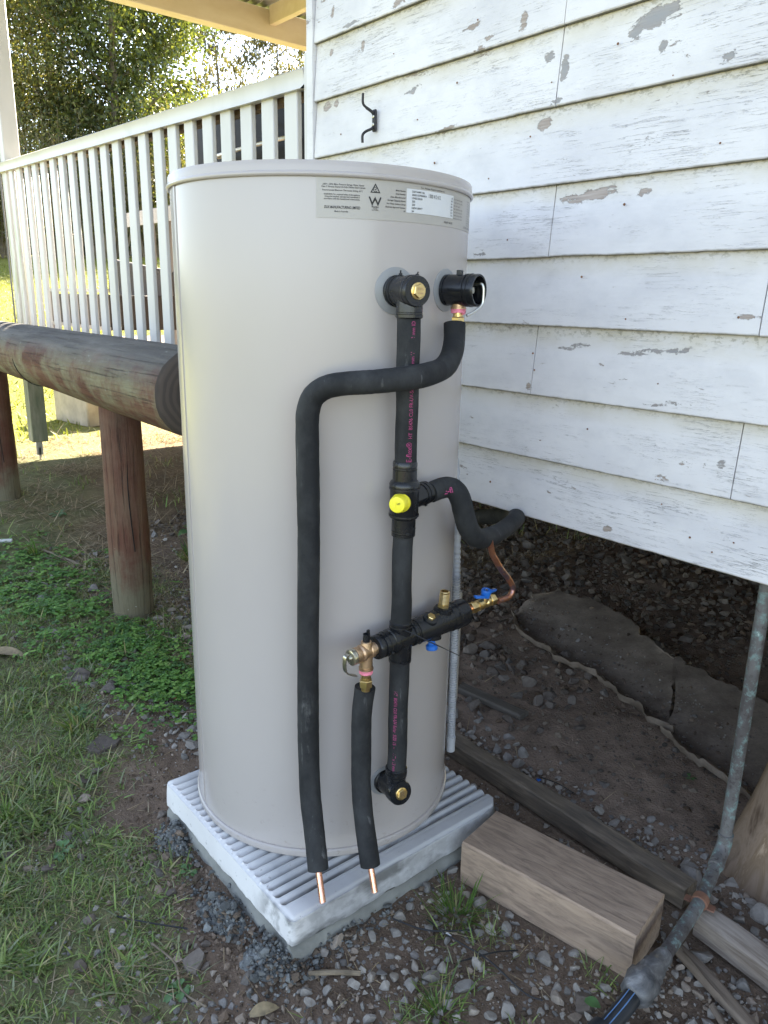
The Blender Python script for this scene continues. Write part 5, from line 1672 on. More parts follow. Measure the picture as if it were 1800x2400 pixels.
def gutter(i0, i1, label, cut0, cut1, sd):
    V = []; F = []; ns = 16
    for i in range(i0, i1 + 1):
        for j in range(ns + 1):
            s_ = j / ns
            ii = i
            sh = 0.0
            if i == i1:
                sh = cut1 * (s_ - 0.5) + 0.012 * (float(vnoise(s_, sd, 13)) - 0.5)
            if i == i0:
                sh = cut0 * (s_ - 0.5) + 0.012 * (float(vnoise(s_, sd + 2, 13)) - 0.5)
            a = gN[ii]; b_ = gF[ii]
            rag = 0.030 * (float(fbm(i * 0.33, sd, 2.1, 4)) - 0.5) if j == 0 else (0.09 * (float(fbm(i * 0.16, sd + 9, 2.3, 4)) - 0.5) if j == ns else 0)
            p = a + (b_ - a) * s_
            dv = (b_ - a) / np.linalg.norm(b_ - a)
            p = p + dv * rag + np.array([dv[1], -dv[0]]) * sh
            lip = 0.040 * (0.45 + 1.1 * float(fbm(i * 0.22, sd * 3, 2.3, 3))) * math.exp(-(s_ / 0.085) ** 2) + 0.012
            rise = 0.060 * max(0.0, (s_ - 0.22) / 0.78) ** 0.85
            z = float(ground_z(*p)) * 0.3 + 0.004 + max(lip - 0.012 * 0, 0) + rise + 0.004 * (float(fbm(p[0], p[1], 18, 3)) - 0.5) - 0.012
            V.append((p[0], p[1], z))
    m_ = i1 - i0 + 1
    top = len(V)
    V += [(x + 0.004, y + 0.004, z - 0.017 - 0.010 * float(vnoise(x, y, 25))) for (x, y, z) in V]
    k = ns + 1
    for i in range(m_ - 1):
        for j in range(ns):
            a = i * k + j
            F.append((a, a + k, a + k + 1, a + 1)); F.append((top + a, top + a + 1, top + a + k + 1, top + a + k))
    for i in range(m_ - 1):
        a = i * k; F.append((a, top + a, top + a + k, a + k))
        a = i * k + ns; F.append((a, a + k, top + a + k, top + a))
    for j in range(ns):
        F.append((j, j + 1, top + j + 1, top + j)); a = (m_ - 1) * k + j; F.append((a, top + a, top + a + 1, a + 1))
    o = MB().add(V, F).build('cement_gutter', M['cement'], ang=50)
    return tag(o, label, 'gutter', 'broken cement gutter pieces')


gutter(0, 54, 'longer piece of broken cement gutter with scalloped lip, under the house', 0.02, -0.10, 1)
gutter(55, 89, 'shorter cracked piece of cement gutter behind the copper pipe', -0.10, 0.0, 4)

def gutter_pt(i, s_):
    p = gN[i] + (gF[i] - gN[i]) * s_
    z = float(ground_z(*p)) * 0.3 + 0.004 + 0.040 * math.exp(-(s_ / 0.085) ** 2) + 0.060 * max(0.0, (s_ - 0.22) / 0.78) ** 0.85
    return p[0], p[1], z


# ------------------------------------------------------------------ loose stones and gravel
CR = np.array([[FWD.x, FWD.y, FWD.z], [RGT.x, RGT.y, RGT.z]])
pitch = math.atan2(1800, 6500)


def to_px(x, y, z):
    """where a point of the place falls in an 1800 x 2400 frame, used only to pick which stones become objects of their own"""
    q = np.array(mw.to_3x3().transposed()) @ np.array([x, y, z - CAMZ])
    return 900 + 1800 * q[0] / np.maximum(-q[2], 1e-3), 1200 - 1800 * q[1] / np.maximum(-q[2], 1e-3), -q[2]


def rockmesh(seed, sub=2, flat=0.7, cuts=7):
    r_ = random.Random(seed)
    bm = bmesh.new()
    bmesh.ops.create_icosphere(bm, subdivisions=sub, radius=1.0)
    planes = []
    for _ in range(cuts):
        d = Vector((r_.gauss(0, 1), r_.gauss(0, 1), r_.gauss(0, 1))).normalized()
        planes.append((d, r_.uniform(0.34, 0.72)))
    for v in bm.verts:
        p = v.co.copy()
        for d, k in planes:
            e = p.dot(d) - k
            if e > 0:
                p -= d * e
        v.co = Vector((p.x, p.y * 0.82, p.z * flat)) * r_.uniform(0.985, 1.015)
    V = np.array([v.co[:] for v in bm.verts]); F = np.array([[v.index for v in f.verts] for f in bm.faces])
    bm.free()
    V /= np.abs(V[:, :2]).max()
    return V, F


def simple_mesh(name, V, F, mat):
    me = bpy.data.meshes.new(name)
    me.from_pydata(V.tolist(), [], F.tolist()); me.materials.append(mat); me.update()
    me.polygons.foreach_set('use_smooth', [True] * len(me.polygons)); me.set_sharp_from_angle(angle=R(11))
    return me


ROCKS = [rockmesh(100 + i, 2, random.uniform(0.5, 0.8), 7 + i % 4) for i in range(12)]
RM = [simple_mesh('stone', V, F, M['stone']) for V, F in ROCKS]
RMD = [simple_mesh('stone', V, F, M['stone_dirty']) for V, F in ROCKS]
LOW = [rockmesh(300 + i, 1, random.uniform(0.5, 0.8), 6) for i in range(8)]


def blocked(x, y):
    """ground taken by the pad, timbers, posts"""
    b = (x > pad_x0 - 0.012) & (x < pad_x1 + 0.012) & (y > pad_y0 - 0.012) & (y < pad_y1 + 0.01)
    b |= (x > -1.0) & (x < -0.57) & (y > 1.06 + (x + 0.985) * 0.184 - 0.008) & (y < 1.215 + (x + 0.985) * 0.184)
    b |= (x < -0.6) & (x > -2.3) & (y > 1.376) & (y < 1.450)
    b |= (x > -0.6) & (y > 1.325 - (x + 0.585) * 0.12) & (y < 1.40 - (x + 0.585) * 0.12)
    for (px_, py_, pr__) in ((-2.905, 1.085, 0.09), (-4.92, 1.11, 0.1)):
        b |= (x - px_) ** 2 + (y - py_) ** 2 < pr__ ** 2
    b |= ((x + 0.415) / 0.26) ** 2 + ((y - 1.745) / 0.21) ** 2 < 1
    return b


def gravel_density(x, y):
    d = np.zeros_like(x)
    # the gravelled ground in front of the block and right of the pad
    right = sstep(-1.22, -1.02, x + 0.25 * (y - 0.6)) * sstep(1.32, 1.2, y)
    d = np.maximum(d, right * (0.50 + 0.50 * sstep(0.38, 0.62, fbm(x, y, 6, 3, 51))))
    # ring of clods along the near left side of the pad
    cl = np.exp(-((y - (0.585 + 0.05 * (x + 1.35))) / 0.055) ** 2) * sstep(-1.62, -1.5, x) * sstep(-1.0, -1.2, x)
    d = np.maximum(d, 0.85 * cl)
    # strip behind the sleeper
    d = np.maximum(d, np.exp(-((y - 1.50) / 0.045) ** 2) * sstep(-1.7, -1.2, x) * 0.95)
    d = np.maximum(d, sstep(-1.0, -0.6, x) * sstep(1.36, 1.44, y) * sstep(1.75, 1.55, y) * 0.55)
    d = np.maximum(d, sstep(-0.75, -0.5, x) * sstep(1.0, 1.1, y) * sstep(1.40, 1.3, y) * 0.9)
    # coarse heap under the house
    d = np.maximum(d, sstep(-1.55, -1.9, x) * sstep(1.45, 1.6, y) * sstep(-3.2, -2.9, x) * (0.06 + 0.34 * sstep(0.35, 0.55, fbm(x, y, 3, 2, 57))))
    d = np.maximum(d, sstep(2.55, 2.75, y) * 0.25 * sstep(-1.0, -1.3, x))
    d = np.maximum(d, 0.10 * sstep(1.5, 1.6, y))
    d = np.maximum(d, np.exp(-((y - 1.95) / 0.12) ** 2) * sstep(-1.45, -1.7, x) * 0.4)
    # strays over the left ground
    d = np.maximum(d, 0.14 * sstep(0.45, 0.62, fbm(x, y, 3.2, 3, 61)) * sstep(-4.5, -3.5, x))
    d = np.maximum(d, 0.65 * np.exp(-(((x + 2.55) / 0.35) ** 2 + ((y - 1.25) / 0.16) ** 2)))
    d = np.maximum(d, 0.8 * np.exp(-(((x + 1.9) / 0.25) ** 2 + ((y - 0.92) / 0.10) ** 2)))
    return d


NC = 100000
gx = rng.uniform(-4.2, 0.1, NC); gy = rng.uniform(0.25, 3.6, NC)
pxx = np.array(to_px(gx, gy, ground_z(gx, gy)))
vis = (pxx[0] > -400) & (pxx[0] < 2400) & (pxx[1] < 2800) & (pxx[2] > 0.3)
keep = vis & (rng.random(NC) < gravel_density(gx, gy)) & ~blocked(gx, gy)
gx, gy = gx[keep], gy[keep]
pdist = np.hypot(gx, gy)
r_g = np.exp(rng.normal(math.log(0.0070), 0.42, len(gx)))
r_g *= np.where((gx < -1.2) & (gy > 1.5), 1.65, 1.0) * np.where((gx < -1.7) & (gy < 1.5), 1.15, 1.0)
clod = np.exp(-((gy - 0.585) / 0.07) ** 2) * (gx < -1.08)
r_g = np.where(clod > 0.5, r_g * 0.8, r_g)
r_g = np.clip(r_g, 0.0045, 0.04)
# thin out overlaps with a coarse grid
order = np.argsort(-r_g)
cell = {}
ok = []
for i in order:
    x, y, r_ = gx[i], gy[i], r_g[i]
    cxk, cyk = int(x / 0.04), int(y / 0.04)
    bad = False
    for a in (-1, 0, 1):
        for b_ in (-1, 0, 1):
            for j in cell.get((cxk + a, cyk + b_), ()):
                if (gx[j] - x) ** 2 + (gy[j] - y) ** 2 < (0.78 * (r_g[j] + r_)) ** 2:
                    bad = True
                    break
            if bad: break
        if bad: break
    if not bad:
        cell.setdefault((cxk, cyk), []).append(i); ok.append(i)
ok = np.array(ok)
gx, gy, r_g = gx[ok], gy[ok], r_g[ok]
gz = ground_z(gx, gy)
P_ = np.array(to_px(gx, gy, gz))
size_px = r_g * 2 * 1800 / P_[2]
# big named stones seen on the left and behind
NAMED = [
    (-2.475, 0.727, 0.052, 'dull brownish stone topping the pile left of the clover patch'), (-2.445, 0.712, 0.044, 'dark slanting stone lowest in the pile left of the clover'),
    (-2.31, 0.768, 0.040, 'blocky stone at the near edge of the clover patch'), (-2.31, 0.825, 0.046, 'upper pale grey stone in the pile at the edge of the clover'),
    (-2.36, 0.80, 0.024, 'small wedge stone between the two blocky stones by the clover'), (-2.25, 0.84, 0.032, 'brownish stone at the right end of the pile below the clover'),
    (-1.867, 0.534, 0.030, 'rounded stone, largest in the row below the slate'), (-1.898, 0.573, 0.026, 'slanting stone just below the flat slate'),
    (-1.817, 0.479, 0.020, 'small dark stone in grass, left of a paler stone'), (-1.793, 0.509, 0.024, 'pale stone half sunk in grass below the stone row'),
    (-1.654, 0.471, 0.028, 'single smooth grey stone lying alone in the left grass'), (-1.606, 0.637, 0.023, 'smooth round stone touching the left corner of the pad'),
    (-1.577, 0.645, 0.017, 'small buff stone tucked beside the left corner of the pad'), (-2.62, 1.20, 0.034, 'whitish stone beside the foot of the nearer log post'),
    (-3.25, 1.05, 0.036, 'pale flat stone on bare soil left of the nearer log post'), (-3.35, 1.02, 0.028, 'dark grey stone leaning on the pale flat stone'),
    (-1.50, 1.90, 0.040, 'angular dark stone beneath the ball valve on the gravel heap'), (-1.62, 1.86, 0.034, 'leaning angular stone left of the bare earth under the house'),
    (-1.46, 1.80, 0.038, 'blocky stone on bare earth in front of the gutter'), (-1.40, 1.90, 0.036, 'pointed grey stone close to the gutter lip'),
    (-0.52, 1.50, 0.034, 'pale wedge stone at the right of the pipe clip'), (-0.69, 1.52, 0.022, 'whitish knobbly stone behind the sleeper'),
    (-0.62, 1.02, 0.030, 'flat buff stone against the end of the timber block'), (-2.05, 1.42, 0.038, 'brownish stone behind the heater beside the conduit')]
for i, (x, y, r_, lab) in enumerate(NAMED):
    o = bpy.data.objects.new('stone', (RM if ('pale' in lab or 'whit' in lab) else RMD)[i % 12]); COL.objects.link(o)
    o.location = (x, y, float(ground_z(x, y)) + r_ * 0.15)
    r_ *= 0.85
    o.scale = (r_, r_ * random.uniform(0.85, 1.1), r_ * random.uniform(0.8, 1.1)); o.rotation_euler = (random.uniform(-0.3, 0.3), random.uniform(-0.3, 0.3), random.uniform(0, 6.3))
    tag(o, lab, 'stone')
NI = 270
rank = np.argsort(-size_px * np.where((P_[0] > 0) & (P_[0] < 1800) & (P_[1] < 2400), 1, 0.01) * np.where((P_[0] > 430) & (P_[0] < 1050) & (P_[1] < 1700), 0.01, 1))
ind = rank[:NI]
for i in ind:
    x, y, r_ = float(gx[i]), float(gy[i]), float(r_g[i])
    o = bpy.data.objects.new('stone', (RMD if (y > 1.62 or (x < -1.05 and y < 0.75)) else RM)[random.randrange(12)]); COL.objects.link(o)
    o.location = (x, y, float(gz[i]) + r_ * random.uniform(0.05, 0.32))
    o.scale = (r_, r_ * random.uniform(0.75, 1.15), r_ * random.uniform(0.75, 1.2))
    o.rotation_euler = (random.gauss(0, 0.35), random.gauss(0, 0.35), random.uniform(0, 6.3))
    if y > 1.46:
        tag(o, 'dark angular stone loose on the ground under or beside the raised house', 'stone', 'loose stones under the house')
    elif x < -1.7:
        tag(o, 'loose grey stone scattered on the grassy soil left of the heater', 'stone', 'stones scattered on the left soil')
    elif x < -1.05 and y < 0.75:
        tag(o, 'brownish pebble among the soil clods in front of the pad', 'stone', 'pebbles in front of the pad')
    else:
        tag(o, 'grey crushed stone lying in the gravel right of the pad', 'stone', 'gravel stones right of the pad')
rest = rank[NI:]


def scatter(name, xs, ys, zs, rs, meshes, mat, tints, sink=(0.1, 0.4)):
    VV = []; FF = []; TT = []; off = 0
    grp = rng.integers(0, len(meshes), len(xs))
    for g in range(len(meshes)):
        V0, F0 = meshes[g]
        ids = np.where(grp == g)[0]
        if len(ids) == 0:
            continue
        n = len(ids)
        a = rng.uniform(0, 2 * np.pi, n); b_ = rng.normal(0, 0.4, n); c = rng.normal(0, 0.4, n)
        ca, sa = np.cos(a), np.sin(a); cb2, sb2 = np.cos(b_), np.sin(b_); cc2, sc2 = np.cos(c), np.sin(c)
        Rz = np.zeros((n, 3, 3)); Rz[:, 0, 0] = ca; Rz[:, 0, 1] = -sa; Rz[:, 1, 0] = sa; Rz[:, 1, 1] = ca; Rz[:, 2, 2] = 1
        Rx = np.zeros((n, 3, 3)); Rx[:, 0, 0] = 1; Rx[:, 1, 1] = cb2; Rx[:, 1, 2] = -sb2; Rx[:, 2, 1] = sb2; Rx[:, 2, 2] = cb2
        Ry = np.zeros((n, 3, 3)); Ry[:, 1, 1] = 1; Ry[:, 0, 0] = cc2; Ry[:, 0, 2] = sc2; Ry[:, 2, 0] = -sc2; Ry[:, 2, 2] = cc2
        Q = Rz @ Rx @ Ry
        sc3 = rs[ids][:, None] * rng.uniform(0.75, 1.2, (n, 3))
        P = np.einsum('nij,nvj->nvi', Q, V0[None] * sc3[:, None, :])
        P += np.stack([xs[ids], ys[ids], zs[ids] + rs[ids] * rng.uniform(sink[0], sink[1], n)], -1)[:, None, :]
        VV.append(P.reshape(-1, 3))
        FF.append((F0[None] + (np.arange(n) * len(V0))[:, None, None]).reshape(-1, F0.shape[1]) + off)
        off += n * len(V0)
        TT.append(np.repeat(tints[ids], len(V0), 0))
    return big_mesh(name, np.concatenate(VV), np.concatenate(FF), mat, tint=np.concatenate(TT))


def stone_tints(x, y):
    n = len(x)
    pal = np.array([(0.22, 0.21, 0.195), (0.34, 0.315, 0.28), (0.27, 0.25, 0.23), (0.43, 0.395, 0.345), (0.34, 0.275, 0.215)])
    t = pal[rng.integers(0, 5, n)] * rng.uniform(0.8, 1.2, (n, 1))
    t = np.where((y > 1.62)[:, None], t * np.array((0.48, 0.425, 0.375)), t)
    br = (np.exp(-((y - 0.585) / 0.07) ** 2) * (x < -1.08))[:, None]
    return t * (1 - br) + br * np.array((0.25, 0.185, 0.135)) * rng.uniform(0.7, 1.3, (n, 1))


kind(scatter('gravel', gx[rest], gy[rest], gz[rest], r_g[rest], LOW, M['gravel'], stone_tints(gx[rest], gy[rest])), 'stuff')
# fine grit and crumbs of earth
NG2 = 170000
fx = rng.uniform(-3.4, 0.0, NG2); fy = rng.uniform(0.25, 2.9, NG2)
dens = 0.10 + 0.5 * gravel_density(fx, fy) + 0.25 * (1 - turf(fx, fy)) * (fy < 1.5)
pq = np.array(to_px(fx, fy, 0 * fx))
kp = (rng.random(NG2) < dens) & ~blocked(fx, fy) & (pq[0] > -100) & (pq[0] < 1900) & (pq[1] < 2500) & (pq[2] > 0.3)
fx, fy = fx[kp], fy[kp]
rf_ = np.exp(rng.normal(math.log(0.0026), 0.5, len(fx)))
tt = np.where((rng.random(len(fx)) < 0.55)[:, None], np.array((0.13, 0.095, 0.068)) * rng.uniform(0.7, 1.5, (len(fx), 1)), stone_tints(fx, fy))
TET = []
for i in range(4):
    bm = bmesh.new(); bmesh.ops.create_icosphere(bm, subdivisions=1, radius=1)
    V0 = np.array([v.co[:] for v in bm.verts]) * rng.uniform(0.45, 1.1, (len(bm.verts), 1)) if len(bm.verts) < 20 else np.array([v.co[:] for v in bm.verts]) * rng.uniform(0.45, 1.15, (len(bm.verts), 1))
    F0 = np.array([[v.index for v in f.verts] for f in bm.faces]); bm.free()
    TET.append((V0 * [1, 0.85, 0.6], F0))
kind(scatter('grit', fx, fy, ground_z(fx, fy), rf_, TET, M['gravel'], tt, (0.0, 0.4)), 'stuff')
# dirt and chips lying in the gutter
gpts = np.array([gutter_pt(int(a_), b_) for a_, b_ in zip(rng.integers(2, 88, 2600), np.clip(rng.beta(1.3, 2.2, 2600) * 0.9 + 0.05, 0, 0.95))])
gpts[:, :2] += rng.normal(0, 0.006, (2600, 2))
rg_ = np.exp(rng.normal(math.log(0.0022), 0.65, 2600))
gt = np.where((rng.random(2600) < 0.6)[:, None], np.array((0.16, 0.12, 0.09)) * rng.uniform(0.6, 1.5, (2600, 1)), np.array((0.26, 0.24, 0.22)) * rng.uniform(0.6, 1.3, (2600, 1)))
kind(scatter('gutter_dirt', gpts[:, 0], gpts[:, 1], gpts[:, 2] - 0.001, np.clip(rg_, 0.001, 0.012), TET, M['gravel'], gt, (0.1, 0.4)), 'stuff')
# crumbly mortar spoil heaped against the bed
ux = []; uy = []
for (cx_, cy__, sx_, sy_, n_) in ((-1.49, 0.614, 0.032, 0.018, 560), (-1.335, 0.600, 0.05, 0.022, 120), (-1.215, 0.600, 0.030, 0.02, 620), (-1.06, 0.615, 0.040, 0.02, 560), (-1.005, 0.70, 0.014, 0.08, 260), (-1.005, 0.90, 0.010, 0.12, 120)):
    ux.append(rng.normal(cx_, sx_, n_)); uy.append(rng.normal(cy__, sy_, n_))
ux = np.concatenate(ux); uy = np.concatenate(uy)
kp = ~((ux > pad_x0 + 0.01) & (ux < pad_x1 - 0.01) & (uy > pad_y0 + 0.01) & (uy < pad_y1))
ux, uy = ux[kp], uy[kp]
ru = np.exp(rng.normal(math.log(0.0032), 0.55, len(ux)))
dpad = np.minimum(np.abs(uy - pad_y0), np.abs(ux - pad_x1))
hp_ = sum(h_ * np.exp(-(((ux - a_) / r1) ** 2 + ((uy - b_) / r2) ** 2) * 1.2) for (a_, b_, r1, r2, h_) in ((-1.492, 0.612, 0.062, 0.034, 0.026), (-1.225, 0.598, 0.075, 0.036, 0.029), (-1.06, 0.612, 0.065, 0.04, 0.02)))
zu = ground_z(ux, uy) + hp_ + 0.014 * np.exp(-(dpad / 0.02) ** 2) * rng.random(len(ux))
tu = np.where((rng.random(len(ux)) < 0.25)[:, None], np.array((0.15, 0.115, 0.085)), np.array((0.155, 0.162, 0.158))) * rng.uniform(0.55, 1.5, (len(ux), 1))
kind(scatter('mortar_crumbs', ux, uy, zu, ru, TET, M['gravel'], tu, (0.0, 0.5)), 'stuff')

for (cx_, cy__, rx_, ry_, hh_, an_, lab) in ((-1.492, 0.612, 0.062, 0.034, 0.034, 0.1, 'lumpy heap of grey mortar spoil against the left edge of the pad'), (-1.225, 0.598, 0.075, 0.036, 0.038, 0.05, 'lumpy heap of grey mortar spoil in front of the left pad edge near its corner'), (-1.06, 0.612, 0.065, 0.040, 0.026, 0.5, 'low crumbly mortar spoil at the front corner of the pad')):
    nr, na = 30, 90
    V = []; F = []
    for i in range(nr + 1):
        q = i / nr
        for k in range(na):
            a = 2 * math.pi * k / na
            ed = 1 + 0.5 * (float(fbm(math.cos(a) * 1.5 + cx_ * 9, math.sin(a) * 1.5, 1.6, 3)) - 0.5)
            lx, ly = q * rx_ * math.cos(a) * ed, q * ry_ * math.sin(a) * ed
            x = cx_ + lx * math.cos(an_) - ly * math.sin(an_); y = cy__ + lx * math.sin(an_) + ly * math.cos(an_)
            lump = 0.45 * float(fbm(x, y, 34, 2, 6)) + 0.75 * float(fbm(x, y, 105, 3, 8))
            V.append((x, y, float(ground_z(x, y)) - 0.004 + hh_ * (1 - q ** 1.6) * (0.25 + 1.15 * lump) + 0.006 * lump * (q < 0.99)))
    for i in range(nr):
        for k in range(na):
            k2 = (k + 1) % na
            F.append((i * na + k, i * na + k2, (i + 1) * na + k2, (i + 1) * na + k))
    tag(MB().add(V, F).build('mortar_spoil', M['crumb'], ang=180), lab, 'mortar')

# flat pieces
def slab_piece(name, pts, z, th, mat, label, cat, tilt=(0, 0)):
    P = [Vector((x, y, 0)) for x, y in pts]
    c = sum(P, Vector()) / len(P)
    V = []; n = len(P)
    for (k, dz) in ((1.0, 0), (1.0, th * 0.75), (0.955, th)):
        for p in P:
            q = c + (p - c) * k
            V.append((q.x, q.y, z + dz + (q.x - c.x) * tilt[0] + (q.y - c.y) * tilt[1]))
    F = [tuple(reversed(range(n))), tuple(range(2 * n, 3 * n))]
    for r_ in range(2):
        for k in range(n):
            k2 = (k + 1) % n
            F.append((r_ * n + k, r_ * n + k2, (r_ + 1) * n + k2, (r_ + 1) * n + k))
    return tag(MB().add(V, F).build(name, mat, ang=30), label, cat)


slab_piece('slate', [(-2.018, 0.5931), (-2.0394, 0.6182), (-2.0506, 0.6376), (-2.0561, 0.6668), (-2.028, 0.6762), (-1.9909, 0.6839), (-1.9722, 0.6627), (-1.9695, 0.6336), (-1.9675, 0.6128), (-1.9928, 0.5918)][::-1], float(ground_z(-2.01, 0.64)) - 0.002, 0.012, M['stone_dirty'], 'flat dark slate lying on the left grass above the stone row', 'stone', (0.06, 0.04))
slab_piece('flat_stone', [(-1.1725, 0.484), (-1.1754, 0.5002), (-1.1771, 0.5243), (-1.154, 0.5247), (-1.1407, 0.5144), (-1.1267, 0.4926), (-1.1391, 0.4827), (-1.1519, 0.4809)][::-1], float(ground_z(-1.15, 0.505)) - 0.001, 0.010, M['stone_dirty'], 'flat buff triangular stone in front of the mortar at bottom left', 'stone', (0.12, 0.1))
for (x, y, s_, m_, nm, lab, ct_) in ((-2.133, 0.916, 0.018, 'brick', 'brick_chip', 'small orange brick chip left of the heater beyond the clover', 'brick chip'),
                                  (-1.122, 1.50, 0.008, 'blue', 'plastic_scrap', 'tiny blue plastic scrap on the gravel behind the sleeper', 'scrap'),
                                  (-1.52, 0.79, 0.012, 'brick', 'bark_chip', 'small brown bark chip sitting in a groove of the pad', 'bark chip')):
    V0, F0 = ROCKS[3]
    o = bpy.data.objects.new(nm, simple_mesh(nm, V0 * [s_, s_ * 0.7, s_ * 0.5], F0, M[m_] if nm != 'bark_chip' else M['twig'])); COL.objects.link(o)
    o.location = (x, y, (float(ground_z(x, y)) if nm != 'bark_chip' else PT - 0.004) + s_ * 0.3)
    o.rotation_euler = (0.2, 0.1, random.uniform(0, 6))
    tag(o, lab, ct_)


def leafblade(name, c, ln, w, ang_, mat, label, cat, curl=0.3, z=None):
    V = []; F = []; n = 8
    ax = Vector((math.cos(ang_), math.sin(ang_), 0)); sd_ = Vector((-ax.y, ax.x, 0))
    z = float(ground_z(c[0], c[1])) + 0.006 if z is None else z
    for i in range(n + 1):
        t = i / n
        ww = w * math.sin(math.pi * min(1, 0.06 + t * 0.94)) ** 0.8 * (1 - 0.25 * t)
        zz = z + curl * ln * (4 * t * (1 - t)) * 0.25
        for s_, dz in ((-1, 0.2), (0, 0), (1, 0.25)):
            V.append(tuple(Vector((c[0], c[1], 0)) + ax * (t - 0.5) * ln + sd_ * s_ * ww + Vector((0, 0, zz + dz * ww))))
    for i in range(n):
        for j in range(2):
            a = i * 3 + j; F.append((a, a + 3, a + 4, a + 1))
    return tag(MB().add(V, F).build(name, mat, ang=60), label, cat)


leafblade('dry_leaf', (-2.78, 0.575), 0.16, 0.032, 0.6, M['deadleaf'], 'broad tan dead leaf at the left edge', 'leaf', 0.15)
leafblade('dry_leaf', (-0.973, 0.552), 0.055, 0.016, 1.2, M['deadleaf'], 'curled buff dead leaf at the bottom edge of the ground', 'leaf', 0.4)
leafblade('green_leaf', (-0.592, 1.005), 0.03, 0.013, 0.3, M['weed'], 'single small green leaf beside the black pipe coupling', 'leaf', 0.3, 0.03)
# black nylon cable ties dropped on the gravel
for (pts, lab) in (([(-0.945, 0.925), (-0.87, 0.93), (-0.79, 0.945), (-0.70, 0.945), (-0.668, 0.962)], 'long black cable tie with a silver tag dropped across the gravel'),
                   ([(-0.985, 0.865), (-0.92, 0.905), (-0.865, 0.98)], 'black cable tie offcut poking out of the grass tuft'),
                   ([(-0.825, 0.90), (-0.795, 0.965), (-0.772, 1.012)], 'short black cable tie crossing under the long one'),
                   ([(-1.12, 1.50), (-1.07, 1.515), (-1.02, 1.52)], 'short black cable tie on the earth behind the sleeper'),
                   ([(-1.35, 0.425), (-1.29, 0.47), (-1.23, 0.525)], 'thin black cable tie lying among the pebbles at lower left')):
    P = spline([(x, y, float(ground_z(x, y)) + 0.013 + 0.003 * (i % 2)) for i, (x, y) in enumerate(pts)], 6)
    ctie = MB().tube(P, 0.0017, 6)
    if 'silver' in lab:
        t0 = thing('cable_tie', lab, 'cable tie', P[0])
        ctie.build('strap', M['tie'], t0)
        MB().box((-0.885, 0.930, float(ground_z(-0.885, 0.93)) + 0.016), (0.013, 0.005, 0.003), rot=0.1, bevel=0.0008).build('tag', M['panel'], t0)
    else:
        tag(ctie.build('cable_tie', M['tie']), lab, 'cable tie')
tag(MB().tube([(-4.16, 0.84, float(ground_z(-4.1, 0.9)) + 0.02), (-4.09, 0.935, float(ground_z(-4, 0.97)) + 0.025)], 0.010, 8).build('plastic_tube', M['chip']), 'short white plastic tube lying in grass at the left edge', 'tube')

# ------------------------------------------------------------------ grass, straw, clover
def blades(n, xlo, xhi, ylo, yhi, dens, ln, wd_, lean, pal, flat=1.0, seg=3, mask=True):
    x = rng.uniform(xlo, xhi, n); y = rng.uniform(ylo, yhi, n)
    k = rng.random(n) < dens(x, y)
    if mask:
        k &= ~blocked(x, y)
    x, y = x[k], y[k]; n = len(x)
    z = ground_z(x, y)
    L_ = ln[0] * np.exp(rng.normal(0, ln[1], n)); W_ = wd_[0] * np.exp(rng.normal(0, wd_[1], n))
    a = rng.uniform(0, 2 * np.pi, n); le_ = np.clip(rng.normal(lean[0], lean[1], n), 0.02, 1.5)
    dx, dy = np.cos(a), np.sin(a)
    V = np.zeros((n, 2 * seg + 1, 3)); 
    h = np.zeros(n); r_ = np.zeros(n)
    bend_ = rng.uniform(0.1, 0.8, n)
    tw = rng.uniform(-0.5, 0.5, n)
    for i in range(seg + 1):
        t = i / seg
        ang_ = np.minimum(le_ + bend_ * t * flat, 1.62)
        if i:
            r_ = r_ + np.sin(ang_) * L_ / seg; h = h + np.cos(ang_) * L_ / seg
        w = W_ * (1 - t ** 2 * 0.95) / 2
        sx_, sy_ = -np.sin(a + tw), np.cos(a + tw)
        if i < seg:
            V[:, 2 * i] = np.stack([x + dx * r_ + sx_ * w, y + dy * r_ + sy_ * w, z + h + 0.001], -1)
            V[:, 2 * i + 1] = np.stack([x + dx * r_ - sx_ * w, y + dy * r_ - sy_ * w, z + h + 0.001], -1)
        else:
            V[:, 2 * i] = np.stack([x + dx * r_, y + dy * r_, z + h], -1)
    tri = []
    for i in range(seg - 1):
        tri += [(2 * i, 2 * i + 1, 2 * i + 3), (2 * i, 2 * i + 3, 2 * i + 2)]
    tri.append((2 * seg - 2, 2 * seg - 1, 2 * seg))
    F = (np.array(tri)[None] + (np.arange(n) * (2 * seg + 1))[:, None, None]).reshape(-1, 3)
    pal = np.array(pal)
    c = pal[rng.integers(0, len(pal), n)] * rng.uniform(0.7, 1.3, (n, 1))
    return V.reshape(-1, 3), F, np.repeat(c, 2 * seg + 1, 0)


GREEN = [(0.13, 0.205, 0.060), (0.17, 0.25, 0.075), (0.215, 0.29, 0.092), (0.17, 0.215, 0.105), (0.25, 0.31, 0.115), (0.24, 0.27, 0.17), (0.30, 0.28, 0.15)]
STRAW = [(0.38, 0.30, 0.19), (0.30, 0.23, 0.145), (0.46, 0.38, 0.26), (0.23, 0.17, 0.11), (0.32, 0.27, 0.19)]


def join_blades(name, parts, mat):
    VV = []; FF = []; CC = []; off = 0
    for V, F, C in parts:
        VV.append(V); FF.append(F + off); CC.append(C); off += len(V)
    return kind(big_mesh(name, np.concatenate(VV), np.concatenate(FF), mat, tint=np.concatenate(CC)), 'stuff')


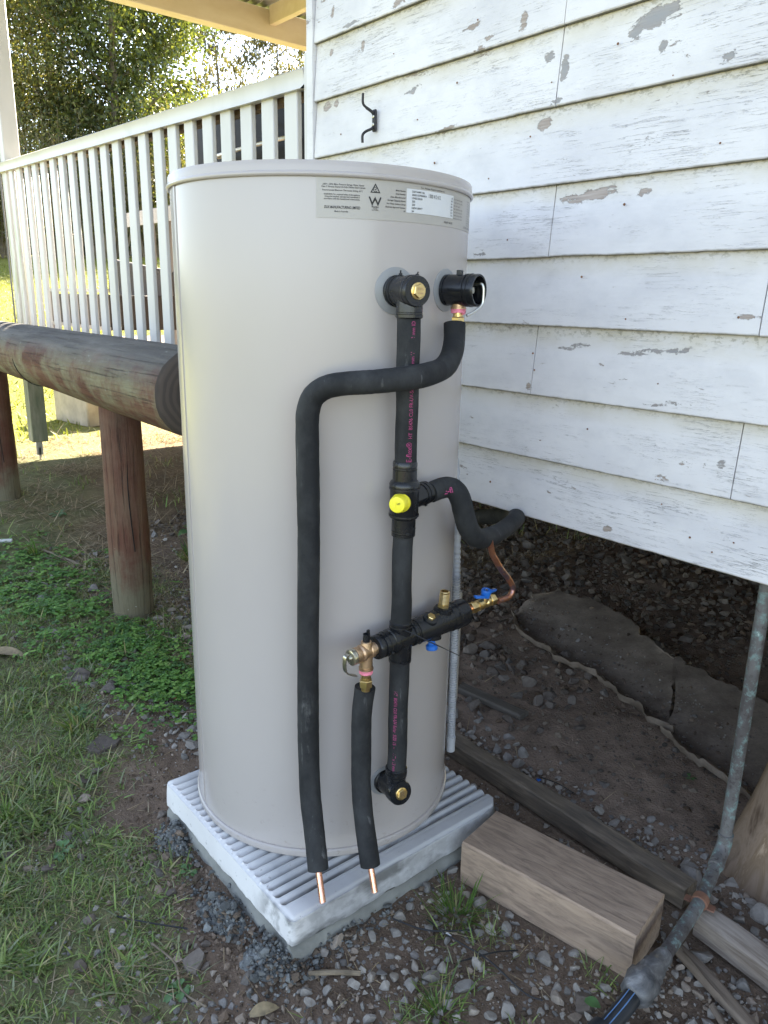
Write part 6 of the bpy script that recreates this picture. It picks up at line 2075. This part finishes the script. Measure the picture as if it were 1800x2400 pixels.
inview = lambda x, y: ((lambda q: (q[0] > -750) & (q[0] < 2300) & (q[1] < 2900) & (q[2] > 0.25))(np.array(to_px(x, y, 0 * x)))).astype(float)
patchy = lambda x, y, s, lo, hi, sd: sstep(lo, hi, fbm(x, y, s, 3, sd))
gp = [
    blades(260000, -3.6, -0.55, 0.0, 1.5, lambda x, y: inview(x, y) * turf(x, y) * (0.3 + 0.7 * patchy(x, y, 9, 0.34, 0.58, 71)) * 0.8, (0.020, 0.45), (0.0026, 0.35), (0.95, 0.4), GREEN),
    blades(40000, -2.6, -0.6, 0.0, 0.9, lambda x, y: inview(x, y) * turf(x, y) * patchy(x, y, 7, 0.44, 0.6, 75) * 0.7, (0.048, 0.3), (0.0048, 0.25), (1.0, 0.35), GREEN),
    blades(5000, -1.0, -0.5, 0.6, 1.15, lambda x, y: inview(x, y) * patchy(x, y, 11, 0.55, 0.62, 77) * 0.5, (0.035, 0.3), (0.0026, 0.25), (0.7, 0.35), GREEN),
    blades(26000, -6.5, -2.4, 0.5, 4.5, lambda x, y: inview(x, y) * patchy(x, y, 4, 0.48, 0.66, 79) * 0.5, (0.06, 0.4), (0.0045, 0.3), (0.7, 0.4), GREEN),
    blades(110000, -24, -6.2, -4.0, 11.0, lambda x, y: inview(x, y) * lawn(x, y), (0.06, 0.3), (0.010, 0.3), (0.6, 0.4), [(0.19, 0.225, 0.045), (0.22, 0.245, 0.05), (0.16, 0.19, 0.045), (0.26, 0.245, 0.10)]),
]
join_blades('grass', gp, M['grass'])
sp_ = [
    blades(120000, -3.6, -0.6, 0.0, 1.5, lambda x, y: inview(x, y) * (0.10 + 0.5 * turf(x, y)) * (0.15 + 0.85 * patchy(x, y, 6, 0.42, 0.6, 81)) * 0.55, (0.038, 0.5), (0.0016, 0.3), (1.35, 0.15), STRAW, 0.3),
    blades(70000, -6.6, -2.3, 1.0, 4.6, lambda x, y: inview(x, y) * (0.2 + 0.8 * patchy(x, y, 3, 0.36, 0.6, 83)), (0.075, 0.5), (0.0030, 0.3), (1.35, 0.18), STRAW, 0.3),
    blades(2500, -2.8, -0.5, 1.46, 2.4, lambda x, y: inview(x, y) * 0.10, (0.05, 0.4), (0.0016, 0.3), (1.4, 0.1), STRAW, 0.2),
]
join_blades('straw', sp_, M['straw'])

# clover: three round leaflets on a short stalk
NCL = 26000
cx_ = rng.uniform(-4.3, -1.75, NCL); cyy = rng.uniform(0.45, 1.5, NCL)
e1 = np.exp(-(((cx_ + 2.42) / 0.42) ** 2 + ((cyy - 0.93) / 0.15) ** 2) * 1.3)
e2 = 0.55 * np.exp(-(((cx_ + 3.3) / 0.7) ** 2 + ((cyy - 0.86) / 0.22) ** 2) * 1.2)
dcl = np.maximum(e1 * 1.4, e2) * (0.35 + 0.65 * sstep(0.38, 0.56, fbm(cx_, cyy, 9, 3, 91)))
k = (rng.random(NCL) < dcl * inview(cx_, cyy)) & ~blocked(cx_, cyy)
cx_, cyy = cx_[k], cyy[k]; n = len(cx_)
sz = 0.0068 * np.exp(rng.normal(0, 0.28, n)) * np.where(cx_ < -2.9, 1.35, 1.0)
ht = rng.uniform(0.010, 0.034, n)
V = []; F = []; C = []
hexa = np.array([(0, 0), (0.75, -0.65), (1.45, -0.72), (1.95, -0.3), (1.8, 0.0), (1.95, 0.3), (1.45, 0.72), (0.75, 0.65)])
base_a = rng.uniform(0, 6.28, n); zc = ground_z(cx_, cyy) + ht
VV = []; 
for l_ in range(3):
    a = base_a + l_ * 2.094 + rng.normal(0, 0.15, n)
    ca, sa = np.cos(a), np.sin(a)
    dr = rng.uniform(-0.45, 0.25, n)
    px_ = hexa[None, :, 0] * sz[:, None]; py_ = hexa[None, :, 1] * sz[:, None]
    X = cx_[:, None] + px_ * ca[:, None] - py_ * sa[:, None]
    Y = cyy[:, None] + px_ * sa[:, None] + py_ * ca[:, None]
    Z = zc[:, None] + px_ * dr[:, None] + np.abs(py_) * 0.3
    VV.append(np.stack([X, Y, Z], -1))
VV = np.stack(VV, 1).reshape(-1, 3)
FF = np.arange(n * 3 * 8).reshape(-1, 8)
pal = np.array([(0.11, 0.235, 0.055), (0.145, 0.29, 0.062), (0.09, 0.185, 0.06), (0.185, 0.32, 0.075)])
cc_ = np.repeat(pal[rng.integers(0, 4, n)] * rng.uniform(0.75, 1.25, (n, 1)), 24, 0)
kind(big_mesh('clover', VV, FF, M['grass'], tint=cc_), 'stuff')

# tufts one can point to
for (x, y, nb, ln_, w_, lab) in ((-0.925, 0.985, 150, 0.050, 0.0026, 'bright green grass tuft between the pad and the timber block'),
                             (-0.77, 0.80, 70, 0.045, 0.0026, 'small grass tuft in gravel near the bottom right'),
                             (-2.13, 0.60, 46, 0.055, 0.0055, 'light green broad bladed tuft below the stone pile on the left'),
                             (-1.845, 0.335, 50, 0.060, 0.0035, 'arching green tuft at the left edge of the ground'),
                             (-3.85, 0.98, 40, 0.085, 0.006, 'lime green grass tuft left of the clover patch at the left edge'),
                             (-3.35, 1.55, 26, 0.11, 0.008, 'thin green tuft on dry soil between the two log posts')):
    sdx = 0.022 if nb > 100 else 0.014
    x0 = rng.normal(x, sdx, nb); y0 = rng.normal(y, sdx, nb)
    keepx = iter(zip(x0, y0))
    V, F, Cc = None, None, None
    n = nb; zz = ground_z(x0, y0)
    L_ = ln_ * np.exp(rng.normal(0, 0.3, n)); a = np.arctan2(y0 - y, x0 - x) + rng.normal(0, 0.5, n)
    le_ = np.abs(rng.normal(0.35, 0.3, n)); bd = rng.uniform(0.5, 1.3, n)
    seg = 5; Vt = np.zeros((n, 2 * seg + 1, 3)); r_ = np.zeros(n); h = np.zeros(n)
    for i in range(seg + 1):
        t = i / seg; an = np.minimum(le_ + bd * t, 2.0)
        if i:
            r_ = r_ + np.sin(an) * L_ / seg; h = h + np.cos(an) * L_ / seg
        w = w_ * (1 - t * t * 0.95) / 2
        sxx, syy = -np.sin(a), np.cos(a)
        pz = zz + np.maximum(h, 0.002)
        if i < seg:
            Vt[:, 2 * i] = np.stack([x0 + np.cos(a) * r_ + sxx * w, y0 + np.sin(a) * r_ + syy * w, pz], -1)
            Vt[:, 2 * i + 1] = np.stack([x0 + np.cos(a) * r_ - sxx * w, y0 + np.sin(a) * r_ - syy * w, pz], -1)
        else:
            Vt[:, 2 * i] = np.stack([x0 + np.cos(a) * r_, y0 + np.sin(a) * r_, pz], -1)
    tri = []
    for i in range(seg - 1):
        tri += [(2 * i, 2 * i + 1, 2 * i + 3), (2 * i, 2 * i + 3, 2 * i + 2)]
    tri.append((2 * seg - 2, 2 * seg - 1, 2 * seg))
    Ft = (np.array(tri)[None] + (np.arange(n) * (2 * seg + 1))[:, None, None]).reshape(-1, 3)
    palt = np.array([(0.08, 0.16, 0.03), (0.11, 0.20, 0.04), (0.14, 0.20, 0.05), (0.07, 0.13, 0.03), (0.22, 0.20, 0.09)])
    Ct = np.repeat(palt[rng.integers(0, 5, n)] * rng.uniform(0.8, 1.2, (n, 1)), 2 * seg + 1, 0)
    tag(big_mesh('grass_tuft', Vt.reshape(-1, 3), Ft, M['grass'], tint=Ct), lab, 'grass tuft')

# broad leaved weeds
for (x, y, s_, nl, lab) in ((-2.22, 0.64, 0.05, 7, 'pale broad leaved weed below the stone pile on the left'), (-1.38, 0.60, 0.030, 5, 'small green weed sprouting from the mortar spoil at the pad'),
                        (-1.115, 0.455, 0.034, 6, 'grey green weed at the bottom beside the flat buff stone'), (-3.65, 1.75, 0.16, 6, 'tall soft leaved weed between the log posts'),
                        (-0.875, 1.845, 0.022, 4, 'tiny two leaved seedling on the lip of the gutter'), (-4.45, 1.28, 0.06, 9, 'low round leaved weed at the foot of the farther log post'),
                        (-1.63, 0.405, 0.035, 6, 'small leafy weed in the grass below the lone grey stone')):
    t0 = thing('weed', lab, 'weed', (x, y, float(ground_z(x, y))))
    for q in range(nl):
        a = q * 2.4 + random.uniform(-0.3, 0.3); z0 = float(ground_z(x, y)) + s_ * 0.1
        V = []; F = []; n = 6; el = random.uniform(0.25, 0.9)
        ax = Vector((math.cos(a) * math.cos(el), math.sin(a) * math.cos(el), math.sin(el))); sd_ = Vector((-math.sin(a), math.cos(a), 0))
        ln = s_ * random.uniform(0.7, 1.2)
        for i in range(n + 1):
            t = i / n; ww = 0.002 * s_ / 0.04 if t < 0.3 else s_ * 0.24 * math.sin(math.pi * (t - 0.3) / 0.7 * 0.96 + 0.06)
            p = Vector((x, y, z0)) + ax * t * ln + Vector((0, 0, -0.45 * ln * t * t))
            V += [tuple(p - sd_ * ww + Vector((0, 0, ww * 0.3))), tuple(p), tuple(p + sd_ * ww + Vector((0, 0, ww * 0.3)))]
        for i in range(n):
            for j in range(2):
                b_ = i * 3 + j; F.append((b_, b_ + 3, b_ + 4, b_ + 1))
        MB().add(V, F).build('leaf', M['weed'], t0, ang=60)

# fallen twigs
for (pts, r_, lab) in (([(-1.245, 0.455), (-1.17, 0.47), (-1.11, 0.455), (-1.05, 0.475)], 0.0022, 'thin dry twig lying in the straw in front of the pad corner'),
                       ([(-0.985, 0.655), (-0.955, 0.70), (-0.925, 0.735)], 0.005, 'short thick brown twig in the gravel beside the pad corner'),
                       ([(-3.9, 1.02), (-3.75, 1.06), (-3.55, 1.1)], 0.006, 'pale grey stick near the foot of the farther log post'),
                       ([(-2.62, 1.0), (-2.45, 0.98), (-2.2, 1.05)], 0.0028, 'thin pale stem lying between the nearer log post and the heater')):
    tag(MB().tube(spline([(x, y, float(ground_z(x, y)) + r_ + 0.006) for x, y in pts], 5), r_, 7, wob=0.15).build('twig', M['twig']), lab, 'twig')

# ------------------------------------------------------------------ trees beyond the verandah
def at(d, px):
    p = FWD * d + RGT * (d * 1.04 * (px - 900) / 1800)
    return p.x, p.y


def tree(name, px, d, h, crown, leaf, nl, pal, label, clumps=60, trunk_r=0.16, droop=0.0, base=0.15, spread=1.0, group='trees beyond the verandah', limbs=14, sd=0, csig=0.30):
    r_ = np.random.default_rng(500 + sd)
    x, y = at(d, px); z0 = float(ground_z(x, y)) - 0.1
    t0 = thing(name, label, 'tree', (x, y, z0), group)
    mb = MB()
    lean = r_.uniform(-0.05, 0.05, 2)
    axis_ = [(x + lean[0] * t * h + 0.12 * math.sin(3 * t + sd), y + lean[1] * t * h, z0 + t * h * 0.9) for t in np.linspace(0, 1, 9)]
    mb.tube(axis_, [trunk_r * (1 - 0.88 * t) for t in np.linspace(0, 1, 9)], 8)
    cl_ = []
    for i in range(limbs):
        t = base + (0.95 - base) * (i + 0.5) / limbs
        p0 = Vector(axis_[min(8, int(t * 8))]).lerp(Vector(axis_[min(8, int(t * 8) + 1)]), (t * 8) % 1)
        a = i * 2.4 + r_.uniform(-0.4, 0.4)
        ln = crown * spread * math.sqrt(max(0.08, 1 - ((t - 0.55) / 0.55) ** 2)) * r_.uniform(0.65, 1.1)
        p1 = p0 + Vector((math.cos(a) * ln, math.sin(a) * ln, ln * r_.uniform(0.2, 0.7)))
        pm = p0.lerp(p1, 0.5) + Vector((0, 0, -0.08 * ln))
        mb.tube([tuple(p0), tuple(pm), tuple(p1)], [trunk_r * 0.35 * (1 - t * 0.6), trunk_r * 0.2 * (1 - t * 0.5), 0.012], 6)
        for q in range(max(1, clumps // limbs)):
            s_ = r_.uniform(0.35, 1.05)
            pc = p0.lerp(p1, s_) + Vector(r_.normal(0, crown * 0.17, 3))
            cl_.append(pc)
            mb.tube([tuple(p0.lerp(p1, s_ * 0.8)), tuple(pc)], [0.014, 0.006], 4, cap=False)
    mb.build('trunk', M['bark'], t0, ang=60)
    n = nl
    ci = r_.integers(0, len(cl_), n)
    C = np.array([c[:] for c in cl_])[ci]
    sg = crown * csig
    O = r_.normal(0, 1, (n, 3)) * np.array([sg, sg, sg * 0.75]) * r_.uniform(0.6, 1.1, (n, 1))
    O[:, 2] -= droop * np.abs(O[:, 0] + O[:, 1]) * 0.6 + droop * r_.exponential(0.5, n)
    P = C + O
    low_ = P[:, 2] > ground_z(P[:, 0], P[:, 1]) + 0.05
    P = P[low_]; n = len(P); ci = ci[low_]
    u_ = r_.normal(0, 1, (n, 3)); u_[:, 2] -= droop * 2.5; u_ /= np.linalg.norm(u_, axis=1, keepdims=True)
    w_ = np.cross(u_, r_.normal(0, 1, (n, 3))); w_ /= np.linalg.norm(w_, axis=1, keepdims=True)
    L_ = (leaf[0] * np.exp(r_.normal(0, 0.25, n)))[:, None]; W_ = (leaf[1] * np.exp(r_.normal(0, 0.25, n)))[:, None]
    V = np.stack([P - u_ * L_ / 2, P + w_ * W_ / 2, P + u_ * L_ / 2, P - w_ * W_ / 2], 1).reshape(-1, 3)
    F = np.arange(n * 4).reshape(-1, 4)
    ptint = r_.uniform(0.7, 1.3, len(cl_))[ci][:, None]
    Cc = np.array(pal)[r_.integers(0, len(pal), n)] * ptint * r_.uniform(0.75, 1.25, (n, 1))
    big_mesh('crown', V, F, M['leaf'], parent=t0, tint=np.repeat(Cc, 4, 0))


DK = [(0.058, 0.080, 0.030), (0.070, 0.095, 0.034), (0.085, 0.110, 0.038), (0.05, 0.068, 0.036)]
MD = [(0.105, 0.128, 0.045), (0.13, 0.145, 0.046), (0.15, 0.152, 0.054), (0.098, 0.108, 0.048)]
OL = [(0.135, 0.134, 0.058), (0.16, 0.142, 0.072), (0.13, 0.108, 0.06), (0.165, 0.165, 0.062)]
GU = [(0.085, 0.088, 0.052), (0.105, 0.10, 0.056), (0.125, 0.108, 0.06), (0.075, 0.076, 0.048)]
tree('broadleaf_tree', 320, 27.5, 13.5, 2.6, (0.145, 0.082), 38000, DK + MD[:2], 'dense dark glossy broadleaf tree in the middle beyond the railing', 110, 0.2, sd=1, base=0.06, limbs=26, csig=0.24)
tree('broadleaf_tree', 425, 29.5, 11.6, 1.5, (0.145, 0.082), 17000, DK + MD, 'green broadleaf tree at the right end of the dense row, against the sky', 70, 0.16, sd=2, base=0.06, limbs=22, csig=0.26)
tree('wattle_tree', 75, 26.5, 9.6, 2.8, (0.145, 0.05), 36000, MD + OL, 'lighter yellow green fine leaved tree at the left', 100, 0.12, sd=3, base=0.06, limbs=26, csig=0.22)
tree('wattle_tree', 205, 27.0, 8.6, 2.0, (0.145, 0.05), 21000, MD + OL[:2], 'olive fine leaved tree between the light left tree and the dark one', 80, 0.12, sd=4, base=0.05, limbs=22, csig=0.24)
tree('gum_tree', 40, 36.0, 20, 4.1, (0.26, 0.08), 12000, GU + DK[:2], 'tall dark gum tree behind, at the upper left', 60, 0.3, 0.35, sd=5, base=0.2, limbs=16, csig=0.22)
tree('gum_tree', 215, 38.0, 21, 4.3, (0.26, 0.09), 15000, DK + GU, 'tall dark gum tree behind the dense broadleaf tree', 70, 0.32, 0.2, sd=6, base=0.15, limbs=18, csig=0.22)
tree('gum_tree', 560, 44.0, 14.5, 1.7, (0.30, 0.085), 2600, GU, 'sparse drooping gum with bare branches against the sky', 26, 0.16, 0.5, sd=7, base=0.5, limbs=11, csig=0.20)
tree('gum_tree', 672, 45.0, 13.8, 2.0, (0.30, 0.085), 4200, GU, 'drooping gum foliage beside the corner post below the beam', 28, 0.16, 0.5, sd=8, base=0.45, limbs=11, csig=0.22)
tree('wattle_tree', 590, 34.0, 7.0, 2.0, (0.18, 0.055), 12000, [(0.23, 0.24, 0.085), (0.27, 0.27, 0.10), (0.19, 0.20, 0.075)], 'pale sunlit bushy tree low against the sky at right', 60, 0.12, sd=9, base=0.12, limbs=18, csig=0.26)
tree('wattle_tree', 500, 35.0, 6.8, 1.6, (0.18, 0.055), 6500, [(0.23, 0.24, 0.085), (0.27, 0.27, 0.10)], 'pale bush peeping out behind the right broadleaf tree', 44, 0.12, sd=10, base=0.12, limbs=16, csig=0.26)
# a far-off wood closing the view below the nearer crowns
n = 60000
rw = np.random.default_rng(77)
ang_ = rw.uniform(-0.75, 0.35, n); dd = rw.uniform(52, 66, n)
fx_ = FWD.x * np.cos(ang_) * dd + RGT.x * np.sin(ang_) * dd; fy_ = FWD.y * np.cos(ang_) * dd + RGT.y * np.sin(ang_) * dd
top_ = 4.0 + 3.2 * fbm(ang_ * 14, ang_ * 3, 1.0, 4, 44)
P = np.stack([fx_, fy_, ground_z(fx_, fy_) + top_ * rw.random(n) ** 0.8], -1)
u_ = rw.normal(0, 1, (n, 3)); u_ /= np.linalg.norm(u_, axis=1, keepdims=True)
w_ = np.cross(u_, rw.normal(0, 1, (n, 3))); w_ /= np.linalg.norm(w_, axis=1, keepdims=True)
V = np.stack([P - u_ * 0.30, P + w_ * 0.17, P + u_ * 0.30, P - w_ * 0.17], 1).reshape(-1, 3)
Cc = np.array(DK + GU)[rw.integers(0, 8, n)] * rw.uniform(0.6, 1.2, (n, 1))
kind(big_mesh('distant_wood', V, np.arange(n * 4).reshape(-1, 4), M['leaf'], tint=np.repeat(Cc, 4, 0)), 'stuff')
# scrub with bare stems along the foot of the trees
for i, (px, d, h, cr_, lab) in enumerate(((60, 24.5, 3.6, 1.7, 'brownish twiggy shrub at the far left below the light tree'), (190, 24.8, 4.2, 1.8, 'twiggy shrub with bare stems in the middle left'), (300, 25.2, 3.5, 1.7, 'grey green scrubby shrub below the dense broadleaf tree'), (400, 26.0, 3.7, 1.7, 'low scrubby shrub at the right foot of the dense tree'), (500, 27.0, 4.0, 1.7, 'low green shrub furthest right along the foot of the trees'))):
    r_ = np.random.default_rng(900 + i)
    x, y = at(d, px); z0 = float(ground_z(x, y)) - 0.05
    t0 = thing('shrub', lab, 'shrub', (x, y, z0), 'scrub below the trees')
    mb = MB(); tips = []
    for q in range(46):
        a = r_.uniform(0, 6.28); rr = cr_ * math.sqrt(r_.random()); hh = h * r_.uniform(0.55, 1.05)
        b0 = Vector((x + 0.35 * rr * math.cos(a), y + 0.35 * rr * math.sin(a), z0))
        b1 = Vector((x + rr * math.cos(a), y + rr * math.sin(a), z0 + hh))
        bm_ = b0.lerp(b1, 0.5) + Vector(r_.normal(0, 0.12, 3))
        mb.tube([tuple(b0), tuple(bm_), tuple(b1)], [0.018, 0.011, 0.004], 4, cap=False)
        for s_ in np.linspace(0.45, 1.05, 5):
            tips.append(b0.lerp(b1, s_) + Vector(r_.normal(0, 0.16, 3)))
    mb.build('stems', M['twig'], t0, ang=60)
    n = 7500
    ci = r_.integers(0, len(tips), n)
    P = np.array([c[:] for c in tips])[ci] + r_.normal(0, 0.20, (n, 3))
    u_ = r_.normal(0, 1, (n, 3)); u_ /= np.linalg.norm(u_, axis=1, keepdims=True)
    w_ = np.cross(u_, r_.normal(0, 1, (n, 3))); w_ /= np.linalg.norm(w_, axis=1, keepdims=True)
    L_ = (0.085 * np.exp(r_.normal(0, 0.25, n)))[:, None]; W_ = L_ * 0.42
    V = np.stack([P - u_ * L_ / 2, P + w_ * W_ / 2, P + u_ * L_ / 2, P - w_ * W_ / 2], 1).reshape(-1, 3)
    Cc = np.array(OL + MD[:1])[r_.integers(0, 5, n)] * r_.uniform(0.7, 1.3, (n, 1))
    big_mesh('foliage', V, np.arange(n * 4).reshape(-1, 4), M['leaf'], parent=t0, tint=np.repeat(Cc, 4, 0))
